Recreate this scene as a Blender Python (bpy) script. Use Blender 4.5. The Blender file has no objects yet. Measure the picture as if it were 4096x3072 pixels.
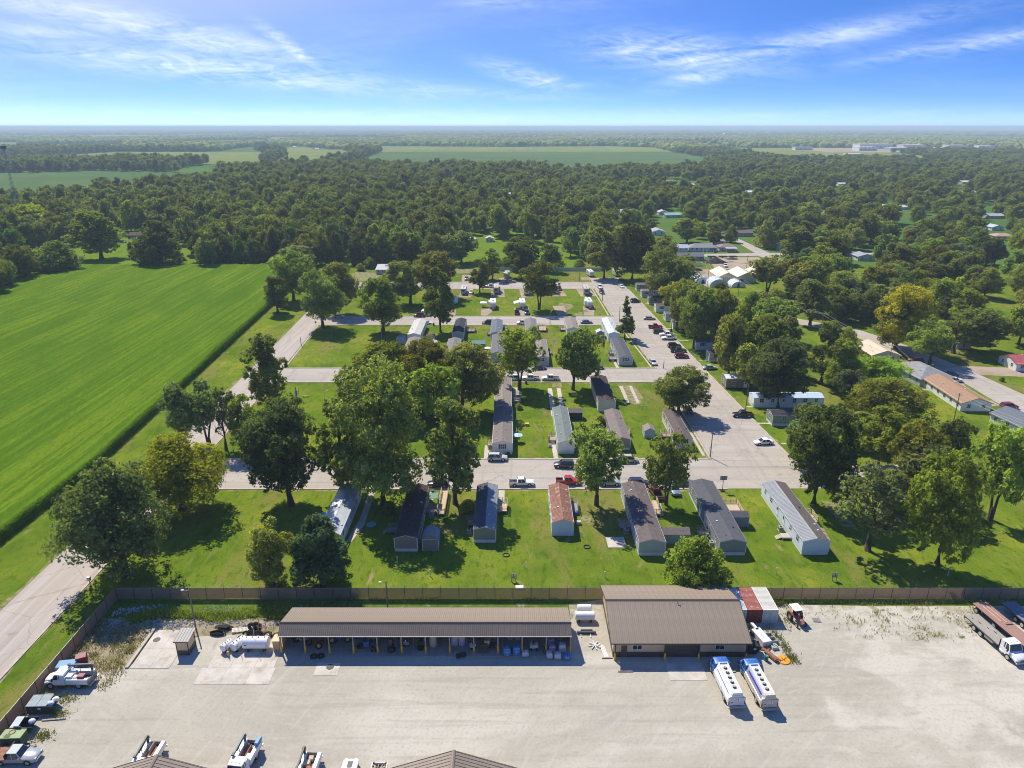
import bpy, bmesh, math, random
import numpy as np
from mathutils import Vector, Matrix, Euler

D = bpy.data
S = bpy.context.scene
COL = S.collection
R = math.radians
rnd = random.Random(11)

# ------------------------------------------------------------------ camera
CAM_H, PITCH = 75.0, 19.9
cam = D.cameras.new('camera'); cam_o = D.objects.new('camera', cam); COL.objects.link(cam_o)
cam.sensor_width = 36.0; cam.lens = 24.96; cam.clip_start = 1.0; cam.clip_end = 120000.0
cam_o.location = (0, 0, CAM_H); cam_o.rotation_euler = (R(90 - PITCH), 0, 0)
S.camera = cam_o
HAZE_DENS, HAZE_COL = 1.35e-4, (.66, .80, .98, 1)

# ------------------------------------------------------------------ sun and sky
SUN_EL, SUN_AZ = 51.0, -31.0          # azimuth from +Y towards +X
W = D.worlds.new('World'); S.world = W; W.use_nodes = True
def build_sky():
    nt = W.node_tree; N = nt.nodes; L = nt.links; N.clear()
    out = N.new('ShaderNodeOutputWorld'); bg = N.new('ShaderNodeBackground')
    tc = N.new('ShaderNodeTexCoord')
    sky = N.new('ShaderNodeTexSky'); sky.sky_type = 'NISHITA'; sky.sun_disc = False
    sky.sun_elevation = R(SUN_EL); sky.sun_rotation = R(SUN_AZ)
    sky.altitude = 100; sky.air_density = 1.0; sky.dust_density = 0.3; sky.ozone_density = 2.0
    def math_(op, a, b=None, c=None):
        n = N.new('ShaderNodeMath'); n.operation = op
        for i, x in enumerate((a, b, c)):
            if x is None: continue
            if isinstance(x, (int, float)): n.inputs[i].default_value = x
            else: L.new(x, n.inputs[i])
        return n.outputs[0]
    sep = N.new('ShaderNodeSeparateXYZ'); L.new(tc.outputs['Generated'], sep.inputs[0])
    x, y, z = sep.outputs
    # the air is drawn clearer than a low haze layer: the blue begins sooner above the horizon
    z3 = math_('ADD', math_('MULTIPLY', z, 4.6), .10)
    cmb = N.new('ShaderNodeCombineXYZ'); L.new(x, cmb.inputs[0]); L.new(y, cmb.inputs[1]); L.new(z3, cmb.inputs[2])
    nrm = N.new('ShaderNodeVectorMath'); nrm.operation = 'NORMALIZE'; L.new(cmb.outputs[0], nrm.inputs[0])
    L.new(nrm.outputs[0], sky.inputs[0])
    hs = N.new('ShaderNodeHueSaturation'); hs.inputs['Saturation'].default_value = SKY_SAT; hs.inputs['Value'].default_value = SKY_VAL
    hs.inputs['Hue'].default_value = 0.510
    L.new(sky.outputs[0], hs.inputs['Color'])
    wb = N.new('ShaderNodeMix'); wb.data_type = 'RGBA'; wb.blend_type = 'MULTIPLY'; wb.inputs['Factor'].default_value = 1; L.new(hs.outputs[0], wb.inputs['A']); wb.inputs['B'].default_value = (1.07, .965, .985, 1)
    # cirrus: streaks drawn on azimuth / elevation, gathered in a few banks
    az = math_('ARCTAN2', x, y)
    hor = math_('SQRT', math_('ADD', math_('MULTIPLY', x, x), math_('MULTIPLY', y, y)))
    el = math_('ARCTAN2', z, hor)
    def cloud_noise(sx, sy, rot, scale, detail, rough, dist, off):
        c = N.new('ShaderNodeCombineXYZ')
        ca, sa = math.cos(rot), math.sin(rot)
        u = math_('ADD', math_('MULTIPLY', az, ca), math_('MULTIPLY', el, sa))
        v = math_('SUBTRACT', math_('MULTIPLY', el, ca), math_('MULTIPLY', az, sa))
        L.new(math_('MULTIPLY', u, sx), c.inputs[0]); L.new(math_('MULTIPLY', v, sy), c.inputs[1]); c.inputs[2].default_value = off
        n = N.new('ShaderNodeTexNoise'); n.inputs['Scale'].default_value = scale; n.inputs['Detail'].default_value = detail
        n.inputs['Roughness'].default_value = rough; n.inputs['Distortion'].default_value = dist
        L.new(c.outputs[0], n.inputs['Vector']); return n.outputs[0]
    def ell(a0, e0, wa, we, rot=0.0):
        da = math_('SUBTRACT', az, R(a0)); de = math_('SUBTRACT', el, R(e0))
        ca, sa = math.cos(R(rot)), math.sin(R(rot))
        u = math_('ADD', math_('MULTIPLY', da, ca), math_('MULTIPLY', de, sa))
        v = math_('SUBTRACT', math_('MULTIPLY', de, ca), math_('MULTIPLY', da, sa))
        q = math_('ADD', math_('POWER', math_('ABSOLUTE', math_('DIVIDE', u, R(wa))), 2.0), math_('POWER', math_('ABSOLUTE', math_('DIVIDE', v, R(we))), 2.0))
        return math_('POWER', 2.718, math_('MULTIPLY', q, -1.0))
    banks = None
    for (a, e, wa, we, rot, k) in CLOUD_BANKS:
        b = math_('MULTIPLY', ell(a, e, wa, we, rot), k)
        banks = b if banks is None else math_('MAXIMUM', banks, b)
    # elsewhere a thin scatter of the same cloud
    wide = math_('MULTIPLY', math_('SUBTRACT', cloud_noise(1.2, 5, 0.05, 2.0, 3, .5, .3, 3.3), 0.50), 1.2)
    banks = math_('ADD', banks, math_('MAXIMUM', wide, 0.0))
    st = cloud_noise(2.2, 16, 0.06, 3.2, 9, .62, 1.3, 1.7)
    st2 = cloud_noise(6, 26, -0.16, 4.0, 7, .6, 1.6, 8.1)
    streak = math_('ADD', math_('MULTIPLY', st, .6), math_('MULTIPLY', st2, .4))
    cl = math_('MULTIPLY', math_('SUBTRACT', streak, 0.37), 2.1)
    cl = math_('MINIMUM', math_('MAXIMUM', cl, 0.0), 1.0)
    cl = math_('MULTIPLY', cl, banks)
    cl = math_('MINIMUM', math_('MAXIMUM', cl, 0.0), 0.78)
    mix = N.new('ShaderNodeMix'); mix.data_type = 'RGBA'
    L.new(cl, mix.inputs['Factor']); L.new(wb.outputs['Result'], mix.inputs['A']); mix.inputs['B'].default_value = CLOUD_COL
    L.new(mix.outputs['Result'], bg.inputs[0]); bg.inputs[1].default_value = SKY_STRENGTH
    L.new(bg.outputs[0], out.inputs[0])
SKY_STRENGTH, SKY_SAT, SKY_VAL = 0.15, 1.36, 0.82
CLOUD_COL = (5.3, 5.6, 5.9, 1)
CLOUD_BANKS = [(-24, 6.0, 10, .9, -9, 1.0), (-20, 3.7, 12, .8, -5, 1.15), (-31, 5.6, 5, .5, 0, .6), (-15.5, 5.0, 2.4, .45, -34, 1.2),
               (12, 4.9, 6.0, 1.1, -6, 1.2), (14, 3.6, 3.2, .7, 12, .9), (20, 5.4, 9, .7, 9, .85), (31, 5.0, 7, .45, 7, .7), (1.0, 3.6, 3.2, .6, -14, 1.1), (4, 2.9, 3, .25, 0, .6), (-6, 2.6, 10, .4, -3, .5), (0, .8, 60, .5, 0, .25), (-1, 8.4, 3, .4, 0, .4)]
build_sky()
sun = D.lights.new('sun', 'SUN'); sun.energy = 3.8; sun.angle = R(0.5); sun.color = (1.0, 0.94, 0.80)
sun_o = D.objects.new('sun', sun); COL.objects.link(sun_o)
_d = Vector((-math.sin(R(SUN_AZ)) * math.cos(R(SUN_EL)), -math.cos(R(SUN_AZ)) * math.cos(R(SUN_EL)), -math.sin(R(SUN_EL))))
sun_o.rotation_euler = _d.to_track_quat('-Z', 'Y').to_euler(); sun_o.location = (-60, 100, 120)
vs = S.view_settings
vs.view_transform = 'Standard'; vs.look = 'None'; vs.gamma = 1.0; vs.use_curve_mapping = False; vs.exposure = 0.74
S.render.engine = 'CYCLES'
cy = S.cycles
cy.max_bounces = 7; cy.diffuse_bounces = 4; cy.glossy_bounces = 2; cy.transmission_bounces = 3; cy.volume_bounces = 1; cy.transparent_max_bounces = 4
cy.use_denoising = True; cy.filter_width = 1.0

# ------------------------------------------------------------------ materials
MATS = {}
def mat(name, col=(.5, .5, .5), rough=.65, var=.10, sc=1.2, metal=0.0, bump=0.0, bsc=None, oc=False, spec=.4, lap=0.0, rust=None, streak=0.0):
    """procedural paint / stone / wood: base colour broken up by noise; oc multiplies by the object's own colour;
    lap adds horizontal boards; rust mixes a second colour in by patches"""
    if name in MATS: return MATS[name]
    m = D.materials.new(name); m.use_nodes = True; nt = m.node_tree; N = nt.nodes; L = nt.links
    b = N['Principled BSDF']; b.inputs['Roughness'].default_value = rough; b.inputs['Metallic'].default_value = metal
    b.inputs['Specular IOR Level'].default_value = spec
    tc = N.new('ShaderNodeTexCoord')
    n = N.new('ShaderNodeTexNoise'); n.inputs['Scale'].default_value = sc; n.inputs['Detail'].default_value = 7; n.inputs['Roughness'].default_value = .62
    L.new(tc.outputs['Object'], n.inputs['Vector'])
    mr = N.new('ShaderNodeMapRange'); mr.inputs[1].default_value = .3; mr.inputs[2].default_value = .7
    mr.inputs[3].default_value = 1 - var; mr.inputs[4].default_value = 1 + var
    L.new(n.outputs[0], mr.inputs[0])
    mul = N.new('ShaderNodeVectorMath'); mul.operation = 'SCALE'
    src = None
    if oc:
        oi = N.new('ShaderNodeObjectInfo'); src = oi.outputs['Color']
    else:
        rgb = N.new('ShaderNodeRGB'); rgb.outputs[0].default_value = (*col, 1); src = rgb.outputs[0]
    if rust:
        rc, lo, hi, rs = rust
        n2 = N.new('ShaderNodeTexNoise'); n2.inputs['Scale'].default_value = rs; n2.inputs['Detail'].default_value = 8; n2.inputs['Roughness'].default_value = .7
        mp = N.new('ShaderNodeMapping'); mp.inputs['Scale'].default_value = (1, 1, 1)
        L.new(tc.outputs['Object'], mp.inputs[0]); L.new(mp.outputs[0], n2.inputs['Vector'])
        r2 = N.new('ShaderNodeMapRange'); r2.inputs[1].default_value = lo; r2.inputs[2].default_value = hi
        L.new(n2.outputs[0], r2.inputs[0])
        mx = N.new('ShaderNodeMix'); mx.data_type = 'RGBA'; L.new(r2.outputs[0], mx.inputs['Factor'])
        L.new(src, mx.inputs['A']); mx.inputs['B'].default_value = (*rc, 1); src = mx.outputs['Result']
    L.new(src, mul.inputs[0]); L.new(mr.outputs[0], mul.inputs['Scale'])
    L.new(mul.outputs[0], b.inputs['Base Color'])
    if bump or lap:
        bp = N.new('ShaderNodeBump'); bp.inputs['Distance'].default_value = .02; bp.inputs['Strength'].default_value = max(bump, .5 if lap else 0)
        if lap:
            sx = N.new('ShaderNodeSeparateXYZ'); L.new(tc.outputs['Object'], sx.inputs[0])
            dv = N.new('ShaderNodeMath'); dv.operation = 'MULTIPLY'; dv.inputs[1].default_value = 1 / lap; L.new(sx.outputs[2], dv.inputs[0])
            fr = N.new('ShaderNodeMath'); fr.operation = 'FRACT'; L.new(dv.outputs[0], fr.inputs[0]); L.new(fr.outputs[0], bp.inputs['Height'])
        else:
            n3 = N.new('ShaderNodeTexNoise'); n3.inputs['Scale'].default_value = bsc or sc * 6; n3.inputs['Detail'].default_value = 5
            L.new(tc.outputs['Object'], n3.inputs['Vector']); L.new(n3.outputs[0], bp.inputs['Height'])
        L.new(bp.outputs[0], b.inputs['Normal'])
    MATS[name] = m
    return m
def glass(name='window_glass', col=(.02, .025, .03)):
    return mat(name, col, rough=.08, var=.25, sc=.8, spec=.8)

# ------------------------------------------------------------------ mesh building
class MB:
    def __init__(s): s.v = []; s.f = []
    def add(s, vs, fs):
        o = len(s.v); s.v += [tuple(v) for v in vs]; s.f += [tuple(i + o for i in f) for f in fs]; return s
    def box(s, x0, x1, y0, y1, z0, z1):
        return s.add([(x0,y0,z0),(x1,y0,z0),(x1,y1,z0),(x0,y1,z0),(x0,y0,z1),(x1,y0,z1),(x1,y1,z1),(x0,y1,z1)],
                     [(0,3,2,1),(4,5,6,7),(0,1,5,4),(1,2,6,5),(2,3,7,6),(3,0,4,7)])
    def obox(s, c, sz, rz=0, rx=0, ry=0):
        m = Matrix.Translation(c) @ Euler((rx, ry, rz)).to_matrix().to_4x4()
        hx, hy, hz = sz[0]/2, sz[1]/2, sz[2]/2
        vs = [m @ Vector(p) for p in ((-hx,-hy,-hz),(hx,-hy,-hz),(hx,hy,-hz),(-hx,hy,-hz),(-hx,-hy,hz),(hx,-hy,hz),(hx,hy,hz),(-hx,hy,hz))]
        return s.add(vs, [(0,3,2,1),(4,5,6,7),(0,1,5,4),(1,2,6,5),(2,3,7,6),(3,0,4,7)])
    def cyl(s, p0, p1, r0, r1=None, n=10, cap=True):
        p0, p1 = Vector(p0), Vector(p1); r1 = r0 if r1 is None else r1
        d = (p1 - p0); d.normalize() if d.length else None
        u = d.orthogonal().normalized(); w = d.cross(u)
        vs = []
        for p, r in ((p0, r0), (p1, r1)):
            for i in range(n):
                a = 2*math.pi*i/n; vs.append(p + u*(r*math.cos(a)) + w*(r*math.sin(a)))
        fs = [(i, (i+1) % n, n + (i+1) % n, n + i) for i in range(n)]
        if cap: fs += [tuple(range(n-1, -1, -1)), tuple(range(n, 2*n))]
        return s.add(vs, fs)
    def tube(s, pts, r, n=5):
        rs = r if isinstance(r, (list, tuple)) else [r]*len(pts)
        pts = [Vector(p) for p in pts]; vs = []; fs = []
        for k, p in enumerate(pts):
            d = (pts[min(k+1, len(pts)-1)] - pts[max(k-1, 0)]).normalized()
            u = d.cross(Vector((0,0,1))); u = u.normalized() if u.length > .01 else Vector((1,0,0)); w = u.cross(d)
            for i in range(n):
                a = 2*math.pi*i/n; vs.append(p + u*(rs[k]*math.cos(a)) + w*(rs[k]*math.sin(a)))
        for k in range(len(pts)-1):
            fs += [(k*n+i, k*n+(i+1) % n, (k+1)*n+(i+1) % n, (k+1)*n+i) for i in range(n)]
        fs += [tuple(range(n-1, -1, -1)), tuple(range((len(pts)-1)*n, len(pts)*n))]
        return s.add(vs, fs)
    def prism(s, poly, ax, a0, a1):
        """poly is 2-D, extruded along ax from a0 to a1: x -> (y,z), y -> (x,z), z -> (x,y)"""
        def pt(p, a): return (a, p[0], p[1]) if ax == 'x' else (p[0], a, p[1]) if ax == 'y' else (p[0], p[1], a)
        n = len(poly); vs = [pt(p, a0) for p in poly] + [pt(p, a1) for p in poly]
        return s.add(vs, [(i, (i+1) % n, n+(i+1) % n, n+i) for i in range(n)] + [tuple(range(n-1, -1, -1)), tuple(range(n, 2*n))])
    def loft(s, rings, cap=True):
        n = len(rings[0]); vs = [p for r in rings for p in r]; fs = []
        for k in range(len(rings)-1): fs += [(k*n+i, k*n+(i+1) % n, (k+1)*n+(i+1) % n, (k+1)*n+i) for i in range(n)]
        if cap: fs += [tuple(range(n-1, -1, -1)), tuple(range((len(rings)-1)*n, len(rings)*n))]
        return s.add(vs, fs)
    def ball(s, c, r, n=10, m=6, jit=0.0, rg=None):
        rx, ry, rz = r if isinstance(r, (tuple, list)) else (r, r, r); rings = []
        for k in range(m+1):
            t = math.pi*k/m; q = max(math.sin(t), .02)
            rings.append([(c[0]+rx*q*math.cos(2*math.pi*i/n)*(1+(rg.uniform(-jit,jit) if rg else 0)), c[1]+ry*q*math.sin(2*math.pi*i/n)*(1+(rg.uniform(-jit,jit) if rg else 0)), c[2]+rz*math.cos(t)*-1) for i in range(n)])
        return s.loft(rings)
    def torus(s, c, R0, r, ax='z', n=20, m=8):
        vs = []; fs = []
        for i in range(n):
            a = 2*math.pi*i/n
            for j in range(m):
                b = 2*math.pi*j/m; q = R0 + r*math.cos(b); h = r*math.sin(b)
                p = (q*math.cos(a), q*math.sin(a), h)
                p = p if ax == 'z' else (h, p[0], p[1]) if ax == 'x' else (p[0], h, p[1])
                vs.append((c[0]+p[0], c[1]+p[1], c[2]+p[2]))
                fs.append((i*m+j, ((i+1) % n)*m+j, ((i+1) % n)*m+(j+1) % m, i*m+(j+1) % m))
        return s.add(vs, fs)
    def quad(s, a, b, c, d): return s.add([a, b, c, d], [(0,1,2,3)])
    def mesh(s, name, smooth=False, bevel=0.0, seg=1):
        me = D.meshes.new(name); me.from_pydata(s.v, [], s.f)
        bm = bmesh.new(); bm.from_mesh(me)
        bmesh.ops.recalc_face_normals(bm, faces=bm.faces)
        if bevel:
            ed = [e for e in bm.edges if len(e.link_faces) == 2 and e.calc_face_angle(0) > .5]
            bmesh.ops.bevel(bm, geom=ed, offset=bevel, segments=seg, affect='EDGES', clamp_overlap=True)
        bm.to_mesh(me); bm.free()
        if smooth:
            me.polygons.foreach_set('use_smooth', [True]*len(me.polygons))
            try: me.set_sharp_from_angle(angle=R(40))
            except Exception: pass
        return me
    def build(s, name, m, parent=None, loc=(0,0,0), rz=0.0, smooth=False, bevel=0.0, seg=1, label=None, color=None):
        me = s.mesh(name, smooth, bevel, seg); me.materials.append(m)
        return link(name, me, parent, loc, rz, label, color)
def link(name, me, parent=None, loc=(0,0,0), rz=0.0, label=None, color=None):
    o = D.objects.new(name, me); COL.objects.link(o); o.location = loc; o.rotation_euler = (0, 0, rz)
    if parent: o.parent = parent
    if label: o['label'] = label
    if color: o.color = (*color, 1)
    return o
def tag(o, label, cat, group=None):
    o['label'] = label; o['category'] = cat
    if group: o['group'] = group
    return o
def thing(name, label, cat, loc=(0,0,0), rz=0.0, group=None):
    o = D.objects.new(name, None); COL.objects.link(o); o.location = loc; o.rotation_euler = (0, 0, rz); o.empty_display_size = .3
    return tag(o, label, cat, group)
def kind(o, k): o['kind'] = k; return o
def kids(o): return [c for c in o.children]
def copy_tree(src, loc, rz=0.0, label=None, group=None, scale=None, tint=None):
    def rec(o, par):
        c = o.copy(); COL.objects.link(c)
        if par: c.parent = par
        if tint: c.color = (*tint, 1)
        for ch in CH.get(o.name, []): rec(ch, c)
        return c
    r = rec(src, None); r.location = loc; r.rotation_euler = (0, 0, rz)
    if scale: r.scale = scale
    if label: r['label'] = label
    if group: r['group'] = group
    return r
CH = {}
def freeze(root):
    """remember a finished thing's children so that it can be copied"""
    def rec(o):
        CH[o.name] = list(o.children)
        for c in CH[o.name]: rec(c)
    bpy.context.view_layer.update(); rec(root); return root
def sheet(name, pts, z, m, kindname='structure'):
    o = MB().add([(x, y, z) for x, y in pts], [tuple(range(len(pts)))]).build(name, m)
    return kind(o, kindname)

# ------------------------------------------------------------------ ground materials
def ground_mat(name, layers, base, rough=.95, bump=.3, bsc=3.0, crack=None, rings=()):
    """base colour, then layers of (colour, scale xyz, rotation, lo, hi, amount, detail[, axis, a, b]); axis/a/b bound a layer to a band of the place"""
    m = D.materials.new(name); m.use_nodes = True; nt = m.node_tree; N = nt.nodes; L = nt.links
    b = N['Principled BSDF']; b.inputs['Roughness'].default_value = rough; b.inputs['Specular IOR Level'].default_value = .0
    tc = N.new('ShaderNodeTexCoord')
    rgb = N.new('ShaderNodeRGB'); rgb.outputs[0].default_value = (*base, 1); cur = rgb.outputs[0]
    sep = N.new('ShaderNodeSeparateXYZ'); L.new(tc.outputs['Object'], sep.inputs[0])
    for i, ly in enumerate(layers):
        col, scl, rot, lo, hi, amt, det = ly[:7]
        mp = N.new('ShaderNodeMapping'); mp.inputs['Scale'].default_value = scl; mp.inputs['Rotation'].default_value = (0, 0, rot); mp.inputs['Location'].default_value = (i*7.3, i*3.1, 0)
        L.new(tc.outputs['Object'], mp.inputs[0])
        n = N.new('ShaderNodeTexNoise'); n.inputs['Scale'].default_value = 1.0; n.inputs['Detail'].default_value = det; n.inputs['Roughness'].default_value = .6; n.inputs['Distortion'].default_value = .35
        L.new(mp.outputs[0], n.inputs['Vector'])
        mr = N.new('ShaderNodeMapRange'); mr.interpolation_type = 'SMOOTHSTEP'; mr.inputs[1].default_value = lo; mr.inputs[2].default_value = hi; mr.inputs[3].default_value = 0; mr.inputs[4].default_value = amt
        val = n.outputs[0]
        if len(ly) > 7:
            ax, a0, a1, k = ly[7:11]
            g = N.new('ShaderNodeMapRange'); g.inputs[1].default_value = a0; g.inputs[2].default_value = a1; g.inputs[3].default_value = -k; g.inputs[4].default_value = k
            L.new(sep.outputs[ax], g.inputs[0])
            ad = N.new('ShaderNodeMath'); ad.operation = 'ADD'; L.new(val, ad.inputs[0]); L.new(g.outputs[0], ad.inputs[1]); val = ad.outputs[0]
        L.new(val, mr.inputs[0])
        mx = N.new('ShaderNodeMix'); mx.data_type = 'RGBA'; L.new(mr.outputs[0], mx.inputs['Factor']); L.new(cur, mx.inputs['A']); mx.inputs['B'].default_value = (*col, 1)
        cur = mx.outputs['Result']
    def over(val, lo, hi, amt, col):
        nonlocal cur
        mr = N.new('ShaderNodeMapRange'); mr.interpolation_type = 'SMOOTHSTEP'; mr.inputs[1].default_value = lo; mr.inputs[2].default_value = hi; mr.inputs[3].default_value = 0; mr.inputs[4].default_value = amt
        L.new(val, mr.inputs[0]); mx = N.new('ShaderNodeMix'); mx.data_type = 'RGBA'; L.new(mr.outputs[0], mx.inputs['Factor']); L.new(cur, mx.inputs['A']); mx.inputs['B'].default_value = (*col, 1); cur = mx.outputs['Result']
    for (cx, cy_, rs, as_, lo, hi, amt, col) in rings:     # wheel tracks swung round a turning point
        sb = N.new('ShaderNodeVectorMath'); sb.operation = 'SUBTRACT'; L.new(tc.outputs['Object'], sb.inputs[0]); sb.inputs[1].default_value = (cx, cy_, 0)
        s2 = N.new('ShaderNodeSeparateXYZ'); L.new(sb.outputs[0], s2.inputs[0]); ln = N.new('ShaderNodeVectorMath'); ln.operation = 'LENGTH'; L.new(sb.outputs[0], ln.inputs[0])
        at = N.new('ShaderNodeMath'); at.operation = 'ARCTAN2'; L.new(s2.outputs[1], at.inputs[0]); L.new(s2.outputs[0], at.inputs[1])
        m1 = N.new('ShaderNodeMath'); m1.operation = 'MULTIPLY'; m1.inputs[1].default_value = rs; L.new(ln.outputs['Value'], m1.inputs[0]); m2 = N.new('ShaderNodeMath'); m2.operation = 'MULTIPLY'; m2.inputs[1].default_value = as_; L.new(at.outputs[0], m2.inputs[0])
        cv = N.new('ShaderNodeCombineXYZ'); L.new(m1.outputs[0], cv.inputs[0]); L.new(m2.outputs[0], cv.inputs[1]); n = N.new('ShaderNodeTexNoise'); n.inputs['Scale'].default_value = 1; n.inputs['Detail'].default_value = 6; n.inputs['Roughness'].default_value = .62; L.new(cv.outputs[0], n.inputs['Vector'])
        over(n.outputs[0], lo, hi, amt, col)
    if crack:
        cs, cw, cc = crack; nz = N.new('ShaderNodeTexNoise'); nz.inputs['Scale'].default_value = .6; nz.inputs['Detail'].default_value = 4; L.new(tc.outputs['Object'], nz.inputs['Vector'])
        mxv = N.new('ShaderNodeVectorMath'); mxv.operation = 'MULTIPLY_ADD'; L.new(nz.outputs['Color'], mxv.inputs[0]); mxv.inputs[1].default_value = (2.2, 2.2, 0); L.new(tc.outputs['Object'], mxv.inputs[2])
        v = N.new('ShaderNodeTexVoronoi'); v.feature = 'DISTANCE_TO_EDGE'; v.inputs['Scale'].default_value = cs; L.new(mxv.outputs[0], v.inputs['Vector'])
        inv = N.new('ShaderNodeMath'); inv.operation = 'SUBTRACT'; inv.inputs[0].default_value = 1.0; L.new(v.outputs['Distance'], inv.inputs[1]); over(inv.outputs[0], 1-cw, 1-cw*.2, .42, cc)
    L.new(cur, b.inputs['Base Color'])
    if bump:
        n = N.new('ShaderNodeTexNoise'); n.inputs['Scale'].default_value = bsc; n.inputs['Detail'].default_value = 8; n.inputs['Roughness'].default_value = .75
        L.new(tc.outputs['Object'], n.inputs['Vector'])
        bp = N.new('ShaderNodeBump'); bp.inputs['Strength'].default_value = bump; bp.inputs['Distance'].default_value = .15
        L.new(n.outputs[0], bp.inputs['Height']); L.new(bp.outputs[0], b.inputs['Normal'])
    return m
M_lawn = ground_mat('lawn_grass', [
    ((.080, .135, .010), (.045, .05, 1), .3, .40, .60, .85, 4),
    ((.235, .245, .026), (.06, .035, 1), -.4, .48, .66, .85, 6),
    ((.120, .185, .012), (.25, .22, 1), .2, .45, .60, .7, 5),
    ((.205, .180, .050), (.09, .025, 1), .05, .50, .66, .85, 7),
    ((.045, .100, .008), (.9, .35, 1), .1, .50, .68, .65, 7),
    ((.200, .215, .050), (.5, .12, 1), .05, .54, .72, .6, 7),
    ((.028, .075, .008), (4, 3, 1), 0, .48, .72, .65, 6),
    ((.300, .225, .115), (.26, .09, 1), 0, .625, .72, .85, 8),
], (.160, .205, .018), bump=.7, bsc=1.8)
M_field = ground_mat('far_grass', [
    ((.05, .12, .03), (.004, .004, 1), 0, .4, .6, .7, 5),
    ((.13, .16, .04), (.012, .02, 1), .3, .5, .7, .6, 5),
], (.085, .15, .03), bump=0)
M_meadow = ground_mat('meadow_grass', [
    ((.15, .19, .02), (.03, .05, 1), .3, .4, .6, .7, 5),
    ((.08, .16, .012), (.2, .15, 1), .3, .45, .65, .6, 5),
    ((.05, .10, .01), (1.2, 1.2, 1), .3, .5, .7, .5, 5),
], (.13, .21, .018), bump=.4, bsc=1.5)
M_road = ground_mat('road_concrete', [
    ((.46, .41, .36), (.03, .12, 1), 0, .42, .62, .6, 6),
    ((.29, .265, .245), (.02, .55, 1), 0, .48, .70, .75, 7),
    ((.32, .28, .25), (.6, .02, 1), 0, .50, .72, .6, 6),
    ((.24, .22, .21), (.35, .35, 1), .4, .60, .74, .65, 8),
    ((.47, .43, .385), (1.7, 1.7, 1), .4, .55, .75, .4, 6),
    ((.16, .145, .135), (.9, .9, 1), .4, .68, .75, .55, 8),
], (.395, .346, .288), bump=.15, bsc=5, crack=(.11, .012, (.20, .175, .15)))
M_roadside = ground_mat('side_road_asphalt', [
    ((.47, .41, .37), (.5, .02, 1), 0, .42, .62, .7, 6),
    ((.30, .265, .245), (.9, .03, 1), 0, .48, .70, .75, 7),
    ((.22, .20, .19), (.25, .25, 1), .4, .62, .74, .7, 8),
    ((.13, .12, .115), (.35, .35, 1), .4, .70, .77, .7, 8),
    ((.50, .45, .41), (1.7, 1.7, 1), .4, .55, .75, .4, 6),
], (.405, .35, .295), bump=.15, bsc=5, crack=(.09, .012, (.22, .19, .16)))
M_gravel = ground_mat('yard_gravel', [
    ((.362, .325, .262), (.03, .055, 1), .25, .40, .62, .8, 5),
    ((.455, .410, .325), (.06, .04, 1), -.3, .50, .70, .55, 6),
    ((.525, .485, .405), (.035, .07, 1), .55, .48, .66, .75, 7),
    ((.325, .295, .25), (.035, .7, 1), .16, .50, .66, .55, 7),
    ((.48, .445, .385), (.04, .9, 1), -.12, .55, .72, .40, 7),
    ((.55, .51, .43), (.10, .15, 1), .9, .53, .68, .7, 8, 0, 28, 58, .12),
    ((.24, .205, .16), (.16, .12, 1), .2, .64, .74, .55, 8),
    ((.30, .268, .222), (2.4, 2.2, 1), .2, .48, .68, .42, 7),
    ((.50, .465, .405), (1.1, .8, 1), .7, .55, .72, .30, 7),
    ((.20, .19, .075), (.35, .24, 1), .2, .62, .76, .7, 8, 1, 86, 101, .20),
    ((.30, .25, .14), (.5, .4, 1), .2, .62, .76, .6, 8, 1, 84, 100, .16),
], (.42, .382, .308), bump=.35, bsc=4, rings=[(-20, 132, 1.1, 9, .52, .70, .32, (.49, .455, .395)), (-20, 132, .55, 6, .54, .72, .28, (.325, .292, .25)), (62, 40, .8, 5, .53, .70, .35, (.52, .485, .425)), (62, 40, 1.6, 6, .54, .70, .25, (.335, .30, .255)), (30, 60, 1.3, 4, .58, .72, .22, (.50, .465, .405))])
M_yardgrass = ground_mat('ditch_grass', [
    ((.10, .17, .02), (.15, .3, 1), 0, .42, .62, .8, 5),
    ((.20, .20, .06), (.5, .5, 1), 0, .52, .70, .7, 6),
    ((.035, .07, .01), (1.2, 1.2, 1), 0, .50, .70, .7, 6),
    ((.36, .30, .20), (.4, .6, 1), 0, .60, .72, .8, 7),
], (.075, .13, .015), bump=.7, bsc=3)
M_dry = ground_mat('dry_weedy_dirt', [
    ((.16, .15, .05), (.5, .4, 1), 0, .48, .62, .85, 6),
    ((.40, .34, .25), (.4, .6, 1), 0, .52, .68, .8, 7),
    ((.07, .10, .02), (.6, .9, 1), .4, .58, .70, .9, 7),
    ((.48, .44, .37), (2.4, 2.4, 1), 0, .55, .75, .6, 6),
], (.30, .25, .16), bump=.6, bsc=4)
M_dirt = ground_mat('bare_dirt', [
    ((.30, .22, .15), (.08, .1, 1), 0, .45, .65, .8, 6),
    ((.13, .10, .085), (.09, .12, 1), .5, .55, .68, .8, 7),
    ((.13, .15, .04), (.35, .5, 1), 0, .60, .70, .7, 7),
], (.37, .30, .225), bump=.4, bsc=3)
M_worn = ground_mat('worn_lawn', [
    ((.12, .17, .025), (.7, .9, 1), 0, .44, .60, .95, 7),
    ((.20, .15, .09), (1.2, 1.2, 1), 0, .55, .70, .7, 6),
], (.30, .235, .15), bump=.4, bsc=3)
M_pad = mat('concrete_pad', (.47, .42, .36), rough=.9, var=.16, sc=.5, bump=.1)
M_padw = mat('pale_concrete_pad', (.50, .45, .39), rough=.9, var=.2, sc=.35, rust=((.36, .29, .21), .52, .70, .4))
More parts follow.
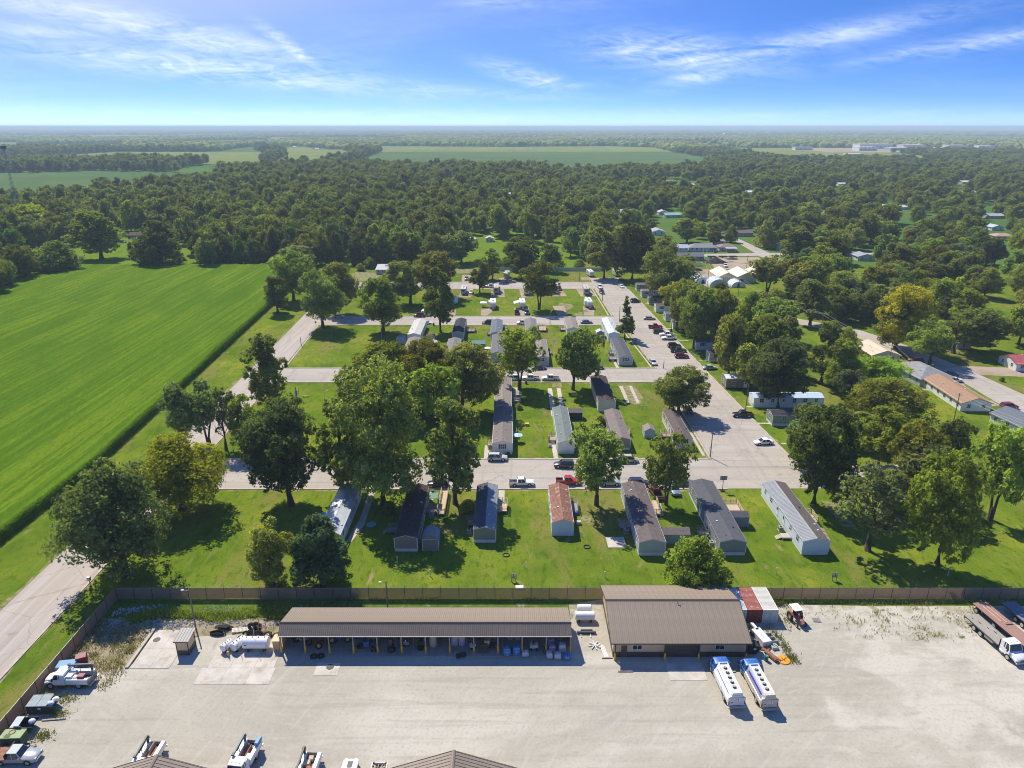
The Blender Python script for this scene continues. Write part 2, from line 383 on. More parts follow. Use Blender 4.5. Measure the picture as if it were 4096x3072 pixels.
M_walk = mat('footpath_concrete', (.46, .40, .33), rough=.9, var=.16, sc=.8)
M_kerb = mat('kerb_concrete', (.43, .37, .30), rough=.9, var=.22, sc=.6)
M_tan_field = ground_mat('bare_field', [((.36, .30, .2), (.01, .03, 1), 0, .4, .6, .7, 4)], (.30, .25, .16), bump=0)
M_bean = ground_mat('bean_field', [((.075, .125, .040), (.006, .012, 1), .2, .4, .6, .8, 5), ((.03, .08, .025), (.02, .2, 1), .7, .60, .66, .35, 3)], (.095, .150, .048), bump=0)
M_corn_far = ground_mat('far_crop', [((.17, .20, .05), (.006, .02, 1), .1, .4, .6, .8, 5), ((.09, .14, .035), (.2, .004, 1), .2, .45, .6, .5, 3)], (.22, .24, .065), bump=0)

# ------------------------------------------------------------------ ground, fields, streets
g = MB()
g.add([(-2000,-300,0),(2000,-300,0),(2000,2500,0),(-2000,2500,0)], [(0,1,2,3)])
B0 = 70000
for x0, x1, y0, y1 in ((-B0,-2000,-B0,B0), (2000,B0,-B0,B0), (-2000,2000,2500,B0), (-2000,2000,-B0,-300)):
    g.quad((x0,y0,0),(x1,y0,0),(x1,y1,0),(x0,y1,0))
kind(g.build('ground', M_field), 'structure')
sheet('lawn', [(-400,58),(400,58),(400,300),(330,400),(110,420),(-90,420),(-96,402),(-400,402)], .01, M_lawn)
sheet('meadow', [(-300,400),(-172,403.5),(-90,402),(-90,420),(-190,470),(-262,520),(-300,520)], .02, M_meadow)
sheet('meadow', [(-40,400),(40,402),(40,560),(-10,600),(-40,500)], .02, M_meadow)
# far fields
FIELDS = [
    ('bean_field', M_bean, [(-1100,690),(-1200,1235),(-821,1290),(-760,1345),(-511,1275),(-415,1090),(-440,900),(-468,690)]),
    ('crop_field', M_corn_far, [(-1290,1620),(-560,1600),(-739,2375),(-1265,2390)]),
    ('crop_field', M_corn_far, [(-820,2294),(-700,2294),(-900,3025),(-830,3025),(-700,2640),(-590,2640),(-400,1882),(-380,1400),(-520,1400),(-600,1992)]),
    ('crop_field', M_corn_far, [(-425,2400),(520,2400),(560,2900),(401,3124),(-10,3000),(-560,3125)]),
    ('bean_field', M_bean, [(-330,1330),(60,1330),(120,1230),(345,1380),(500,1830),(505,2404),(-420,2404)]),
    ('crop_field', M_corn_far, [(620,1700),(1090,1700),(1250,2844),(740,2844)]),
    ('crop_field', M_corn_far, [(-2900,3889),(-2516,3889),(-1650,2400),(-1880,2200)]),
    ('bare_field', M_tan_field, [(-2064,3130),(-1400,3150),(-1400,3344),(-2064,3344)]),
    ('crop_field', M_corn_far, [(-1900,2500),(-1400,2500),(-1400,3120),(-2000,3120)]),
    ('crop_field', M_corn_far, [(-5200,5400),(-2400,5500),(-2300,7600),(-6600,7600)]),
    ('crop_field', M_corn_far, [(-1500,4500),(-700,4500),(-800,6000),(-1900,6000)]),
    ('crop_field', M_corn_far, [(3100,4700),(4000,4700),(4600,6300),(3300,6300)]),
    ('bare_field', M_tan_field, [(300,3300),(1100,3300),(1150,4050),(300,4050)]),
    ('works_yard', M_tan_field, [(990,2330),(1740,2330),(1780,2830),(1050,2830)]),
    ('sports_field', M_field, [(190,940),(320,940),(345,1090),(225,1100)]),
]
for i, (nm, mm, pts) in enumerate(FIELDS): sheet(nm, pts, .25 + .02*i, mm)
# streets: each kerb is its own strip of concrete
ROADS = [
    ('side_road', M_roadside, [(-84.2,30),(-74.3,30),(-74.3,115),(-74.9,200),(-77.9,267),(-79.2,345),(-79.4,362),(-90.5,362),(-88.4,300),(-86.2,230),(-84.4,115)]),
    ('front_street', M_road, [(-74.5,139.4),(68,139.4),(75,143.5),(92,148),(92,151),(75,151),(67,153.9),(-74.6,154.0)]),
    ('middle_street', M_road, [(-74.9,209),(49,209),(49,222.2),(-75.2,222.2)]),
    ('camper_lane', M_road, [(-78.1,277),(46,277),(46,290.7),(-78.6,290.7)]),
    ('upper_lane', M_road, [(-79.0,345),(44,345),(44,360.4),(-79.2,360.4)]),
    ('wide_street', M_road, [(47.9,153.5),(67.2,152.8),(65.7,175),(63.5,213),(61,262),(59.7,290),(56.9,344),(56.5,372),(41,372),(41.2,345),(42.6,293),(44.9,277),(48.0,222),(48.2,209)]),
    ('side_street', M_road, [(139.7,150),(140.2,190),(141,217),(137.5,240),(129,262),(110,285),(116,290),(137,268),(144.5,247),(149.8,221),(152.5,197.8),(153,150)]),
    ('upper_street', M_road, [(117,436.5),(152,440),(155,427),(156,418),(163,418),(162.5,441),(172,442),(235,446),(235,452),(163,450.5),(161.8,500),(160,560),(154,560),(155.5,499),(153.6,450),(120,447)]),
]
for i, (nm, mm, pts) in enumerate(ROADS): sheet(nm, pts, .030 + .006*i, mm)
kb_ = None
kb = [((-74.0,139.1),(47.5,139.1)), ((-73.6,154.2),(47.6,154.2)), ((-73.6,208.7),(47.6,208.7)), ((-73.8,222.5),(47.3,222.5)), ((-76.8,276.7),(44.3,276.7)), ((-76.9,291.0),(42.4,291.0)), ((-78,344.7),(41,344.7)), ((-78,360.7),(40.5,360.7)),
      ((47.6,154.2),(47.6,208.7)), ((47.6,222.5),(44.4,276.7)), ((42.2,291.0),(40.9,344.7)), ((67.4,153),(65.9,175)), ((65.9,175),(63.7,213)), ((63.7,213),(59.9,290)), ((59.9,290),(57.1,344)), ((-74.0,40),(-74.0,139.1)), ((-74.3,154.2),(-74.7,208.7)), ((-75,222.5),(-77.9,276.7))]
for (ax, ay), (bx, by) in kb:
    a = Vector((ax, ay, 0)); b = Vector((bx, by, 0)); d = (b-a); L_ = d.length
    o = MB().box(-L_/2, L_/2, -.22, .22, -.05, .14).build('kerb', M_kerb, loc=((ax+bx)/2, (ay+by)/2, 0), rz=math.atan2(d.y, d.x)); kind(o, 'structure')
# worn ragged dirt along the road edges
_re = random.Random(77)
_ed = [(a, b, s) for (a, b) in kb for s in (-1, 1)] + [((-84.4,30),(-84.4,115),1), ((-84.4,115),(-86.3,230),1), ((-86.3,230),(-88.6,300),1)]
for (ax, ay), (bx, by), s in _ed:
    a = Vector((ax, ay)); b = Vector((bx, by)); d = (b-a); L_ = d.length; d.normalize(); nrm = Vector((-d.y, d.x))*s; n = int(L_/2.2)+2; inn = []; ou = []
    for k in range(n):
        q = a + d*(L_*k/(n-1)); inn.append(q + nrm*.12); ou.append(q + nrm*(.2+abs(_re.gauss(0, .45))))
    v = [(p.x, p.y, .018) for p in inn] + [(p.x, p.y, .018) for p in ou]
    kind(MB().add(v, [(i, i+1, n+i+1, n+i) for i in range(n-1)]).build('road_verge', M_worn), 'structure')
# footpath running beside the wide street with a strip of grass between
for pts in ([(46.2,156),(46.9,156),(46.9,207.5),(46.2,207.5)], [(46.0,224),(46.5,224),(43.3,275.5),(42.8,275.5)], [(40.6,292.5),(41.1,292.5),(39.8,344),(39.3,344)]):
    sheet('footpath', pts, .05, M_walk)
for x, y, l in ((60.9,337.5,3.4),(61.4,325.4,4.2),(60.6,313.5,4),(60.5,271.6,6),(62.9,255,3),(64.1,240,2.6),(64.5,231,2.4),(67,188,3),(66.5,176,3.5),(68.2,163,5)):
    sheet('footpath', [(x-.4,y-.4),(x+l,y-.4),(x+l,y+.4),(x-.4,y+.4)], .055, M_walk)
# paths and bare patches between the homes
for pts in ([(-31.2,137.6),(-29.9,137.6),(-29.6,124),(-30.9,118),(-31.9,118),(-31.0,126)], [(-18,137.8),(-16.9,137.8),(-16.9,134.2),(-18,134.2)], [(-2.9,138.6),(-1.6,138.6),(-1.6,131.2),(-2.9,131.2)], [(10.1,153.6),(11.2,153.6),(10.9,163),(9.8,163)], [(-6.8,153.6),(-5.6,153.6),(-5.6,162),(-6.8,162)],
            [(34.6,222),(35.5,222),(35.2,230),(34.3,230)], [(.2,204),(2.1,204),(2.1,190),(.2,190)], [(30,133),(31.5,133),(31.2,127.8),(29.4,127.8)]):
    sheet('footpath', pts, .03, M_walk)
for pts in ([(32.5,206),(37.5,206),(38.7,196),(37.2,190),(34.6,190),(33.5,198)], [(12.6,208.3),(15.4,208.3),(15.3,204),(12.4,204)], [(-34.4,248),(-30.2,250.5),(-29,244),(-33.5,237)], [(9.5,224.4),(12.5,226),(13.8,223),(10,222.8)], [(21,298),(27,306),(27,312),(22,316),(19,306)], [(27,292),(30,293),(30,298),(26.5,296)],
            [(28.6,135),(31,138.5),(30,138.7),(27.8,138)], [(-16,385),(-60,384),(-62,396),(-20,398)], [(-88,364),(-72,364),(-70,385),(-86,388)], [(24.2,119),(26,116.5),(26.4,124),(24.6,125)], [(14,126),(15.6,124.5),(16.3,127.5),(14.2,128)], [(66,124),(68.5,122),(69,133),(66,134)], [(58.8,120),(61.5,118.5),(62,123.5),(59.5,124)]):
    sheet('worn_ground', pts, .02, M_worn)
for pts in ([(-13.2,292.5),(-10.6,292.2),(-6.5,306),(-13.6,305)], [(1.3,292.3),(7,292.3),(7.6,306),(1,306)], [(30.5,292.5),(34.6,292.3),(37,309),(31.5,309)], [(19.4,292.3),(23.8,292.3),(23,309.5),(18,309.5)], [(-25,326),(-19.2,326),(-19.2,344),(-25,344)], [(-9.8,327),(-3.2,327),(-4,344),(-10.4,344)], [(4.4,326),(9.8,326),(9,344),(3.5,344)], [(17.5,328),(26,329),(24.5,344),(17.5,344)], [(32.5,328),(40,329),(38,344),(31.5,344)], [(-6,361.6),(.4,361.6),(0,372),(-7,372)], [(36.2,367.5),(41.6,367),(41.5,374.5),(36.8,374.5)], [(-26,362),(-18,362),(-18,380),(-27,380)], [(-33.5,292.2),(-24,292.2),(-24.5,304),(-33,304)]):
    sheet('gravel_pitch', pts, .024, M_dirt)
for pts in ([(150,216),(168,213),(190,214),(190,222),(168,222.5),(146.5,225.5)], [(124,202),(130,200.5),(140,206),(141,212),(132,210)], [(134.6,188),(139.9,189),(139.9,193),(134.4,192)]):
    sheet('driveway', pts, .022, M_dirt)
sheet('dirt_lot', [(114,396),(125.4,396),(128,389),(138.3,403.5),(150,426.5),(151.2,436.5),(122.4,435),(122,422.6),(116,411)], .05, M_dirt)
sheet('dirt_lot', [(96,349),(104,396),(112,398),(128,389.5),(121,357)], .055, M_dirt)
# twin concrete wheel tracks in front of the grey green home
def slab(name, x0, x1, y0, y1, z1, m, label=None, parent=None):
    o = MB().box(x0, x1, y0, y1, -.1, z1).build(name, m, parent=parent); return o
for x0, x1 in ((10.9,12.2),(13.6,14.8)):
    st = kind(link('wheel_track', None), 'structure')
    for k in range(7): slab('slab', x0, x1, 181+k*3.2, 181+k*3.2+3.16, .04+.006*(k % 2), M_padw, parent=st)
for x0, x1 in ((33.0,34.0),(36.0,36.9)):
    st = kind(link('wheel_track', None), 'structure')
    for k in range(4): slab('slab', x0, x1, 191+k*3.6, 191+k*3.6+3.5, .03+.006*(k % 2), M_walk, parent=st)

# ------------------------------------------------------------------ work yard ground
sheet('gravel_yard', [(-66.4,20),(130,20),(130,98.5),(60,98.5),(43,99),(36,100.2),(14.8,100.2),(9.5,99),(9.5,93.5),(-34,93.2),(-36,91),(-43,91.5),(-49,91),(-56.8,84.5),(-60.5,83.2),(-64,79),(-66.4,77)], .04, M_gravel)
sheet('ditch_bank', [(-66.4,100.2),(14.5,100.2),(14.5,98),(9.6,95),(9.0,94),(-34,94),(-40,95.2),(-66.4,95.2)], .03, M_yardgrass)
sheet('weedy_ground', [(-66.4,77),(-64,79),(-60.5,83.2),(-56.8,84.5),(-56.9,92.5),(-49,91),(-43,91.5),(-36,91),(-33.5,93.6),(-40,95.4),(-66.4,95.4)], .032, M_dry)
def slab_pad(name, xs, ys, z, m):
    st = kind(link(name, None), 'structure')
    for i in range(len(xs)-1):
        for j in range(len(ys)-1):
            MB().box(xs[i]+.012, xs[i+1]-.012, ys[j]+.012, ys[j+1]-.012, -.1, z+.004*((i*3+j) % 3)).build('slab', m, parent=st, bevel=0)
    return st
slab_pad('concrete_pad', [-56.3,-53.4,-50.5], [84.0,88.3,92.5], .09, M_padw)
slab_pad('concrete_pad', [-45.6,-41.9,-38.3,-34.8], [80.8,84.1], .075, M_padw)
slab_pad('concrete_pad', [-44.9,-41.6,-38.0,-35.1], [84.12,86.8,89.2], .075, M_padw)
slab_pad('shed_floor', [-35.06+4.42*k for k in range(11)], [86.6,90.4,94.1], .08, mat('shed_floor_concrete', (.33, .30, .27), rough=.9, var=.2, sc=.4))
slab_pad('garage_apron', [22.8,25.5,28.2], [81.6,83.9,86.4], .075, M_padw)
slab_pad('manhole_apron', [-28.9,-25.4], [82.6,85.2], .072, M_padw)
for x, y in ((-26.85,84.3), (-55.2,90.2)):
    t = MB().cyl((0,0,0),(0,0,.05),.55,n=16).build('manhole_cover', mat('cast_iron', (.03,.03,.03), rough=.6), loc=(x,y,.08), bevel=.02)
    tag(t, 'round black manhole cover in the concrete before the open shed' if x > -30 else 'small round drain cover in the long concrete pad', 'manhole')
o = MB().box(-.25,.25,-4.3,4.3,0,.28).build('kerb', M_kerb, loc=(-56.75,88.3,0)); kind(o, 'structure')
o = slab_pad('house_pad', [18.2,20.0,21.7], [115.9,119.6], .12, M_padw)
sd = kind(link('slab_drain', None), 'structure')
for k in range(5): MB().box(20.6,21.3,116.6+k*.5,116.75+k*.5,.124,.135).build('slat', mat('grate', (.28,.22,.17)), parent=sd)

# ------------------------------------------------------------------ corn
def grid_mesh(name, X, Y, Z, m):
    ny, nx = X.shape
    me = D.meshes.new(name); co = np.stack([X, Y, Z], -1).reshape(-1, 3).astype(np.float32)
    idx = np.arange(ny*nx).reshape(ny, nx)
    q = np.stack([idx[:-1,:-1], idx[:-1,1:], idx[1:,1:], idx[1:,:-1]], -1).reshape(-1, 4)
    quads_mesh(me, co, q); me.materials.append(m); return me
def quads_mesh(me, co, q):
    me.vertices.add(len(co)); me.vertices.foreach_set('co', co.ravel())
    me.loops.add(q.size); me.loops.foreach_set('vertex_index', q.ravel().astype(np.int32))
    me.polygons.add(len(q)); me.polygons.foreach_set('loop_start', np.arange(0, q.size, q.shape[1], dtype=np.int32))
    me.polygons.foreach_set('loop_total', np.full(len(q), q.shape[1], dtype=np.int32)); me.update(calc_edges=True)
def leaf_mat(name, base, trans=.35, tint=True, var=.28, oc=True):
    m = D.materials.new(name); m.use_nodes = True; nt = m.node_tree; N = nt.nodes; L = nt.links; N.clear()
    out = N.new('ShaderNodeOutputMaterial'); df = N.new('ShaderNodeBsdfDiffuse'); tr = N.new('ShaderNodeBsdfTranslucent'); mx = N.new('ShaderNodeMixShader'); mx.inputs[0].default_value = trans
    rgb = N.new('ShaderNodeRGB'); rgb.outputs[0].default_value = (*base, 1); cur = rgb.outputs[0]
    oi = N.new('ShaderNodeObjectInfo')
    if oc:
        mm = N.new('ShaderNodeMix'); mm.data_type = 'RGBA'; mm.blend_type = 'MULTIPLY'; mm.inputs['Factor'].default_value = 1
        L.new(cur, mm.inputs['A']); L.new(oi.outputs['Color'], mm.inputs['B']); cur = mm.outputs['Result']
    at = N.new('ShaderNodeAttribute'); at.attribute_name = 'tint'
    mr = N.new('ShaderNodeMapRange'); mr.inputs[3].default_value = 1-var*1.3; mr.inputs[4].default_value = 1+var*1.5; L.new(at.outputs['Fac'], mr.inputs[0])
    r2 = N.new('ShaderNodeMapRange'); r2.inputs[3].default_value = .70; r2.inputs[4].default_value = 1.28; L.new(oi.outputs['Random'], r2.inputs[0])
    mu = N.new('ShaderNodeMath'); mu.operation = 'MULTIPLY'; L.new(mr.outputs[0], mu.inputs[0]); L.new(r2.outputs[0], mu.inputs[1])
    sc = N.new('ShaderNodeVectorMath'); sc.operation = 'SCALE'; L.new(cur, sc.inputs[0]); L.new(mu.outputs[0], sc.inputs['Scale'])
    hs = N.new('ShaderNodeHueSaturation'); r3 = N.new('ShaderNodeMapRange'); r3.inputs[3].default_value = .486; r3.inputs[4].default_value = .509
    L.new(oi.outputs['Random'], r3.inputs[0]); L.new(r3.outputs[0], hs.inputs['Hue']); L.new(sc.outputs[0], hs.inputs['Color'])
    L.new(hs.outputs[0], df.inputs[0])
    t2 = N.new('ShaderNodeMix'); t2.data_type = 'RGBA'; t2.blend_type = 'MULTIPLY'; t2.inputs['Factor'].default_value = 1; t2.inputs['B'].default_value = (1.25, 1.25, .55, 1)
    L.new(hs.outputs[0], t2.inputs['A']); L.new(t2.outputs['Result'], tr.inputs[0])
    L.new(df.outputs[0], mx.inputs[1]); L.new(tr.outputs[0], mx.inputs[2]); L.new(mx.outputs[0], out.inputs[0])
    return m
M_leaf = leaf_mat('tree_leaves', (.258, .298, .072), trans=.43, var=.42)
M_bark = mat('bark', (.085, .065, .05), rough=.95, var=.3, sc=3, bump=.6)
M_corn = ground_mat('corn_leaves', [
    ((.085, .165, .007), (.16, .004, 1), .0, .46, .56, .7, 3),
    ((.155, .225, .014), (.33, .006, 1), .0, .52, .62, .6, 3),
    ((.135, .205, .012), (.10, .006, 1), 0, .48, .66, .75, 4),
    ((.050, .125, .010), (.015, .012, 1), .6, .50, .66, .55, 5),
    ((.035, .100, .008), (2.6, .5, 1), 0, .50, .70, .6, 5),
    ((.060, .120, .006), (.75, .012, 1), 0, .44, .56, .75, 3),
    ((.055, .110, .006), (2.0, 1.1, 1), 0, .50, .64, .6, 5),
    ((.17, .23, .02), (3.0, 1.5, 1), 0, .58, .70, .6, 5),
], (.135, .202, .013), rough=.9, bump=.25, bsc=2.5)
nr = np.random.default_rng(5)
def corn():
    # rows run away from the camera; every row a ridge of leaf tips
    def right(y): return np.interp(y, [60, 117, 150, 210, 305, 400], [-97.5, -98.2, -97.6, -101.2, -107, -110.5])
    ys = np.arange(70, 402, 1.0); xs = np.arange(0, 152, .38)
    Y, Q = np.meshgrid(ys, xs, indexing='ij'); X = right(ys)[:, None] - Q
    i = np.arange(len(xs))[None, :]
    Z = 2.2 + .16*(i % 2) + nr.normal(0, .09, X.shape) + .16*np.sin(X*.045+Y*.02) + .12*np.sin(Y*.11+X*.3)
    X = X + nr.normal(0, .05, X.shape)
    Z[:, 0] = .05; X[:, 0] += .12; Z[:, 1] = 1.6 + nr.normal(0, .3, len(ys)); Z[-1, :] = .05; Z[0, :] = .05
    me = grid_mesh('corn_crop', X, Y, Z, M_corn)
    o = link('corn_crop', me); kind(o, 'stuff'); o['label'] = 'tall green corn standing in rows beside the side road'; o['category'] = 'corn'
    # loose blades over the near rows and down the cut edge
    n = 30000; y = 70 + 331*nr.random(n)**1.5; edge = nr.random(n) < 1.1
    q = np.where(edge, nr.random(n)*.9 - .35, nr.random(n)**1.6*150); x = right(y) - q; z = np.where(edge, nr.random(n)*2.5, 2.35 + nr.normal(0, .15, n))
    a = nr.random(n)*2*np.pi; ln = .28 + .3*nr.random(n); dx = np.cos(a)*ln; dy = np.sin(a)*ln; w = .055 + .03*nr.random(n)
    px, py = -np.sin(a)*w, np.cos(a)*w
    v = np.stack([np.stack([x-px, y-py, z], -1), np.stack([x+px, y+py, z], -1), np.stack([x+dx+px*.6, y+dy+py*.6, z+.30*(1-.4*edge)], -1), np.stack([x+dx-px*.6, y+dy-py*.6, z+.30*(1-.4*edge)], -1)], 1).reshape(-1, 3).astype(np.float32)
    me = D.meshes.new('corn_blades'); quads_mesh(me, v, np.arange(4*n).reshape(-1, 4)); me.materials.append(leaf_mat('corn_blade', (.105, .190, .010), trans=.4, oc=False))
    at = me.attributes.new('tint', 'FLOAT', 'POINT'); at.data.foreach_set('value', np.repeat(nr.random(n), 4).astype(np.float32))
    o = link('corn_blades', me); kind(o, 'stuff'); o['label'] = 'loose corn blades standing up out of the corn rows'; o['category'] = 'corn'
corn()

# ------------------------------------------------------------------ trees
def crown_mesh(name, seed, shape, nleaf, size, H=12.0, Wd=11.0, base=.22, lobes=18, gap=.25, leaf_el=1.6):
    """leaf sprays spread over many lobes of an uneven crown; returns the mesh and the lobe centres (for the limbs)"""
    r = np.random.default_rng(seed); hw = Wd/2; z0 = H*base
    cs = []; tries = 0
    while len(cs) < lobes and tries < 4000:
        tries += 1
        t = r.random(); a = r.random()*2*np.pi
        if shape == 'round': rad = hw*np.sqrt(max(0, 1-(2*t-1)**2))**.75
        elif shape == 'spread': rad = hw*(.55+.45*np.sin(np.pi*min(1, t*1.1)))*(1.05-.5*t)
        elif shape == 'oval': rad = hw*(np.sin(np.pi*(t*.86+.1)))**.6
        elif shape == 'tall': rad = hw*(np.sin(np.pi*(t*.80+.14)))**.55
        elif shape == 'vase': rad = hw*(.42+.58*np.sin(np.pi*(.12+t*.72)))
        elif shape == 'cone': rad = hw*(1-t)**.8
        elif shape == 'dome': rad = hw*np.sqrt(max(0, 1-t**2.2))
        q = rad*(.12+.76*np.sqrt(r.random())) if shape != 'cone' else rad*(.4+.5*r.random())
        lr = (.22+.17*r.random())*hw*(1.12-.3*t) if shape != 'cone' else (.10+.22*(1-t))*hw
        c = np.array([q*np.cos(a), q*np.sin(a), z0+lr*.6+(H-z0-1.5*lr)*t])
        if all(np.linalg.norm((c-d[0])*np.array([1,1,1.1])) > .50*max(lr, d[1]) for d in cs): cs.append((c, lr))
    tot = sum(l**2 for _, l in cs); P = []; Nn = []; T = []
    for c, lr in cs:
        n = int(nleaf*lr**2/tot); lobe_t = r.random()
        u = r.normal(size=(n, 3)); u /= np.linalg.norm(u, axis=1)[:, None]
        u[:, 2] = np.where(u[:, 2] < -.55, -u[:, 2], u[:, 2])
        rad = lr*(.62+.5*r.random(n)**.6)
        # twigs: bunch the leaves so that gaps show between sprays
        k = max(4, n//34); tw = r.normal(size=(k, 3)); tw /= np.linalg.norm(tw, axis=1)[:, None]
        ti = r.integers(0, k, n); b = tw[ti]; bunch = r.random(n) < .86
        u = np.where(bunch[:, None], b + r.normal(0, .15, (n, 3)), u); u /= np.linalg.norm(u, axis=1)[:, None]
        tr_ = .72+.5*r.random(k); rad = np.where(bunch, lr*(tr_[ti]+r.normal(0, .10, n)), rad)
        p = c + u*rad[:, None]*np.array([1, 1, .82]); P.append(p); Nn.append(u)
        T.append(np.clip(lobe_t*.45+.55*r.random(n), 0, 1))
    # sprays between the lobes close the crown up
    k = nleaf//6; C_ = np.array([c for c, _ in cs]); L_ = np.array([l for _, l in cs]); i1 = r.integers(0, len(cs), k); d_ = np.linalg.norm(C_[:, None]-C_[None], axis=2); near = np.argsort(d_, 1)[:, 1:6]
    i2 = near[i1, r.integers(0, near.shape[1], k)]; f = r.random(k)[:, None]; mid = C_[i1]*(1-f)+C_[i2]*f; u = r.normal(size=(k, 3)); u /= np.linalg.norm(u, axis=1)[:, None]
    P.append(mid+u*(L_[i1]*.85*r.random(k)**.5)[:, None]); Nn.append(u); T.append(r.random(k)*.8)
    p = np.concatenate(P); u = np.concatenate(Nn); t = np.concatenate(T)
    r98 = np.percentile(np.hypot(p[:, 0], p[:, 1]), 99.4); k_ = hw/r98; p[:, :2] *= k_; zt = H/np.percentile(p[:, 2], 99.7); p[:, 2] *= zt; cs = [(c*np.array([k_, k_, zt]), l) for c, l in cs]
    keep = p[:, 2] > .15; p = p[keep]; u = u[keep]; t = t[keep]; n = len(p)
    nn = u*.8 + r.normal(0, .6, (n, 3)) + np.array([0, 0, .35]); nn /= np.linalg.norm(nn, axis=1)[:, None]
    ax = np.cross(nn, r.normal(size=(n, 3))); ax /= np.linalg.norm(ax, axis=1)[:, None]; ay = np.cross(nn, ax)
    s = size*(.6+.8*r.random(n))[:, None]; ax = ax*s*leaf_el*.5; ay = ay*s*.5
    fold = nn*s*.18
    v = np.stack([p-ax, p-ay*.9+fold, p+ax, p+ay*.9+fold], 1).reshape(-1, 3).astype(np.float32)
    me = D.meshes.new(name); quads_mesh(me, v, np.arange(4*n).reshape(-1, 4)); me.materials.append(M_leaf)
    at = me.attributes.new('tint', 'FLOAT', 'POINT'); at.data.foreach_set('value', np.repeat(t, 4).astype(np.float32))
    return me, cs
def trunk_mesh(name, seed, cs, H=12.0, base=.22, stems=1, r0=.34, bare=0):
    r = random.Random(seed); mb = MB(); z0 = H*base
    def stem(x, y, lean, rr, top, lobes):
        pts = []; rs = []
        for k in range(7):
            t = k/6; pts.append((x+lean[0]*t**1.4+r.uniform(-.12,.12)*(k > 0), y+lean[1]*t**1.4+r.uniform(-.12,.12)*(k > 0), top*t)); rs.append(rr*(1-.78*t)*(1.35 if k == 0 else 1))
        mb.tube(pts, rs, 7)
        for c, lr in lobes:
            t = min(.92, max(.2, (c[2]*.62)/top)); k = t*6; i = min(5, int(k)); f = k-i
            s = Vector(pts[i]).lerp(Vector(pts[i+1]), f); e = Vector(c); mid = s.lerp(e, .5)+Vector((0, 0, -.06*(e-s).length))
            rb = rr*(1-.78*t)*.55
            mb.tube([s, mid, e], [rb, rb*.55, rb*.18], 5)
            if bare:
                for _ in range(bare):
                    d = Vector((r.gauss(0, 1), r.gauss(0, 1), abs(r.gauss(.6, .8)))).normalized()*lr*1.5
                    mb.tube([mid.lerp(e, r.uniform(.3, 1)), e+d*.6, e+d*1.15+Vector((r.uniform(-.2,.2), r.uniform(-.2,.2), 0))], [rb*.3, rb*.2, rb*.08], 4)
    lob = sorted(cs, key=lambda q: math.atan2(q[0][1], q[0][0]))
    if stems == 1: stem(0, 0, (r.uniform(-.5,.5), r.uniform(-.5,.5)), r0, H*.78, lob[:16])
    else:
        mb.tube([(0,0,0), (0,0,z0*.45)], [r0*1.3, r0*1.05], 8)
        for k in range(stems):
            a = 2*math.pi*k/stems+.4
            stem(.1*math.cos(a), .1*math.sin(a), (1.6*math.cos(a), .9*math.sin(a)), r0*.72, H*.74, lob[k::stems][:8])
    me = mb.mesh(name, smooth=True); me.materials.append(M_bark); return me
PROTO = {}
def proto(key, shape, seeds, nleaf, size, H=12.0, Wd=11.0, base=.22, lobes=20, stems=1, r0=.34, bare=0, el=1.6):
    PROTO[key] = []; nleaf = int(nleaf*1.35); size *= .82
    for s in seeds:
        cm, cs = crown_mesh('crown_'+key, s, shape, nleaf, size, H, Wd, base, lobes, leaf_el=el)
        PROTO[key].append((cm, trunk_mesh('trunk_'+key, s, cs, H, base, stems, r0, bare), H, Wd))
proto('maple', 'round', (1, 2, 3), 9500, .40, base=.20, lobes=30)
proto('spread', 'spread', (4, 5), 10500, .36, H=12, Wd=13, base=.16, lobes=32, r0=.42)
proto('oval', 'oval', (6, 7, 8), 8500, .36, H=14, Wd=9, base=.16, lobes=28)
proto('tall', 'tall', (9, 10), 12000, .34, H=15, Wd=11, base=.12, lobes=40)
proto('vase', 'vase', (11, 12), 7500, .36, base=.30, lobes=22, stems=2)
proto('bare', 'oval', (13, 14), 4200, .34, H=14, Wd=9, base=.22, lobes=26, bare=5)
proto('pine', 'dome', (15,), 13000, .30, H=12, Wd=9, base=.02, lobes=46, el=2.8)
proto('spruce', 'cone', (16,), 2600, .40, H=13, Wd=6.5, base=.10, lobes=34, el=2.6, r0=.2)
proto('willow', 'oval', (17,), 9000, .30, H=12, Wd=9, base=.06, lobes=30, el=2.4)
proto('shrubtree', 'dome', (18, 19), 11500, .32, H=9, Wd=10, base=.02, lobes=40, r0=.16)
for key, shape, seeds, kw in (('maple', 'round', (31, 32), dict(base=.18, lobes=38)), ('spread', 'spread', (34, 35), dict(H=12, Wd=13, base=.14, lobes=40, r0=.42)), ('oval', 'oval', (36, 37), dict(H=14, Wd=9, base=.14, lobes=34)), ('tall', 'tall', (39, 40), dict(H=15, Wd=11, base=.12, lobes=46))):
    proto(key+'_large', shape, seeds, 19000, .26, **kw)
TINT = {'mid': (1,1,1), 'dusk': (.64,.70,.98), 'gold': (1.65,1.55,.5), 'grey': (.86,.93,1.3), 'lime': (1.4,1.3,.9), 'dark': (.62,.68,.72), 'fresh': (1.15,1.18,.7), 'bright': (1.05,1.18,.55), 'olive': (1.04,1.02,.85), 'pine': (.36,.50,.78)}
NAMES = {'pine': 'pine_tree', 'spruce': 'spruce_tree', 'willow': 'willow_tree'}
CROWN0 = {}
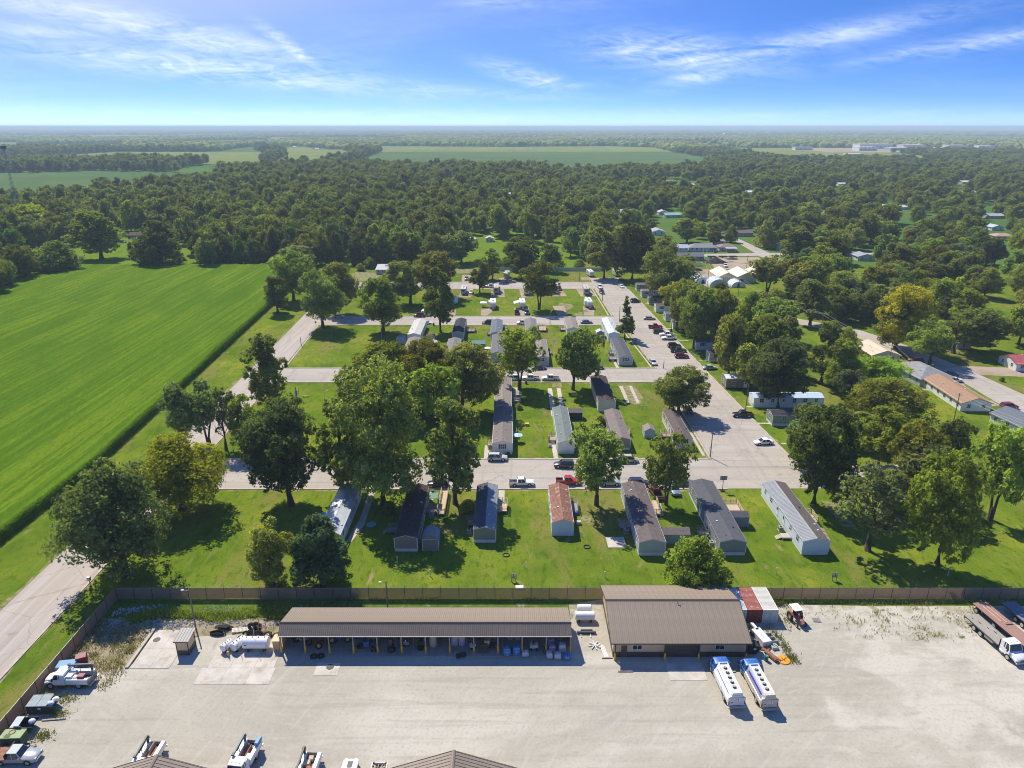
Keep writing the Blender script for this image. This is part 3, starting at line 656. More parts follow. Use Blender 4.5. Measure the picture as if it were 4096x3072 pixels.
def tree(x, y, w, h, dx, kd, tint, label, group=None, rz=None, name=None, k=None):
    if w > 16 and y < 330 and kd+'_large' in PROTO: kd = kd+'_large'
    vs = PROTO[kd]; cm, tm, H0, W0 = vs[(k if k is not None else rnd.randrange(len(vs))) % len(vs)]
    t = thing(name or NAMES.get(kd, 'tree'), label, 'tree', (x, y, 0), rnd.uniform(0, 6.28) if rz is None else rz, group)
    t.scale = (w/W0, w/W0, h/H0)
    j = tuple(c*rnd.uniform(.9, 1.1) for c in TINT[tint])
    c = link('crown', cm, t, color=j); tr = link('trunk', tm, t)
    if abs(dx) > 1:   # a crown that leans off its trunk
        a = -t.rotation_euler.z; l = (dx*math.cos(a)/t.scale[0]*.8, dx*math.sin(a)/t.scale[0]*.8)
        c.location = (l[0], l[1], 0)
    CROWN0.setdefault((kd, cm.name), c)
    return t
TREES = [
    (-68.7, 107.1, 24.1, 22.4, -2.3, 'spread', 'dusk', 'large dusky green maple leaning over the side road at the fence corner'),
    (-68.5, 129.9, 21.4, 16.3, -0.4, 'spread', 'gold', 'yellow green locust tree with a flat spreading crown by the bend'),
    (-75.4, 161.1, 14.4, 16.9, -4.0, 'vase', 'grey', 'grey green tree with a leaning trunk beside the side road'),
    (-70.7, 159.6, 8.7, 16.4, 1.4, 'bare', 'grey', 'thin tree with bare upper limbs beside the leaning grey green tree'),
    (-66.0, 158.8, 9.5, 15.0, 1.4, 'oval', 'lime', 'pale lime tree tucked behind the thin bare limbed tree'),
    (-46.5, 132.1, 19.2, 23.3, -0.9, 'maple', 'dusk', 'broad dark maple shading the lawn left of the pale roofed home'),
    (-27.1, 132.1, 27.5, 31.3, -2.4, 'tall', 'mid', 'tallest broad tree, its trunk between the pale and brown roofed homes'),
    (-12.0, 132.7, 13.2, 23.3, 0.1, 'oval', 'mid', 'upright maple behind the wooden ramp of the brown roofed home'),
    (-68.4, 186.7, 13.5, 21.4, 1.0, 'oval', 'mid', 'full green tree above the blue slide by the side road'),
    (-35.3, 186.7, 17.0, 16.6, 0.1, 'maple', 'mid', 'bushy tree overhanging the middle street left of the grey homes'),
    (-23.8, 186.7, 14.7, 18.0, -0.4, 'maple', 'mid', 'bushy tree hiding the driveway beside the grey shingled home'),
    (-14.1, 183.6, 13.9, 18.4, -0.1, 'maple', 'mid', 'wide tree crowding the home with maroon shutters'),
    (-45.5, 178.6, 9.6, 8.3, 1.1, 'shrubtree', 'mid', 'small tree in the open lawn by the street lamp'),
    (17.8, 132.1, 13.6, 17.9, -0.6, 'vase', 'mid', 'twin stemmed maple beside the rusty roofed home'),
    (32.5, 132.1, 10.3, 15.8, -0.4, 'vase', 'mid', 'maple with forked trunk beside the dark red pickup'),
    (-32.8, 103.9, 10.8, 13.6, 0.0, 'pine', 'pine', 'dark blue green pine behind the yard fence'),
    (-41.4, 104.3, 8.5, 12.4, 0.7, 'willow', 'lime', 'soft drooping green tree left of the dark pine'),
    (31.7, 103.3, 11.6, 10.0, 0.1, 'shrubtree', 'bright', 'round bright green shrub tree behind the brown warehouse roof'),
    (64.0, 132.9, 15.5, 21.6, 1.2, 'tall', 'dark', 'tall dark tree at the end of the front street by the white sedan'),
    (67.0, 115.1, 13.6, 18.3, -1.2, 'bare', 'grey', 'thinning tree with bare twigs right of the long white home'),
    (77.7, 110.8, 13.6, 22.0, -1.4, 'tall', 'fresh', 'big fresh green tree next to the thinning tree'),
    (97.1, 126.2, 13.6, 20.7, 1.3, 'vase', 'fresh', 'fresh green tree on a short leaning trunk at the right edge lawn'),
    (102.8, 150.6, 9.2, 11.8, 0.1, 'maple', 'dark', 'dark rounded tree behind the right edge lawn trees'),
    (85.6, 149.7, 12.0, 14.8, 1.0, 'oval', 'fresh', 'yellowish green tree behind the thinning bare twig tree'),
    (87.1, 138.4, 13.8, 15.8, 1.1, 'maple', 'fresh', 'bright leafy tree between the tall dark tree and the right lawn'),
    (96.7, 169.8, 23.1, 14.9, 0.8, 'spread', 'fresh', 'wide low tree between the trailer homes and the brown roofed house'),
    (108.8, 200.7, 18.3, 11.0, 0.1, 'maple', 'fresh', 'leafy green tree left of the grey hip roofed house'),
    (98.3, 200.7, 11.3, 16.1, 0.1, 'oval', 'olive', 'brownish olive tree below the blue roofed house'),
    (75.6, 187.9, 17.7, 19.7, 0.8, 'maple', 'dusk', 'big dark grey green maple over the white trailer home'),
    (97.0, 209.6, 12.2, 19.0, -0.1, 'oval', 'mid', 'green tree left of the brownish olive tree'),
    (139.9, 226.1, 16.7, 14.3, -0.8, 'vase', 'olive', 'tree with an open fan of limbs beside the side street'),
    (155.5, 239.1, 22.8, 15.6, 9.4, 'maple', 'dark', 'heavy dark tree across the side street from the hip roofed house'),
    (136.8, 243.1, 15.7, 16.4, 0.4, 'oval', 'mid', 'dark trunked tree behind the tan gabled house'),
    (137.6, 243.3, 21.5, 23.4, 1.2, 'tall', 'gold', 'golden green tree standing out above the rooftops on the right'),
    (46.4, 182.5, 16.6, 13.3, 1.7, 'maple', 'mid', 'round maple on the corner behind the tan home'),
    (2.3, 202.1, 16.6, 18.8, -0.1, 'vase', 'fresh', 'fan shaped tree with swept crown by the white pickups'),
    (18.5, 202.1, 14.8, 18.9, 2.7, 'maple', 'mid', 'rounded tree with dark trunk beside the middle street'),
    (42.4, 257.1, 8.1, 16.0, 0.9, 'spruce', 'dark', 'sparse spruce on the kerb by the white metal roofed home'),
    (11.8, 302.5, 17.2, 20.4, 0.9, 'vase', 'mid', 'fork trunked tree on the camper lawn'),
    (-15.5, 335.8, 11.7, 15.9, 0.2, 'oval', 'mid', 'slim dense tree between two campers'),
    (-27.8, 266.2, 13.7, 24.9, 0.9, 'oval', 'mid', 'tall leafy tree behind the blue black roofed home'),
    (-49.8, 264.6, 17.7, 21.2, -1.2, 'oval', 'olive', 'olive green tree with low twigs beside the guyed pole'),
    (-75.0, 272.8, 19.4, 22.9, 0.0, 'maple', 'mid', 'leafy tree on the corner lawn by the stop sign'),
    (-75.7, 294.8, 17.3, 21.7, 2.6, 'maple', 'mid', 'broad tree behind the silver parked sedan'),
    (-100.1, 319.3, 21.5, 22.3, 1.4, 'maple', 'mid', 'tree with a visible trunk at the corner of the cornfield'),
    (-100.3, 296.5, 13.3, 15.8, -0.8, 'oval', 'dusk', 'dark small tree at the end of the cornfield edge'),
    (-45.7, 313.3, 18.3, 18.8, -4.1, 'oval', 'mid', 'dark trunked tree left of the campers'),
    (-35.2, 323.4, 24.6, 21.4, 0.9, 'maple', 'mid', 'wide tree behind the first camper'),
    (4.4, 371.6, 18.4, 18.2, 0.8, 'oval', 'dark', 'dark tall tree by the white board fence'),
    (-10.2, 366.9, 13.7, 16.0, -1.4, 'oval', 'mid', 'tree left of the beige camper by the board fence'),
    (19.3, 389.1, 13.5, 14.8, 1.2, 'maple', 'dark', 'bushy tree against the long white board fence'),
    (48.5, 371.0, 17.5, 26.0, -2.4, 'oval', 'mid', 'tall tree between the two parked white campers'),
    (62.8, 368.2, 24.3, 28.5, 0.6, 'tall', 'dark', 'tallest dark tree at the head of the wide street'),
    (69.1, 318.1, 28.7, 23.5, 1.3, 'maple', 'mid', 'huge leafy tree over the tan and white trailer homes'),
    (64.4, 268.8, 11.2, 18.4, 1.4, 'maple', 'mid', 'tree overhanging the row of parked pickups'),
    (65.6, 244.9, 17.9, 22.0, 1.3, 'maple', 'mid', 'wide tree above the maroon parked car'),
    (77.0, 252.9, 12.5, 19.5, 0.8, 'maple', 'mid', 'tree in the thick clump behind the trailer homes'),
    (68.1, 210.9, 12.3, 20.8, 0.8, 'maple', 'olive', 'olive tree over the cream ended trailer home'),
    (76.7, 209.9, 14.6, 20.4, 2.0, 'maple', 'dark', 'dark tree crown above the far side of the trailer homes'),
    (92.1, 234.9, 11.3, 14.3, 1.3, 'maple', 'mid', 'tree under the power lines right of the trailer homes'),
    (92.0, 267.3, 11.9, 15.5, 0.2, 'shrubtree', 'bright', 'bright green tree below the double power line'),
    (122.9, 336.8, 20.8, 16.8, 1.3, 'vase', 'olive', 'open tree right of the greenhouses'),
    (107.8, 346.3, 5.7, 3.2, -5.5, 'shrubtree', 'bright', 'little bush in front of the hoop house'),
    (166.4, 471.9, 17.4, 17.5, 0.3, 'shrubtree', 'mid', 'ball shaped tree on the lawn by the road junction'),
    (167.6, 419.3, 22.1, 19.7, -0.5, 'oval', 'olive', 'yellowish open tree beside the road junction'),
    (151.4, 494.7, 9.5, 11.8, 0.4, 'shrubtree', 'mid', 'small round tree by the brown roofed house'),
    (135.9, 483.1, 10.7, 10.5, 1.1, 'oval', 'dark', 'dark tree behind the brown roofed house'),
    (120.3, 492.4, 23.2, 16.4, 1.5, 'maple', 'olive', 'tree between the house with carport and white houses'),
    (-247.8, 429.1, 33.1, 28.1, -4.1, 'oval', 'mid', 'lone tree on the meadow behind the cornfield'),
    (-202.0, 409.8, 35.6, 24.7, 0.2, 'oval', 'dark', 'dense round clump tree at the far edge of the cornfield'),
    (-200.9, 446.1, 10.1, 23.7, -0.4, 'oval', 'mid', 'slim tree in the gap between two dense clumps'),
    (-353.1, 527.3, 42.0, 22.2, 0.9, 'spread', 'gold', 'yellowing broad tree at the left edge of the wood'),
    (-267.0, 385.6, 25.1, 14.2, 3.1, 'shrubtree', 'fresh', 'bright bushy tree at the left end of the cornfield'),
    (-250.0, 385.6, 25.8, 16.8, 3.4, 'maple', 'mid', 'dark bushy tree at the left end of the cornfield'),
    (-264.7, 372.0, 17.7, 9.9, -1.0, 'shrubtree', 'mid', 'grey green bush tree below the left wood'),
    (-325.8, 460.4, 20.9, 9.5, -0.8, 'maple', 'fresh', 'fresh crown on the left margin above the cornfield'),
    (-282.4, 533.7, 12.9, 24.3, 0.9, 'oval', 'gold', 'tree with a yellow tipped top by the brown house in the wood'),
    (-533.4, 958.1, 27.6, 13.7, 0.0, 'shrubtree', 'dusk', 'dark low tree standing alone in the far bean field'),
    (-514.0, 958.1, 13.0, 13.4, 0.0, 'pine', 'dusk', 'dark conical tree beside the low lone tree in the bean field'),
    (-62.4, 419.9, 21.3, 18.1, -0.4, 'maple', 'mid', 'round tree in front of the dark wood behind the cornfield'),
    (-121.2, 396.4, 25.8, 13.2, 0.3, 'maple', 'grey', 'feathery grey green tree at the wood corner'),
    (5.8, 396.4, 23.7, 17.9, 0.0, 'maple', 'dark', 'dark maple near the far campers'),
    (-29.7, 415.8, 23.3, 18.0, -2.9, 'maple', 'grey', 'pale green tree near the small far sheds'),
]

_kind = {'dense round clump': 'shrubtree', 'dark bushy tree at the left end': 'shrubtree'}
_big = {'tallest broad tree': (20, 1, .5), 'large dusky': (20.5, .97, -.5), 'bushy tree overhanging': (21, 1.15, .1), 'bushy tree hiding': (19, 1.1, -.4), 'wide tree crowding': (19, 1.08, 2.6)}
TREES = [(x, y, *next(((a, h*b, c) for k, (a, b, c) in _big.items() if label.startswith(k)), (w, h, dx)), next((b for a, b in _kind.items() if label.startswith(a)), kd), tint, label) for (x, y, w, h, dx, kd, tint, label) in TREES]
_rw = random.Random(12)
for k in range(13): TREES.append((-176+k*9.4+_rw.uniform(-2, 2), 409+_rw.uniform(-1.5, 3), _rw.uniform(12, 16), _rw.uniform(13, 21), 0, 'shrubtree', _rw.choice(('mid', 'dark', 'dusk', 'dark')), 'dense tree leafy to the ground along the far edge of the cornfield'))
TREES.append((-20.5, 175.5, 14.5, 16.5, 0, 'maple', 'fresh', 'rounded bushy tree nearest the front street of the middle clump'))
TREES.append((-41.5, 184, 13, 14, 0, 'maple', 'mid', 'leftmost bushy tree of the middle clump beside the open lawn'))
TREES = [(*t[:6], 'fresh' if t[7].startswith(('bushy tree overhanging', 'bushy tree hiding')) else t[6], t[7]) for t in TREES]
TREES.append((-30, 179.0, 14, 15.5, 0, 'maple', 'fresh', 'lighter bushy tree in front of the two bushy trees on the middle street'))
TREES.append((-36.5, 136.5, 12.5, 21.5, 0, 'oval', 'mid', 'narrower green tree pressed against the left of the tallest broad tree'))
for (x, y, w, h, dx, kd, tint, label) in TREES: tree(x, y, w, h, dx, kd, tint, label, group='dense trees of the wood edge beyond the cornfield' if label.startswith('dense tree leafy') else None)

# ------------------------------------------------------------------ woods
def inside(X, Y, poly):
    r = np.zeros(X.shape, bool); n = len(poly)
    for i in range(n):
        x1, y1 = poly[i]; x2, y2 = poly[(i+1) % n]
        if y1 == y2: continue
        c = ((y1 > Y) != (y2 > Y)) & (X < (x2-x1)*(Y-y1)/(y2-y1)+x1); r ^= c
    return r
FAR_HOUSES = [  # x, y, width, depth, facing, wall, roof, roof kind, label
    (-267, 516, 13, 10, 0, (.16,.09,.08), (.10,.06,.06), 'gable', 'dark brown house with an open porch deep in the left wood'),
    (106, 668, 13, 9, 0, (.7,.7,.7), (.36,.42,.52), 'gable', 'house with a pale blue metal roof seen between the mid trees'),
    (141, 640, 15, 9, 10, (.55,.55,.52), (.26,.42,.36), 'gable', 'house with a pale green metal roof among the mid trees'),
    (137, 662, 9, 8, 90, (.7,.7,.7), (.42,.44,.48), 'gable', 'white gabled house just behind the pale green roof'),
    (108, 536, 13, 9, 90, (.75,.75,.75), (.35,.35,.38), 'gable', 'white gabled house with a carport behind the two white houses'),
    (140, 487, 8, 8, 90, (.55,.48,.42), (.42,.36,.33), 'hip', 'little beige house half hidden by a small round tree'),
    (168, 528, 15, 10, 0, (.45,.35,.28), (.14,.11,.11), 'gable', 'brown roofed house beyond the road junction'),
    (176, 464, 7, 6, 0, (.55,.55,.52), (.2,.2,.2), 'gable', 'small grey outbuilding beyond the ball shaped tree'),
    (364, 712, 9, 8, 90, (.75,.75,.74), (.40,.42,.44), 'gable', 'small white gabled house left of the larger white one'),
    (375, 706, 14, 10, 0, (.75,.75,.74), (.46,.50,.50), 'gable', 'larger white gabled house in the right hand trees'),
    (288, 660, 10, 8, 0, (.6,.55,.5), (.45,.26,.2), 'gable', 'house with a reddish tan roof peeping over the trees'),
    (374, 590, 13, 9, 0, (.62,.62,.62), (.42,.42,.44), 'gable', 'long grey roofed house with a white porch on the right'),
    (374, 560, 11, 9, 90, (.7,.72,.72), (.42,.46,.47), 'gable', 'pale grey gabled house beside a lawn on the right'),
    (421, 634, 13, 10, 0, (.5,.52,.52), (.36,.37,.4), 'gable', 'grey gabled house high on the right among trees'),
    (540, 872, 18, 12, 0, (.72,.72,.7), (.36,.46,.44), 'gable', 'house with a pale green porch roof far right'),
    (537, 895, 16, 10, 0, (.5,.45,.42), (.32,.20,.20), 'gable', 'maroon roofed house behind the pale green porch'),
    (211, 428, 10, 10, 90, (.62,.62,.64), (.30,.31,.34), 'gable', 'grey house glimpsed between crowns on the right'),
    (349, 512, 14, 10, 0, (.5,.42,.36), (.44,.28,.2), 'hip', 'low house with a brick red roof at the right'),
    (221, 1045, 20, 9, 0, (.66,.52,.46), (.52,.34,.28), 'gable', 'row of pinkish roofed park buildings by the sports field'),
    (240, 985, 16, 10, 0, (.66,.58,.5), (.55,.40,.34), 'hip', 'tan roofed park shelter by the sports field'),
    (285, 872, 14, 10, 0, (.75,.75,.75), (.6,.63,.66), 'gable', 'white clad building beyond the sports field lawn'),
    (-127, 872, 15, 11, 90, (.6,.55,.52), (.42,.38,.37), 'gable', 'large house with a pinkish grey gable in the middle wood'),
    (-86, 1075, 22, 10, 0, (.62,.62,.62), (.42,.42,.44), 'gable', 'pale grey roofed house far up the middle of the wood'),
    (-10, 845, 16, 11, 0, (.7,.7,.72), (.60,.62,.64), 'gable', 'pale roofed house left of the round dark tree'),
    (-327, 1210, 14, 10, 0, (.75,.75,.75), (.66,.66,.68), 'gable', 'white shed on the left edge of the far wood'),
    (-28, 496, 6, 5, 90, (.66,.68,.68), (.6,.62,.62), 'gable', 'little white shed in the clearing, the left one of two'),
    (-15.6, 500, 6, 5, 90, (.6,.6,.58), (.5,.48,.46), 'gable', 'little grey shed in the clearing, the right one of two'),
    (-70, 390, 7, 16, 0, (.5,.5,.5), (.52,.50,.48), 'gable', 'long metal shed at the end of the upper lane'),
    (640, 1040, 18, 12, 10, (.7,.62,.5), (.6,.5,.38), 'gable', 'tan roofed buildings at the far right margin'),
    (450, 1000, 16, 11, 0, (.7,.7,.7), (.5,.5,.52), 'gable', 'white house in the far trees right of the sports field'),
]
NOGO = [[(-100,58),(62,58),(62,403),(-244,403),(-240,320),(-240,58)], [(40,130),(68,130),(66,175),(64,213),(60,290),(57,344),(56,380),(40,380)], [(110,170),(175,150),(200,240),(168,222),(150,228),(132,262),(112,285),(106,283),(122,255),(123,215),(108,195)],
        [(86,340),(160,405),(180,440),(178,505),(90,475),(92,420)], [(60,165),(92,165),(94,192),(66,192)], [(60,92),(130,92),(110,128),(60,128)], [(-300,395),(-178,395),(-178,404),(-208,470),(-262,520),(-290,525)],
        [(74,283),(118,285),(150,400),(86,345)], [(100,128),(135,128),(150,172),(110,172)], [(128,262),(160,262),(150,225),(130,240)],
        [(-40,400),(32,400),(34,470),(-4,500),(-34,505)]] + [p for _, _, p in FIELDS]
_tx = np.array([t[0] for t in TREES]); _ty = np.array([t[1] for t in TREES]); _tw = np.array([t[2] for t in TREES])
def free(X, Y, margin=.42):
    ok = np.abs(X) < .76*Y + 14
    for p in NOGO: ok &= ~inside(X, Y, p)
    for i in range(len(_tx)): ok &= np.hypot(X-_tx[i], Y-_ty[i]) > _tw[i]*margin + 2
    for h in FAR_HOUSES:
        ok &= ~((np.abs(X-h[0]) < h[2]/2+5) & (np.abs(Y-h[1]) < h[3]/2+5))
        dep = 18 + h[1]*.115
        ok &= ~((np.abs(X-h[0]*Y/h[1]) < h[2]*.5+5.5) & (Y < h[1]) & (Y > h[1]-dep))
    return ok
def scatter(y0, y1, step, seed, jit=.46):
    r = np.random.default_rng(seed); out = []
    ys = np.arange(y0, y1, step*.9)
    for k, y in enumerate(ys):
        xs = np.arange(-.76*y-14, .76*y+14, step) + (step/2 if k % 2 else 0)
        out.append(np.stack([xs + r.uniform(-jit, jit, len(xs))*step, y + r.uniform(-jit, jit, len(xs))*step], -1))
    return np.concatenate(out)
pts = scatter(130, 700, 12.6, 21); ok = free(pts[:, 0], pts[:, 1])
_lo = np.sin(pts[:, 0]*.045+1)*np.sin(pts[:, 1]*.038) + .6*np.sin(pts[:, 0]*.11-pts[:, 1]*.07) + np.random.default_rng(6).normal(0, .45, len(pts))
ok &= ~((pts[:, 0] > 90) & (_lo > .38)); pts = pts[ok]
pts = pts[np.argsort(pts[:, 1])]
N_SINGLE = 300
zone_kinds = ('maple', 'maple', 'oval', 'tall', 'maple', 'oval', 'spread', 'willow')
def zone(x, y):
    if y > 400:
        if x < -260: return 'the left end of the wood beyond the cornfield', 'left end of the wood'
        if x < -150: return 'the wood straight beyond the cornfield', 'wood straight beyond the cornfield'
        if x < -30: return 'the dark wood behind the side road corner', 'wood behind the side road corner'
        if x < 62: return 'the wood behind the white board fence', 'wood behind the board fence'
        return ('the trees left of the upper street junction', 'trees left of the upper junction') if x < 150 else ('the trees right of the upper street junction', 'trees right of the upper junction')
    if x < -60: return 'the wood left of the cornfield', 'wood left of the cornfield'
    if y < 190: return 'the grove right of the wide street', 'grove right of the wide street'
    if x > 145 and y < 290: return 'the yards by the red roofed house', 'yards by the red roofed house'
    if x > 200: return 'the thick trees along the right edge', 'thick trees along the right edge'
    if y > 330: return 'the trees beside the greenhouses', 'trees beside the greenhouses'
    if x > 125: return 'the thicket right of the power line', 'thicket right of the power line'
    if y > 255: return 'the thicket under the power line', 'thicket under the power line'
    return 'the thicket behind the trailer homes', 'thicket behind the trailer homes'
words_ = {'mid': 'green', 'fresh': 'bright green', 'dark': 'dark green', 'olive': 'olive green', 'grey': 'greyish green', 'lime': 'yellow green', 'dusk': 'dusky blue green'}
rt = random.Random(4)
for x, y in pts[:N_SINGLE]:
    far = zone(x, y); q = rt.random(); w = 10.5+q*6.5+rt.uniform(-1, 1); kd = rt.choice(zone_kinds)
    h = (14+q*8 if x < 62 else 10.5+q*7)+rt.uniform(-1, 1.5)
    if y < 250: h *= .85; w *= .85
    if kd == 'spread': h *= .9
    tint = rt.choices(list(words_), (6, 4 if x > 60 else 1, 3, 3 if x > 60 else 1.5, 2, 1.5, 2))[0]
    t = tree(float(x), float(y), w, h, 0, kd, tint, words_[tint] + ' leafy tree in ' + far[0], group=words_[tint] + ' trees in ' + far[1], rz=rt.uniform(0, 6.28), k=rt.randrange(3))
rest = pts[N_SINGLE:]
# the far woods: one object, its crowns instanced on scattered points
far2 = scatter(700, 2450, 13.5, 22); far2 = far2[free(far2[:, 0], far2[:, 1])]
rr_ = np.random.default_rng(8)
# open ground between the woods past the first kilometre
def patchy(X, Y, f, thr):
    s = np.sin(X*f*1.0+1.3)*np.sin(Y*f*.55+.4) + .7*np.sin(X*f*1.9-Y*f*.7+2.1) + .5*np.sin(X*f*3.1+Y*f*1.3)
    return s > thr
cl = (far2[:, 1] < 1250) | ~patchy(far2[:, 0], far2[:, 1], .006, .9) | (far2[:, 0] > 250)
_lo = np.sin(far2[:, 0]*.021+1)*np.sin(far2[:, 1]*.017) + .6*np.sin(far2[:, 0]*.05-far2[:, 1]*.031) + rr_.normal(0, .4, len(far2))
cl &= ~((far2[:, 0] > 60) & (_lo > .5))
far2 = far2[cl]
P_ = np.concatenate([rest, far2]); n_ = len(P_)
me = D.meshes.new('woodland_points'); me.vertices.add(n_)
me.vertices.foreach_set('co', np.column_stack([P_, np.zeros(n_)]).astype(np.float32).ravel())
SRC = [c for (kd, nm), c in CROWN0.items() if kd in ('maple', 'oval', 'tall', 'spread')]
q_ = rr_.random(n_)**1.4; W_ = (9+q_*9)*rr_.uniform(.85, 1.15, n_)*np.where(P_[:, 1] > 1200, 1.15, 1.0); Hh = np.where(P_[:, 0] > 60, 9+q_*10, 12+q_*11)*rr_.uniform(.85, 1.15, n_); pick = rr_.integers(0, len(SRC), n_)
hw = np.array([[PROTO[kd][0][3], PROTO[kd][0][2]] for (kd, nm), c in CROWN0.items() if kd in ('maple', 'oval', 'tall', 'spread')])[pick]
sc_ = np.column_stack([W_/hw[:, 0], W_/hw[:, 0], Hh/hw[:, 1]]).astype(np.float32)
a = me.attributes.new('sc', 'FLOAT_VECTOR', 'POINT'); a.data.foreach_set('vector', sc_.ravel())
a = me.attributes.new('rt', 'FLOAT_VECTOR', 'POINT'); a.data.foreach_set('vector', np.column_stack([np.zeros(n_), np.zeros(n_), rr_.uniform(0, 6.28, n_)]).astype(np.float32).ravel())
a = me.attributes.new('pk', 'INT', 'POINT'); a.data.foreach_set('value', pick.astype(np.int32))
wood = link('distant_woodland', me); kind(wood, 'stuff'); wood['label'] = 'mass of leafy trees filling the land out to the far fields'; wood['category'] = 'woodland'
ng = D.node_groups.new('woodland', 'GeometryNodeTree'); ng.interface.new_socket('Geometry', in_out='INPUT', socket_type='NodeSocketGeometry'); ng.interface.new_socket('Geometry', in_out='OUTPUT', socket_type='NodeSocketGeometry')
GN = ng.nodes; gi = GN.new('NodeGroupInput'); go = GN.new('NodeGroupOutput'); iop = GN.new('GeometryNodeInstanceOnPoints'); jn = GN.new('GeometryNodeJoinGeometry')
for c in reversed(SRC):
    oi = GN.new('GeometryNodeObjectInfo'); oi.inputs['Object'].default_value = c; oi.inputs['As Instance'].default_value = True; oi.transform_space = 'ORIGINAL'
    ng.links.new(oi.outputs['Geometry'], jn.inputs[0])
def named(nm, ty):
    q = GN.new('GeometryNodeInputNamedAttribute'); q.data_type = ty; q.inputs['Name'].default_value = nm; return q.outputs['Attribute']
iop.inputs['Pick Instance'].default_value = True
ng.links.new(gi.outputs[0], iop.inputs['Points']); ng.links.new(jn.outputs[0], iop.inputs['Instance']); ng.links.new(named('pk', 'INT'), iop.inputs['Instance Index'])
e2r = GN.new('FunctionNodeEulerToRotation'); ng.links.new(named('rt', 'FLOAT_VECTOR'), e2r.inputs[0]); ng.links.new(e2r.outputs[0], iop.inputs['Rotation'])
ng.links.new(named('sc', 'FLOAT_VECTOR'), iop.inputs['Scale']); ng.links.new(iop.outputs[0], go.inputs[0])
md = wood.modifiers.new('woodland', 'NODES'); md.node_group = ng
# woods out to the horizon: every crown a small rough dome
def domes(name, P, wlo, whi, hlo, hhi, seed, label):
    r = np.random.default_rng(seed); n = len(P); w = r.uniform(wlo, whi, n)/2; h = r.uniform(hlo, hhi, n); K = 6
    ang = np.arange(K)[None, :]*2*np.pi/K + r.uniform(0, 6.28, n)[:, None]
    def ring(f, z): 
        q = w[:, None]*f*r.uniform(.8, 1.15, (n, K)); return np.stack([P[:, 0][:, None]+q*np.cos(ang), P[:, 1][:, None]+q*np.sin(ang), (h*z)[:, None]*r.uniform(.85, 1.15, (n, K))], -1)
    v = np.concatenate([ring(.9, .02), ring(1.05, .55), ring(.55, .92), np.stack([P[:, 0], P[:, 1], h], -1)[:, None, :]], 1).astype(np.float32)
    f = []
    for i in range(K):
        j = (i+1) % K; f += [(i, j, K+j), (i, K+j, K+i), (K+i, K+j, 2*K+j), (K+i, 2*K+j, 2*K+i), (2*K+i, 2*K+j, 3*K)]
    F = (np.array(f)[None] + (np.arange(n)*(3*K+1))[:, None, None]).reshape(-1, 3)
    me = D.meshes.new(name); quads_mesh(me, v.reshape(-1, 3), F); me.materials.append(M_leaf)
    at = me.attributes.new('tint', 'FLOAT', 'POINT'); at.data.foreach_set('value', np.repeat(np.clip(r.normal(.5, .28, n), 0, 1), 3*K+1).astype(np.float32))
    o = link(name, me); kind(o, 'stuff'); o['label'] = label; o['category'] = 'woodland'
p5 = scatter(2450, 5600, 21, 31); okp = np.ones(len(p5), bool)
for _, _, p in FIELDS: okp &= ~inside(p5[:, 0], p5[:, 1], p)
okp &= ~patchy(p5[:, 0], p5[:, 1], .0022, .75) | (p5[:, 0] > 900)
domes('far_woodland', p5[okp], 17, 30, 12, 21, 41, 'bluish bands of wood beyond the far crop fields')
p6 = scatter(5600, 15000, 62, 32); okp = np.ones(len(p6), bool)
for _, _, p in FIELDS: okp &= ~inside(p6[:, 0], p6[:, 1], p)
okp &= ~patchy(p6[:, 0], p6[:, 1], .0011, .8)
domes('horizon_woodland', p6[okp], 50, 95, 12, 22, 42, 'hazy line of wood along the horizon')
p7 = scatter(15000, 40000, 300, 33)
domes('horizon_woodland', p7, 250, 420, 12, 22, 43, 'last pale line of wood under the sky')
# the air: one closed box round everything, the sky outside it
hz = MB().box(-60000, 60000, -60000, 60000, -1.0, 92.0).build('haze', mat('haze_surface'))
hm = D.materials.new('haze_air'); hm.use_nodes = True; hn = hm.node_tree.nodes; hn.clear()
ho = hn.new('ShaderNodeOutputMaterial'); pv = hn.new('ShaderNodeVolumePrincipled'); pv.inputs['Color'].default_value = HAZE_COL; pv.inputs['Density'].default_value = HAZE_DENS; pv.inputs['Anisotropy'].default_value = .0
hm.node_tree.links.new(pv.outputs[0], ho.inputs['Volume']); hz.data.materials.clear(); hz.data.materials.append(hm); kind(hz, 'stuff')
hz['label'] = 'thin blue summer haze lying over the far country'; hz['category'] = 'haze'

# ------------------------------------------------------------------ shared bits
WHITE = mat('white_paint', (.78,.78,.76), rough=.45, var=.07, sc=1.0)
WHITE2 = mat('weathered_white', (.62,.62,.60), rough=.7, var=.16, sc=1.4, rust=((.42,.40,.36), .58, .75, 1.2))
BLACK = mat('black_paint', (.015,.015,.016), rough=.5, var=.3)
RUBBER = mat('rubber', (.018,.018,.018), rough=.9, var=.3, sc=3)
RIM = mat('wheel_rim', (.55,.54,.52), rough=.35, metal=.5, var=.15)
GLASS = glass()
YEL = mat('yellow_paint', (.75,.45,.03), rough=.6, var=.12)
WOOD = mat('weathered_wood', (.34,.27,.20), rough=.9, var=.25, sc=2.5, bump=.2)
WOODN = mat('new_wood', (.52,.40,.27), rough=.85, var=.18, sc=2.5, bump=.2)
WOODG = mat('grey_wood', (.30,.275,.24), rough=.9, var=.25, sc=2.5, bump=.2)
STEEL = mat('galvanised_steel', (.50,.50,.49), rough=.45, metal=.6, var=.15)
DARKST = mat('dark_steel', (.06,.065,.07), rough=.5, metal=.4, var=.25)
RUSTM = mat('rusty_steel', (.26,.11,.06), rough=.85, var=.3, sc=1.5, rust=((.40,.25,.18), .5, .7, 2.0))
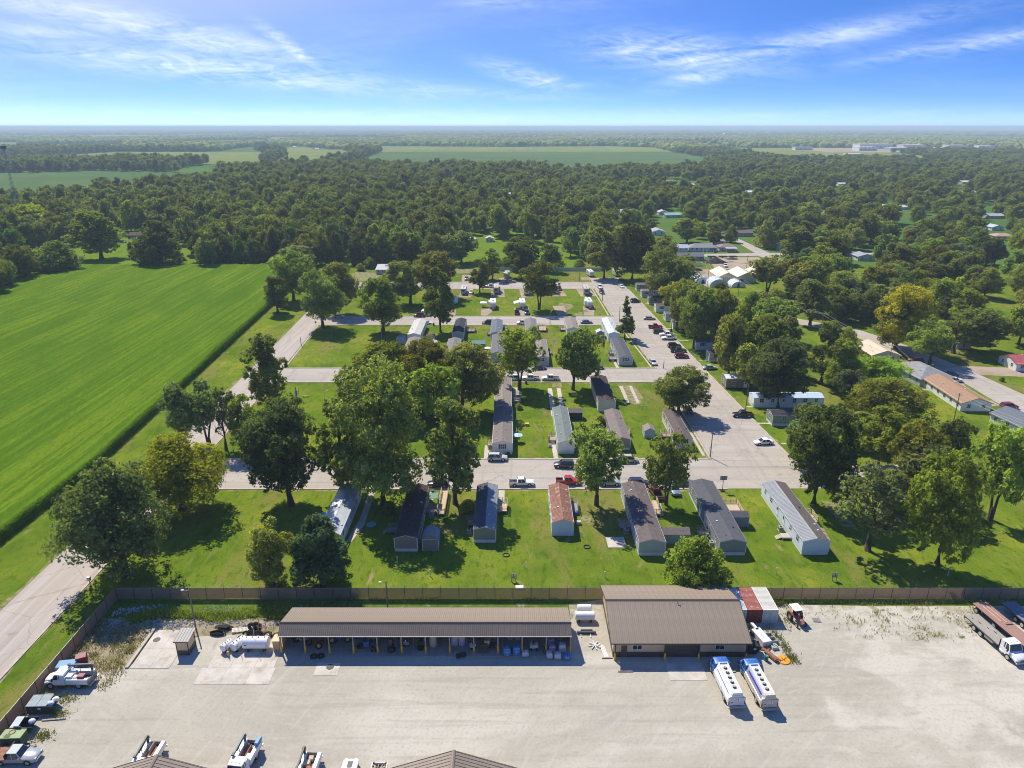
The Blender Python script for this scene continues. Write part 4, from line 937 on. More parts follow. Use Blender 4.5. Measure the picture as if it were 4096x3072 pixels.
REDL = mat('red_lens', (.45,.02,.02), rough=.2, var=.05)
LAMP = mat('lamp_lens', (.75,.74,.68), rough=.1, var=.05)
def textmesh(s, size, thick=.004):
    c = D.curves.new('lettering', 'FONT'); c.body = s; c.size = size; c.extrude = thick; c.align_x = 'CENTER'; c.align_y = 'CENTER'; c.resolution_u = 2
    o = D.objects.new('lettering', c); COL.objects.link(o)
    me = D.meshes.new_from_object(o.evaluated_get(bpy.context.evaluated_depsgraph_get())); me.materials.clear()
    D.objects.remove(o); return me
def ribbed_mesh(name, w, l, ribs=3, h=.032, t=.02):
    """one sheet of ribbed metal, w across (x), running l along +y"""
    prof = [(0, 0)]; p = w/ribs
    for k in range(ribs):
        x = k*p; prof += [(x+.004, h), (x+.05, h), (x+.075, 0.0), (x+p-.012, 0.0)]
    prof = [(0, h)] + prof[2:]; prof = [(x, z+t) for x, z in prof] + [(w-.006, 0), (0, 0)]
    return MB().prism(prof, 'y', 0, l).mesh(name)
def slope_panels(parent, me, n, x0, w, y, z, ang):
    for k in range(n):
        o = link('roof_panel', me, parent, (x0+k*w, y, z)); o.rotation_euler = (ang, 0, 0)
M_roofmetal = mat('brown_roof_metal', (.255,.200,.150), rough=.6, var=.16, sc=.3, spec=.35)
M_trim = mat('dark_brown_trim', (.055,.045,.038), rough=.6, var=.15)
M_tanwall = mat('tan_wall_metal', (.66,.48,.31), rough=.6, var=.06, sc=.5)
M_wainscot = mat('brown_wainscot_metal', (.085,.065,.052), rough=.6, var=.1)
M_slat = mat('fence_slats', (.52,.38,.26), rough=.75, var=.14, sc=.9)

def see_light(m, k, col):
    # thin plastic lets some of the light behind it through
    nt = m.node_tree; b = nt.nodes['Principled BSDF']; o = [n for n in nt.nodes if n.type == 'OUTPUT_MATERIAL'][0]
    t = nt.nodes.new('ShaderNodeBsdfTranslucent'); t.inputs[0].default_value = (*col, 1); x = nt.nodes.new('ShaderNodeMixShader'); x.inputs[0].default_value = k
    nt.links.new(b.outputs[0], x.inputs[1]); nt.links.new(t.outputs[0], x.inputs[2]); nt.links.new(x.outputs[0], o.inputs[0])
see_light(M_slat, .45, (.40, .28, .19))
# ------------------------------------------------------------------ slatted chain link fence
def fence(label, x0, y0, rz, n, step=3.04):
    f = thing('chain_link_fence', label, 'fence', (x0, y0, 0), rz)
    pan = MB()
    for k in range(26): pan.box(.06+k*.1145, .06+k*.1145+.095, -.012+.006*(k % 2), .012+.006*(k % 2), .06, 2.18)
    pan = pan.mesh('panel'); pan.materials.append(M_slat)
    post = MB().cyl((0,0,0),(0,0,2.25),.045,n=6).cyl((0,0,2.25),(0,.28,2.62),.02,n=5).mesh('post'); post.materials.append(DARKST)
    rail = MB().cyl((0,0,2.2),(step,0,2.2),.03,n=5).mesh('rail'); rail.materials.append(mat('rail_metal', (.35,.40,.34), rough=.5, metal=.3))
    wire = MB()
    for q in (.15,.6,1.0): wire.cyl((0,.28*q,2.25+.37*q),(step,.28*q,2.25+.37*q),.008,n=3)
    wire = wire.mesh('barbed_wire'); wire.materials.append(DARKST)
    for k in range(n+1):
        link('post', post, f, (k*step, 0, 0), rnd.uniform(-.01,.01))
        if k < n:
            link('panel', pan, f, (k*step, rnd.uniform(-.02,.02), rnd.uniform(-.03,.02))); link('rail', rail, f, (k*step,0,0)); link('barbed_wire', wire, f, (k*step,0,0))
fence('long brown slatted fence with barbed wire between the yard and the lawn', -66.7, 100.45, 0, 54)
fence('brown slatted fence with barbed wire running along the side road', -66.7, 100.40, R(-90), 19)

# ------------------------------------------------------------------ open storage shed
def storage_shed():
    sh = thing('storage_shed', 'long open fronted storage shed with a ribbed brown metal roof', 'shed', (-35.0, 87.3, 0))
    Lx = 43.92; w = Lx/48
    def part(n, mb, m, **k): return mb.build(n, m, sh, **k)
    ridge = (1.1, 4.72); fe = (-.32, 3.45); be = (7.0, 2.95)
    lb = math.hypot(be[0]-ridge[0], be[1]-ridge[1]); lf = math.hypot(ridge[0]-fe[0], ridge[1]-fe[1])
    mb_ = ribbed_mesh('roof_panel', w, lb); mb_.materials.append(M_roofmetal); mf_ = ribbed_mesh('roof_panel', w, lf); mf_.materials.append(M_roofmetal)
    slope_panels(sh, mb_, 48, 0, w, ridge[0], ridge[1], math.atan2(be[1]-ridge[1], be[0]-ridge[0]))
    slope_panels(sh, mf_, 48, 0, w, fe[0], fe[1], math.atan2(ridge[1]-fe[1], ridge[0]-fe[0]))
    part('ridge_cap', MB().prism([(ridge[0]-.16, ridge[1]-.08),(ridge[0], ridge[1]+.09),(ridge[0]+.2, ridge[1]+.02),(ridge[0], ridge[1]+.04)], 'x', -.05, Lx+.05), M_trim)
    part('gutter', MB().box(-.05, Lx+.05, fe[0]-.13, fe[0]-.01, fe[1]-.12, fe[1]+.0), mat('gutter_metal', (.42,.38,.33), rough=.5))
    part('header', MB().box(.1, Lx-.1, -.12, .12, 3.2, 3.44), WOOD)
    part('back_wall', MB().box(.02, Lx-.02, 6.7, 6.78, 0, 2.93), M_wainscot)
    for x, xx in ((0.0, .08), (Lx-.08, Lx)):
        part('end_wall', MB().prism([(.9,0),(6.7,0),(6.7,2.98),(1.1,4.66),(.9,4.5)], 'x', x, xx), M_tanwall)
        part('end_wall', MB().prism([(-.2,3.45),(.9,3.45),(.9,4.5)], 'x', x, xx), M_wainscot)
    for k in range(13):
        x = .12+k*(Lx-.24)/12
        p = part('post', MB().box(x-.09,x+.09,-.09,.09,0,3.25), WOOD)
        MB().cyl((x,-.02,0),(x,-.02,1.35),.15,n=10).build('bollard_sleeve', YEL, p)
    for k in range(6):
        y = 1.3+k*1.05; z = ridge[1]-.16-(y-1.1)*(ridge[1]-be[1])/(be[0]-ridge[0]); part('purlin', MB().box(.1,Lx-.1,y-.04,y+.04,z-.14,z), WOODG)
storage_shed()
def gable_wall(mb, ax, a0, a1, half, eave, ridge): return mb.prism([(-half,0),(half,0),(half,eave),(0,ridge),(-half,eave)], ax, a0, a1)
def window(parent, loc, rz, w, h, shut=None, frame=None, bars=1):
    key = ('win', round(w,2), round(h,2), bars)
    if key not in PROTO:
        f = MB(); t = .07
        f.box(-w/2-t,w/2+t,-.05,.03,-t,0).box(-w/2-t,w/2+t,-.05,.03,h,h+t).box(-w/2-t,-w/2,-.05,.03,0,h).box(w/2,w/2+t,-.05,.03,0,h)
        for b in range(bars): x = -w/2+w*(b+1)/(bars+1); f.box(x-.025,x+.025,-.04,.02,0,h)
        if bars == 0 or h > 1.0: f.box(-w/2,w/2,-.045,.02,h*.5-.02,h*.5+.02)
        PROTO[key] = (f.mesh('window'), MB().box(-w/2,w/2,-.02,.02,0,h).mesh('pane'))
        PROTO[key][0].materials.append(WHITE); PROTO[key][1].materials.append(GLASS)
    o = link('window', PROTO[key][0], parent, loc, rz); link('pane', PROTO[key][1], o)
    if frame: o.data = o.data if frame is WHITE else o.data
    if shut:
        k2 = ('sh', round(h,2))
        if k2 not in PROTO:
            q = MB().box(-.16,.16,-.03,.02,-.04,h+.04)
            for i in range(7): q.box(-.13,.13,-.045,-.03,.02+i*h/7,.06+i*h/7+h/14)
            PROTO[k2] = q.mesh('shutter')
        me = PROTO[k2]
        for s in (-1, 1):
            c = link('shutter', me, o, (s*(w/2+.25), 0, 0))
            if not me.materials: me.materials.append(mat('shutter_paint', oc=True, rough=.6, var=.12))
            c.color = (*shut, 1)
    return o

# ------------------------------------------------------------------ brown roofed warehouse
def warehouse():
    wh = thing('warehouse', 'tan metal warehouse with a wide brown ribbed roof and roll up door', 'building', (25.1, 86.5, 0))
    def part(n, mb, m, **k): return mb.build(n, m, wh, **k)
    hw = 9.9; dp = 12.7; rz_ = 6.4; ez = 3.45; rr = 5.42
    sl = (rr-ez)/rz_; fy = -.85; fz = ez+fy*sl*1.0; by = dp+.3; bz = rr-(by-rz_)*sl
    n = 23; w = 20.8/n
    lf = math.hypot(rz_-fy, rr-fz); lb = math.hypot(by-rz_, rr-bz)
    mf_ = ribbed_mesh('roof_panel', w, lf); mf_.materials.append(M_roofmetal); mb_ = ribbed_mesh('roof_panel', w, lb); mb_.materials.append(M_roofmetal)
    slope_panels(wh, mf_, n, -10.4, w, fy, fz, math.atan2(rr-fz, rz_-fy)); slope_panels(wh, mb_, n, -10.4, w, rz_, rr, math.atan2(bz-rr, by-rz_))
    part('ridge_cap', MB().prism([(rz_-.22,rr-.05),(rz_-.20,rr+.02),(rz_+.02,rr+.13),(rz_+.25,rr+.03),(rz_,rr+.02)], 'x', -10.45, 10.45), M_trim)
    part('gutter', MB().box(-10.45,10.45,fy-.14,fy-.01,fz-.1,fz+.03), M_trim)
    for s in (-1, 1):
        part('rake_trim', MB().prism([(fy,fz-.12),(rz_,rr-.12),(by,bz-.12),(by,bz+.06),(rz_,rr+.09),(fy,fz+.06)], 'x', s*10.46-.03, s*10.46+.03), M_trim)
        x = s*hw
        part('gable_wall', MB().prism([(0,1.0),(dp,1.0),(dp,ez),(rz_,rr-.05),(0,ez)], 'x', x-.04, x+.04), M_tanwall)
        part('gable_wainscot', MB().box(x-.05,x+.05,0,dp,0,1.0), M_wainscot)
    # front wall of ribbed sheet, split round the door opening
    for a, b in ((-hw,-2.2),(2.75,hw)):
        mb = MB().box(a,b,-.03,.03,1.0,ez-.05); k = a+.25
        while k < b-.1: mb.box(k-.02,k+.02,-.05,-.03,1.0,ez-.05); k += .3
        part('front_wall', mb, M_tanwall)
        mb = MB().box(a,b,-.04,.03,0,1.0); k = a+.25
        while k < b-.1: mb.box(k-.02,k+.02,-.06,-.04,0,1.0); k += .3
        part('front_wainscot', mb, M_wainscot)
    part('front_wall', MB().box(-2.2,2.75,-.03,.03,2.95,ez-.05), M_tanwall)
    part('back_wall', MB().box(-hw,hw,dp-.03,dp+.03,0,ez), M_tanwall)
    gd = part('garage_door', MB().box(-2.12,2.67,.02,.06,0,2.95), M_trim)
    for k in range(5): MB().box(-2.1,2.65,-.03,.02,.03+k*.585,.59+k*.585).build('panel', mat('door_brown', (.075,.06,.05), rough=.5, var=.12), gd, bevel=.02)
    part('door_frame', MB().box(-2.28,-2.12,-.08,.04,0,3.05).box(2.67,2.83,-.08,.04,0,3.05).box(-2.28,2.83,-.08,.04,2.95,3.1), M_trim)
    d = part('door', MB().box(-8.75,-7.85,-.07,-.03,.02,2.15), mat('door_paint', (.11,.085,.065), rough=.5)); MB().ball((-7.98,-.1,1.05),.05,8,5).build('handle', STEEL, d)
    window(wh, (-6.35,-.04,1.45), 0, 1.3, .75); window(wh, (6.0,-.04,1.45), 0, 1.3, .75)
    part('soffit', MB().box(-10.3,10.3,fy+.03,-.06,fz-.04,fz-.02), M_tanwall)
    for x in (-9.75,-2.3,2.75,9.75):
        p = part('post', MB().box(x-.09,x+.09,-.8,-.62,0,fz-.04), M_trim)
        MB().cyl((x,-.72,0),(x,-.72,1.3),.15,n=10).build('bollard_sleeve', YEL, p)
    part('roof_vent', MB().cyl((.7,rz_-.6,rr-.3),(.7,rz_-.6,rr+.45),.05,n=6).box(.45,.95,rz_-.63,rz_-.57,rr+.25,rr+.3), DARKST)
warehouse()
# two further gabled roofs in the foreground; only their far ends show
def brown_hall(x, y, half, label):
    b = thing('metal_hall', label, 'building', (x, y, 0))
    rz_, ez = 5.0, 5.0-half*.365; lf = math.hypot(half, half*.365)+.02; L_ = 24; n = 26; w = L_/n
    me = ribbed_mesh('roof_panel', w, lf, ribs=2, h=.05); me.materials.append(M_roofmetal)
    for k in range(n):
        for s in (-1, 1):
            o = link('roof_panel', me, b, (0, -k*w, rz_)) ; o.rotation_euler = (Matrix.Rotation(-s*R(90), 3, 'Z') @ Matrix.Rotation(math.atan2(-.365, 1), 3, 'X')).to_euler()
            if s > 0: o.location.y -= 0
            else: o.location.y -= w
    MB().prism([(-.25,rz_-.03),(-.2,rz_+.05),(0,rz_+.14),(.2,rz_+.05),(.25,rz_-.03),(0,rz_+.05)], 'y', -L_, .1).build('ridge_cap', M_roofmetal, b)
    for s in (-1, 1): MB().prism([(0,rz_-.1),(s*half,ez-.1),(s*half,ez+.07),(0,rz_+.08)], 'y', .0, .06).build('rake_trim', M_trim, b)
    MB().prism([(-half+.4,0),(half-.4,0),(half-.4,ez-.05),(0,rz_-.2),(-half+.4,ez-.05)], 'y', -.6, -.5).build('gable_wall', M_tanwall, b)
    for s in (-1, 1): MB().box(s*(half-.4)-.05, s*(half-.4)+.05, -L_, -.6, 0, ez-.05).build('side_wall', M_tanwall, b)
brown_hall(-42.1, 64.1, 7.6, 'brown ribbed gable roof at the bottom left of the yard')
brown_hall(-6.96, 64.75, 8.6, 'brown ribbed gable roof at the bottom middle of the yard')

# ------------------------------------------------------------------ shipping containers
def container(x, label, body, roofm, doorm, writing):
    c = thing('shipping_container', label, 'container', (x+1.22, 94.2, 0), 0, 'shipping containers beside the warehouse')
    def corr(a0, a1, n, d):
        pts = []; p = (a1-a0)/n
        for k in range(n): pts += [(a0+k*p, 0), (a0+k*p+p*.35, 0), (a0+k*p+p*.5, d), (a0+k*p+p*.85, d)]
        return pts + [(a1, 0)]
    s = MB(); pr = corr(.1, 5.96, 20, .04)
    for sx in (-1, 1):
        v = []; 
        for (y, d) in pr: v += [(sx*(1.20-d), y, .15), (sx*(1.20-d), y, 2.5)]
        s.add(v, [(2*i, 2*i+2, 2*i+3, 2*i+1) for i in range(len(pr)-1)])
    s.box(-1.2,1.2,5.96,6.06,.1,2.55)
    s.build('side_walls', body, c)
    fr = MB()
    for sx in (-1,1):
        for y in (.05,6.0): fr.box(sx*1.22-.06,sx*1.22+.06,y-.06,y+.06,.02,2.58)
        fr.box(sx*1.20-.05,sx*1.20+.05,.1,5.96,.02,.16).box(sx*1.20-.05,sx*1.20+.05,.1,5.96,2.48,2.58)
    fr.box(-1.2,1.2,.0,.1,2.46,2.58).box(-1.2,1.2,.0,.1,.02,.14); fr.build('frame', body, c, bevel=.01)
    r = MB(); pr = corr(.1,5.96,26,.05); v = []
    for (y, d) in pr: v += [(-1.17,y,2.57-d),(1.17,y,2.57-d)]
    r.add(v, [(2*i, 2*i+1, 2*i+3, 2*i+2) for i in range(len(pr)-1)]); r.build('roof', roofm, c)
    for sx in (-1,1):
        d = MB().box(sx*.59-.57,sx*.59+.57,.03,.08,.16,2.44)
        for k in range(5): d.box(sx*.59-.54+.22*k,sx*.59-.54+.22*k+.09,.01,.03,.2,2.4)
        d = d.build('door', doorm, c)
        for q in (.25,.9): MB().cyl((sx*q,-.02,.12),(sx*q,-.02,2.5),.022,n=6).box(sx*q-.05,sx*q+.05,-.04,.0,1.0,1.12).build('locking_bar', doorm, d)
    for (t, px, pz, sz, col) in writing:
        me = textmesh(t, sz); me.materials.append(mat('container_lettering_'+col, {'w': (.75,.72,.68), 'k': (.06,.06,.07)}[col], rough=.7)); o = link('lettering', me, c, (px,-.002,pz)); o.rotation_euler = (R(90),0,0)
M_cw1 = mat('container_grey_white', (.55,.56,.58), rough=.6, var=.14, sc=1.2, rust=((.30,.31,.33), .52, .66, 1.5))
M_cred = mat('container_red', (.20,.045,.035), rough=.6, var=.16, sc=1.0, rust=((.10,.04,.03), .52, .72, 1.6))
M_credtop = mat('container_red_top', (.42,.15,.11), rough=.7, var=.15, sc=.8, rust=((.62,.55,.50), .56, .70, 1.3))
M_cwht = mat('container_cream', (.70,.66,.56), rough=.6, var=.07, sc=.9)
M_cwd = mat('container_cream_door', (.55,.56,.53), rough=.6, var=.12, sc=1.5, rust=((.30,.26,.22), .60, .72, 2.2))
container(35.10, 'grey white weathered shipping container tight against the warehouse wall', M_cw1, M_cw1, M_cw1, [])
container(37.58, 'rusty red shipping container between two pale ones', M_cred, M_credtop, M_cred, [('22G1', .55, 2.1, .16, 'w'), ('TEXU 317', .62, 2.3, .14, 'w')][:0])
container(40.08, 'cream white shipping container nearest the old tractor', M_cwht, M_cwht, M_cwd, [])

# ------------------------------------------------------------------ small sheds in the yard
def pump_shed():
    s = thing('pump_shed', 'small tan and brown shed with a sloping ribbed metal roof', 'shed', (-49.55, 87.9, 0))
    MB().box(-.85,.85,-1.05,1.25,.9,2.55).build('wall', M_tanwall, s)
    MB().box(-.87,.87,-1.07,1.27,0,.9).build('wainscot', M_wainscot, s)
    tr = MB()
    for x, y in ((-.87,-1.07),(.87,-1.07),(.87,1.27),(-.87,1.27)): tr.box(x-.05,x+.05,y-.05,y+.05,0,2.6)
    tr.build('corner_trim', M_trim, s)
    me = ribbed_mesh('roof_panel', .44, 2.95, ribs=1, h=.05); me.materials.append(mat('grey_brown_roof', (.34,.31,.29), rough=.6, var=.1))
    for k in range(5):
        o = link('roof_panel', me, s, (-1.1+k*.44, -1.3, 2.58)); o.rotation_euler = (R(6),0,0)
    MB().box(-1.13,1.13,-1.33,-1.28,2.5,2.66).build('fascia', M_trim, s)
pump_shed()
def light_pole(x, y, h, label):
    p = thing('light_pole', label, 'light pole', (x, y, 0))
    MB().cyl((0,0,0),(0,0,h),.13,.09,n=8).build('pole', mat('pole_wood', (.22,.18,.14), rough=.9, var=.25, sc=2), p)
    MB().cyl((0,0,h-.3),(-.75,-.15,h-.1),.035,n=6).build('arm', STEEL, p); MB().box(-1.15,-.7,-.3,.0,h-.16,h-.02).build('lamp_head', LAMP, p, bevel=.04)
light_pole(-50.4, 93.15, 7.3, 'tall light pole standing behind the small tan shed')
light_pole(-20.5, 97.6, 5.6, 'shorter light pole behind the open storage shed')

# ------------------------------------------------------------------ cars and pickups
PAINT = mat('car_paint', oc=True, rough=.28, var=.05, spec=.6)
def ring(x, hw, z0, z1, c=.10, tw=None):
    """rounded cross-section of a body at station x"""
    tw = hw if tw is None else tw
    return [(x,-hw+c,z0),(x,hw-c,z0),(x,hw,z0+c),(x,hw+.0,(z0+z1)*.5),(x,tw,z1-c),(x,tw-c*1.3,z1),(x,-tw+c*1.3,z1),(x,-tw,z1-c),(x,-hw,(z0+z1)*.5),(x,-hw,z0+c)]
def wheel_meshes(r, w):
    t = MB().cyl((0,-w/2,0),(0,w/2,0),r,n=16).mesh('wheel', smooth=True, bevel=.03); t.materials.append(RUBBER)
    m = MB().cyl((0,-w/2-.012,0),(0,w/2+.012,0),r*.62,n=12).cyl((0,-w/2-.03,0),(0,w/2+.03,0),r*.2,n=8).mesh('rim', smooth=True); m.materials.append(RIM)
    return t, m
def add_wheel(p, wm, x, y, z):
    o = link('wheel', wm[0], p, (x, y, z)); link('rim', wm[1], o)
def car_proto(kd):
    t = thing(kd, 'x', 'car'); L_, hw = {'sedan': (4.8,.91), 'suv': (4.75,.95), 'wagon': (5.0,.96), 'pickup': (5.6,.96)}[kd]
    x0, x1 = -L_/2, L_/2; wr = .34 if kd in ('sedan','wagon') else .38; zb = .28 if kd != 'pickup' else .36
    belt = {'sedan': .90, 'suv': 1.05, 'wagon': 1.0, 'pickup': 1.08}[kd]; top = {'sedan': 1.43, 'suv': 1.72, 'wagon': 1.70, 'pickup': 1.80}[kd]
    if kd == 'sedan': st = [(x0,.78,.42,.84),(x0+.15,.88,zb,.93),(x0+.9,hw,zb,.96),(-.9,hw,zb,belt+.02),(.75,hw,zb,belt),(1.2,hw,zb,.90),(x1-.35,.87,zb,.78),(x1-.06,.74,.36,.64)]; cab = (-1.75,-1.0,.35,1.15)
    elif kd == 'suv': st = [(x0,.84,.45,1.0),(x0+.12,.93,zb+.06,1.06),(-1.0,hw,zb+.04,belt),(.8,hw,zb+.04,belt),(1.2,hw,zb+.04,1.02),(x1-.3,.90,zb+.05,.93),(x1-.05,.8,.42,.78)]; cab = (x0+.12,x0+.45,.45,1.1)
    elif kd == 'wagon': st = [(x0,.84,.42,.95),(x0+.12,.93,zb,1.0),(-1.0,hw,zb,belt),(1.0,hw,zb,belt),(1.5,hw,zb,.95),(x1-.3,.88,zb,.80),(x1-.05,.78,.38,.66)]; cab = (x0+.08,x0+.3,.85,1.65)
    else: st = [(.10,hw,zb,belt),(1.1,hw,zb,belt),(1.5,hw,zb,1.06),(x1-.35,.93,zb,.99),(x1-.06,.86,.45,.86)]; cab = (-.85,-.75,.55,1.05)
    mb = MB()
    if kd == 'pickup':
        mb.loft([ring(-.95,hw,zb,belt)]+[ring(*s) for s in st])
        mb.box(x0+.05,-.92,-hw,-hw+.10,zb+.08,1.02).box(x0+.05,-.92,hw-.10,hw,zb+.08,1.02).box(x0,x0+.08,-hw+.03,hw-.03,zb+.12,1.0).box(x0+.05,-.92,-hw+.08,hw-.08,.52,.60)
    else: mb.loft([ring(*s) for s in st])
    mb.build('body', PAINT, t, smooth=True)
    a, b, c, d = cab; cw = hw-.05; tw = hw-.24; zt = top-.05
    MB().add([(a,-cw,belt-.04),(d,-cw,belt-.04),(d,cw,belt-.04),(a,cw,belt-.04),(b,-tw,zt),(c,-tw,zt),(c,tw,zt),(b,tw,zt)], [(0,3,2,1),(4,5,6,7),(0,1,5,4),(1,2,6,5),(2,3,7,6),(3,0,4,7)]).build('windows', GLASS, t)
    rf = MB().box(b-.03,c+.03,-tw-.02,tw+.02,zt-.02,top)
    for s in (-1, 1):
        for (u, v) in ((a,b),(d,c)) + (((a+d)/2-.1,(b+c)/2-.05),)*1 + ((((a+.62*(d-a)) if kd != 'pickup' else (a+.05*(d-a))), (b+.6*(c-b)) if kd != 'pickup' else b),):
            rf.add([(u-.05,s*(cw+.012),belt-.03),(u+.05,s*(cw+.012),belt-.03),(v+.05,s*(tw+.012),zt),(v-.05,s*(tw+.012),zt),(u-.05,s*(cw-.05),belt-.03),(u+.05,s*(cw-.05),belt-.03),(v+.05,s*(tw-.05),zt),(v-.05,s*(tw-.05),zt)], [(0,1,2,3),(7,6,5,4),(0,4,5,1),(3,2,6,7),(0,3,7,4),(1,5,6,2)])
    rf.build('roof', PAINT, t)
    if kd in ('suv','wagon'):
        rr = MB()
        for s in (-1,1): rr.box(b+.2,c-.2,s*(tw-.06)-.02,s*(tw-.06)+.02,top,top+.05)
        rr.build('roof_rack', DARKST, t)
    if kd == 'pickup': MB().box(x0+.1,-.95,-hw+.1,hw-.1,.60,.63).build('bed_liner', BLACK, t)
    wm = PROTO.setdefault(('wheel', wr), None) or wheel_meshes(wr, .24); PROTO[('wheel', wr)] = wm
    fx = x1-.95 if kd != 'pickup' else x1-1.05; bx = x0+.95 if kd != 'pickup' else x0+1.25
    for x in (fx, bx):
        for s in (-1, 1): add_wheel(t, wm, x, s*(hw-.11), wr)
    ar = MB()
    for x in (fx, bx):
        for s in (-1, 1): ar.cyl((x, s*(hw-.02), wr+.03),(x, s*(hw+.006), wr+.03), wr+.09, n=14)
    ar.build('wheel_arch', BLACK, t)
    zl = {'sedan': .62, 'suv': .82, 'wagon': .72, 'pickup': .86}[kd]
    for s in (-1, 1):
        MB().box(x1-.16,x1-.02,s*.62-.16,s*.62+.16,zl-.08,zl+.07).build('headlight', LAMP, t, bevel=.02)
        MB().box(x0-.015,x0+.10,s*(hw-.2)-.10,s*(hw-.2)+.12,zl-.05,zl+.16).build('tail_light', REDL, t)
        MB().box(cab[3]-.25,cab[3]-.1,s*(hw+.08)-.07,s*(hw+.08)+.07,belt,belt+.15).build('mirror', PAINT, t)
    MB().box(x1-.1,x1+.05,-hw+.14,hw-.14,zb+.1,zb+.32).build('bumper', STEEL if kd == 'pickup' else PAINT, t, bevel=.03)
    MB().box(x0-.06,x0+.06,-hw+.1,hw-.1,zb+.1,zb+.3).build('bumper', STEEL if kd == 'pickup' else PAINT, t, bevel=.03)
    return freeze(t)
CARC = {'silver': (.50,.51,.52), 'white': (.80,.80,.79), 'red': (.42,.015,.02), 'charcoal': (.05,.052,.058), 'beige': (.46,.40,.31), 'black': (.012,.012,.014), 'seafoam': (.35,.43,.40), 'navy': (.02,.03,.07), 'maroon': (.15,.015,.02), 'darkred': (.22,.015,.018), 'steel': (.20,.25,.32),
        'slate': (.10,.13,.16), 'champagne': (.42,.37,.32), 'teal': (.015,.06,.055), 'plum': (.04,.015,.05), 'bluegrey': (.16,.21,.25), 'grey': (.22,.23,.24)}
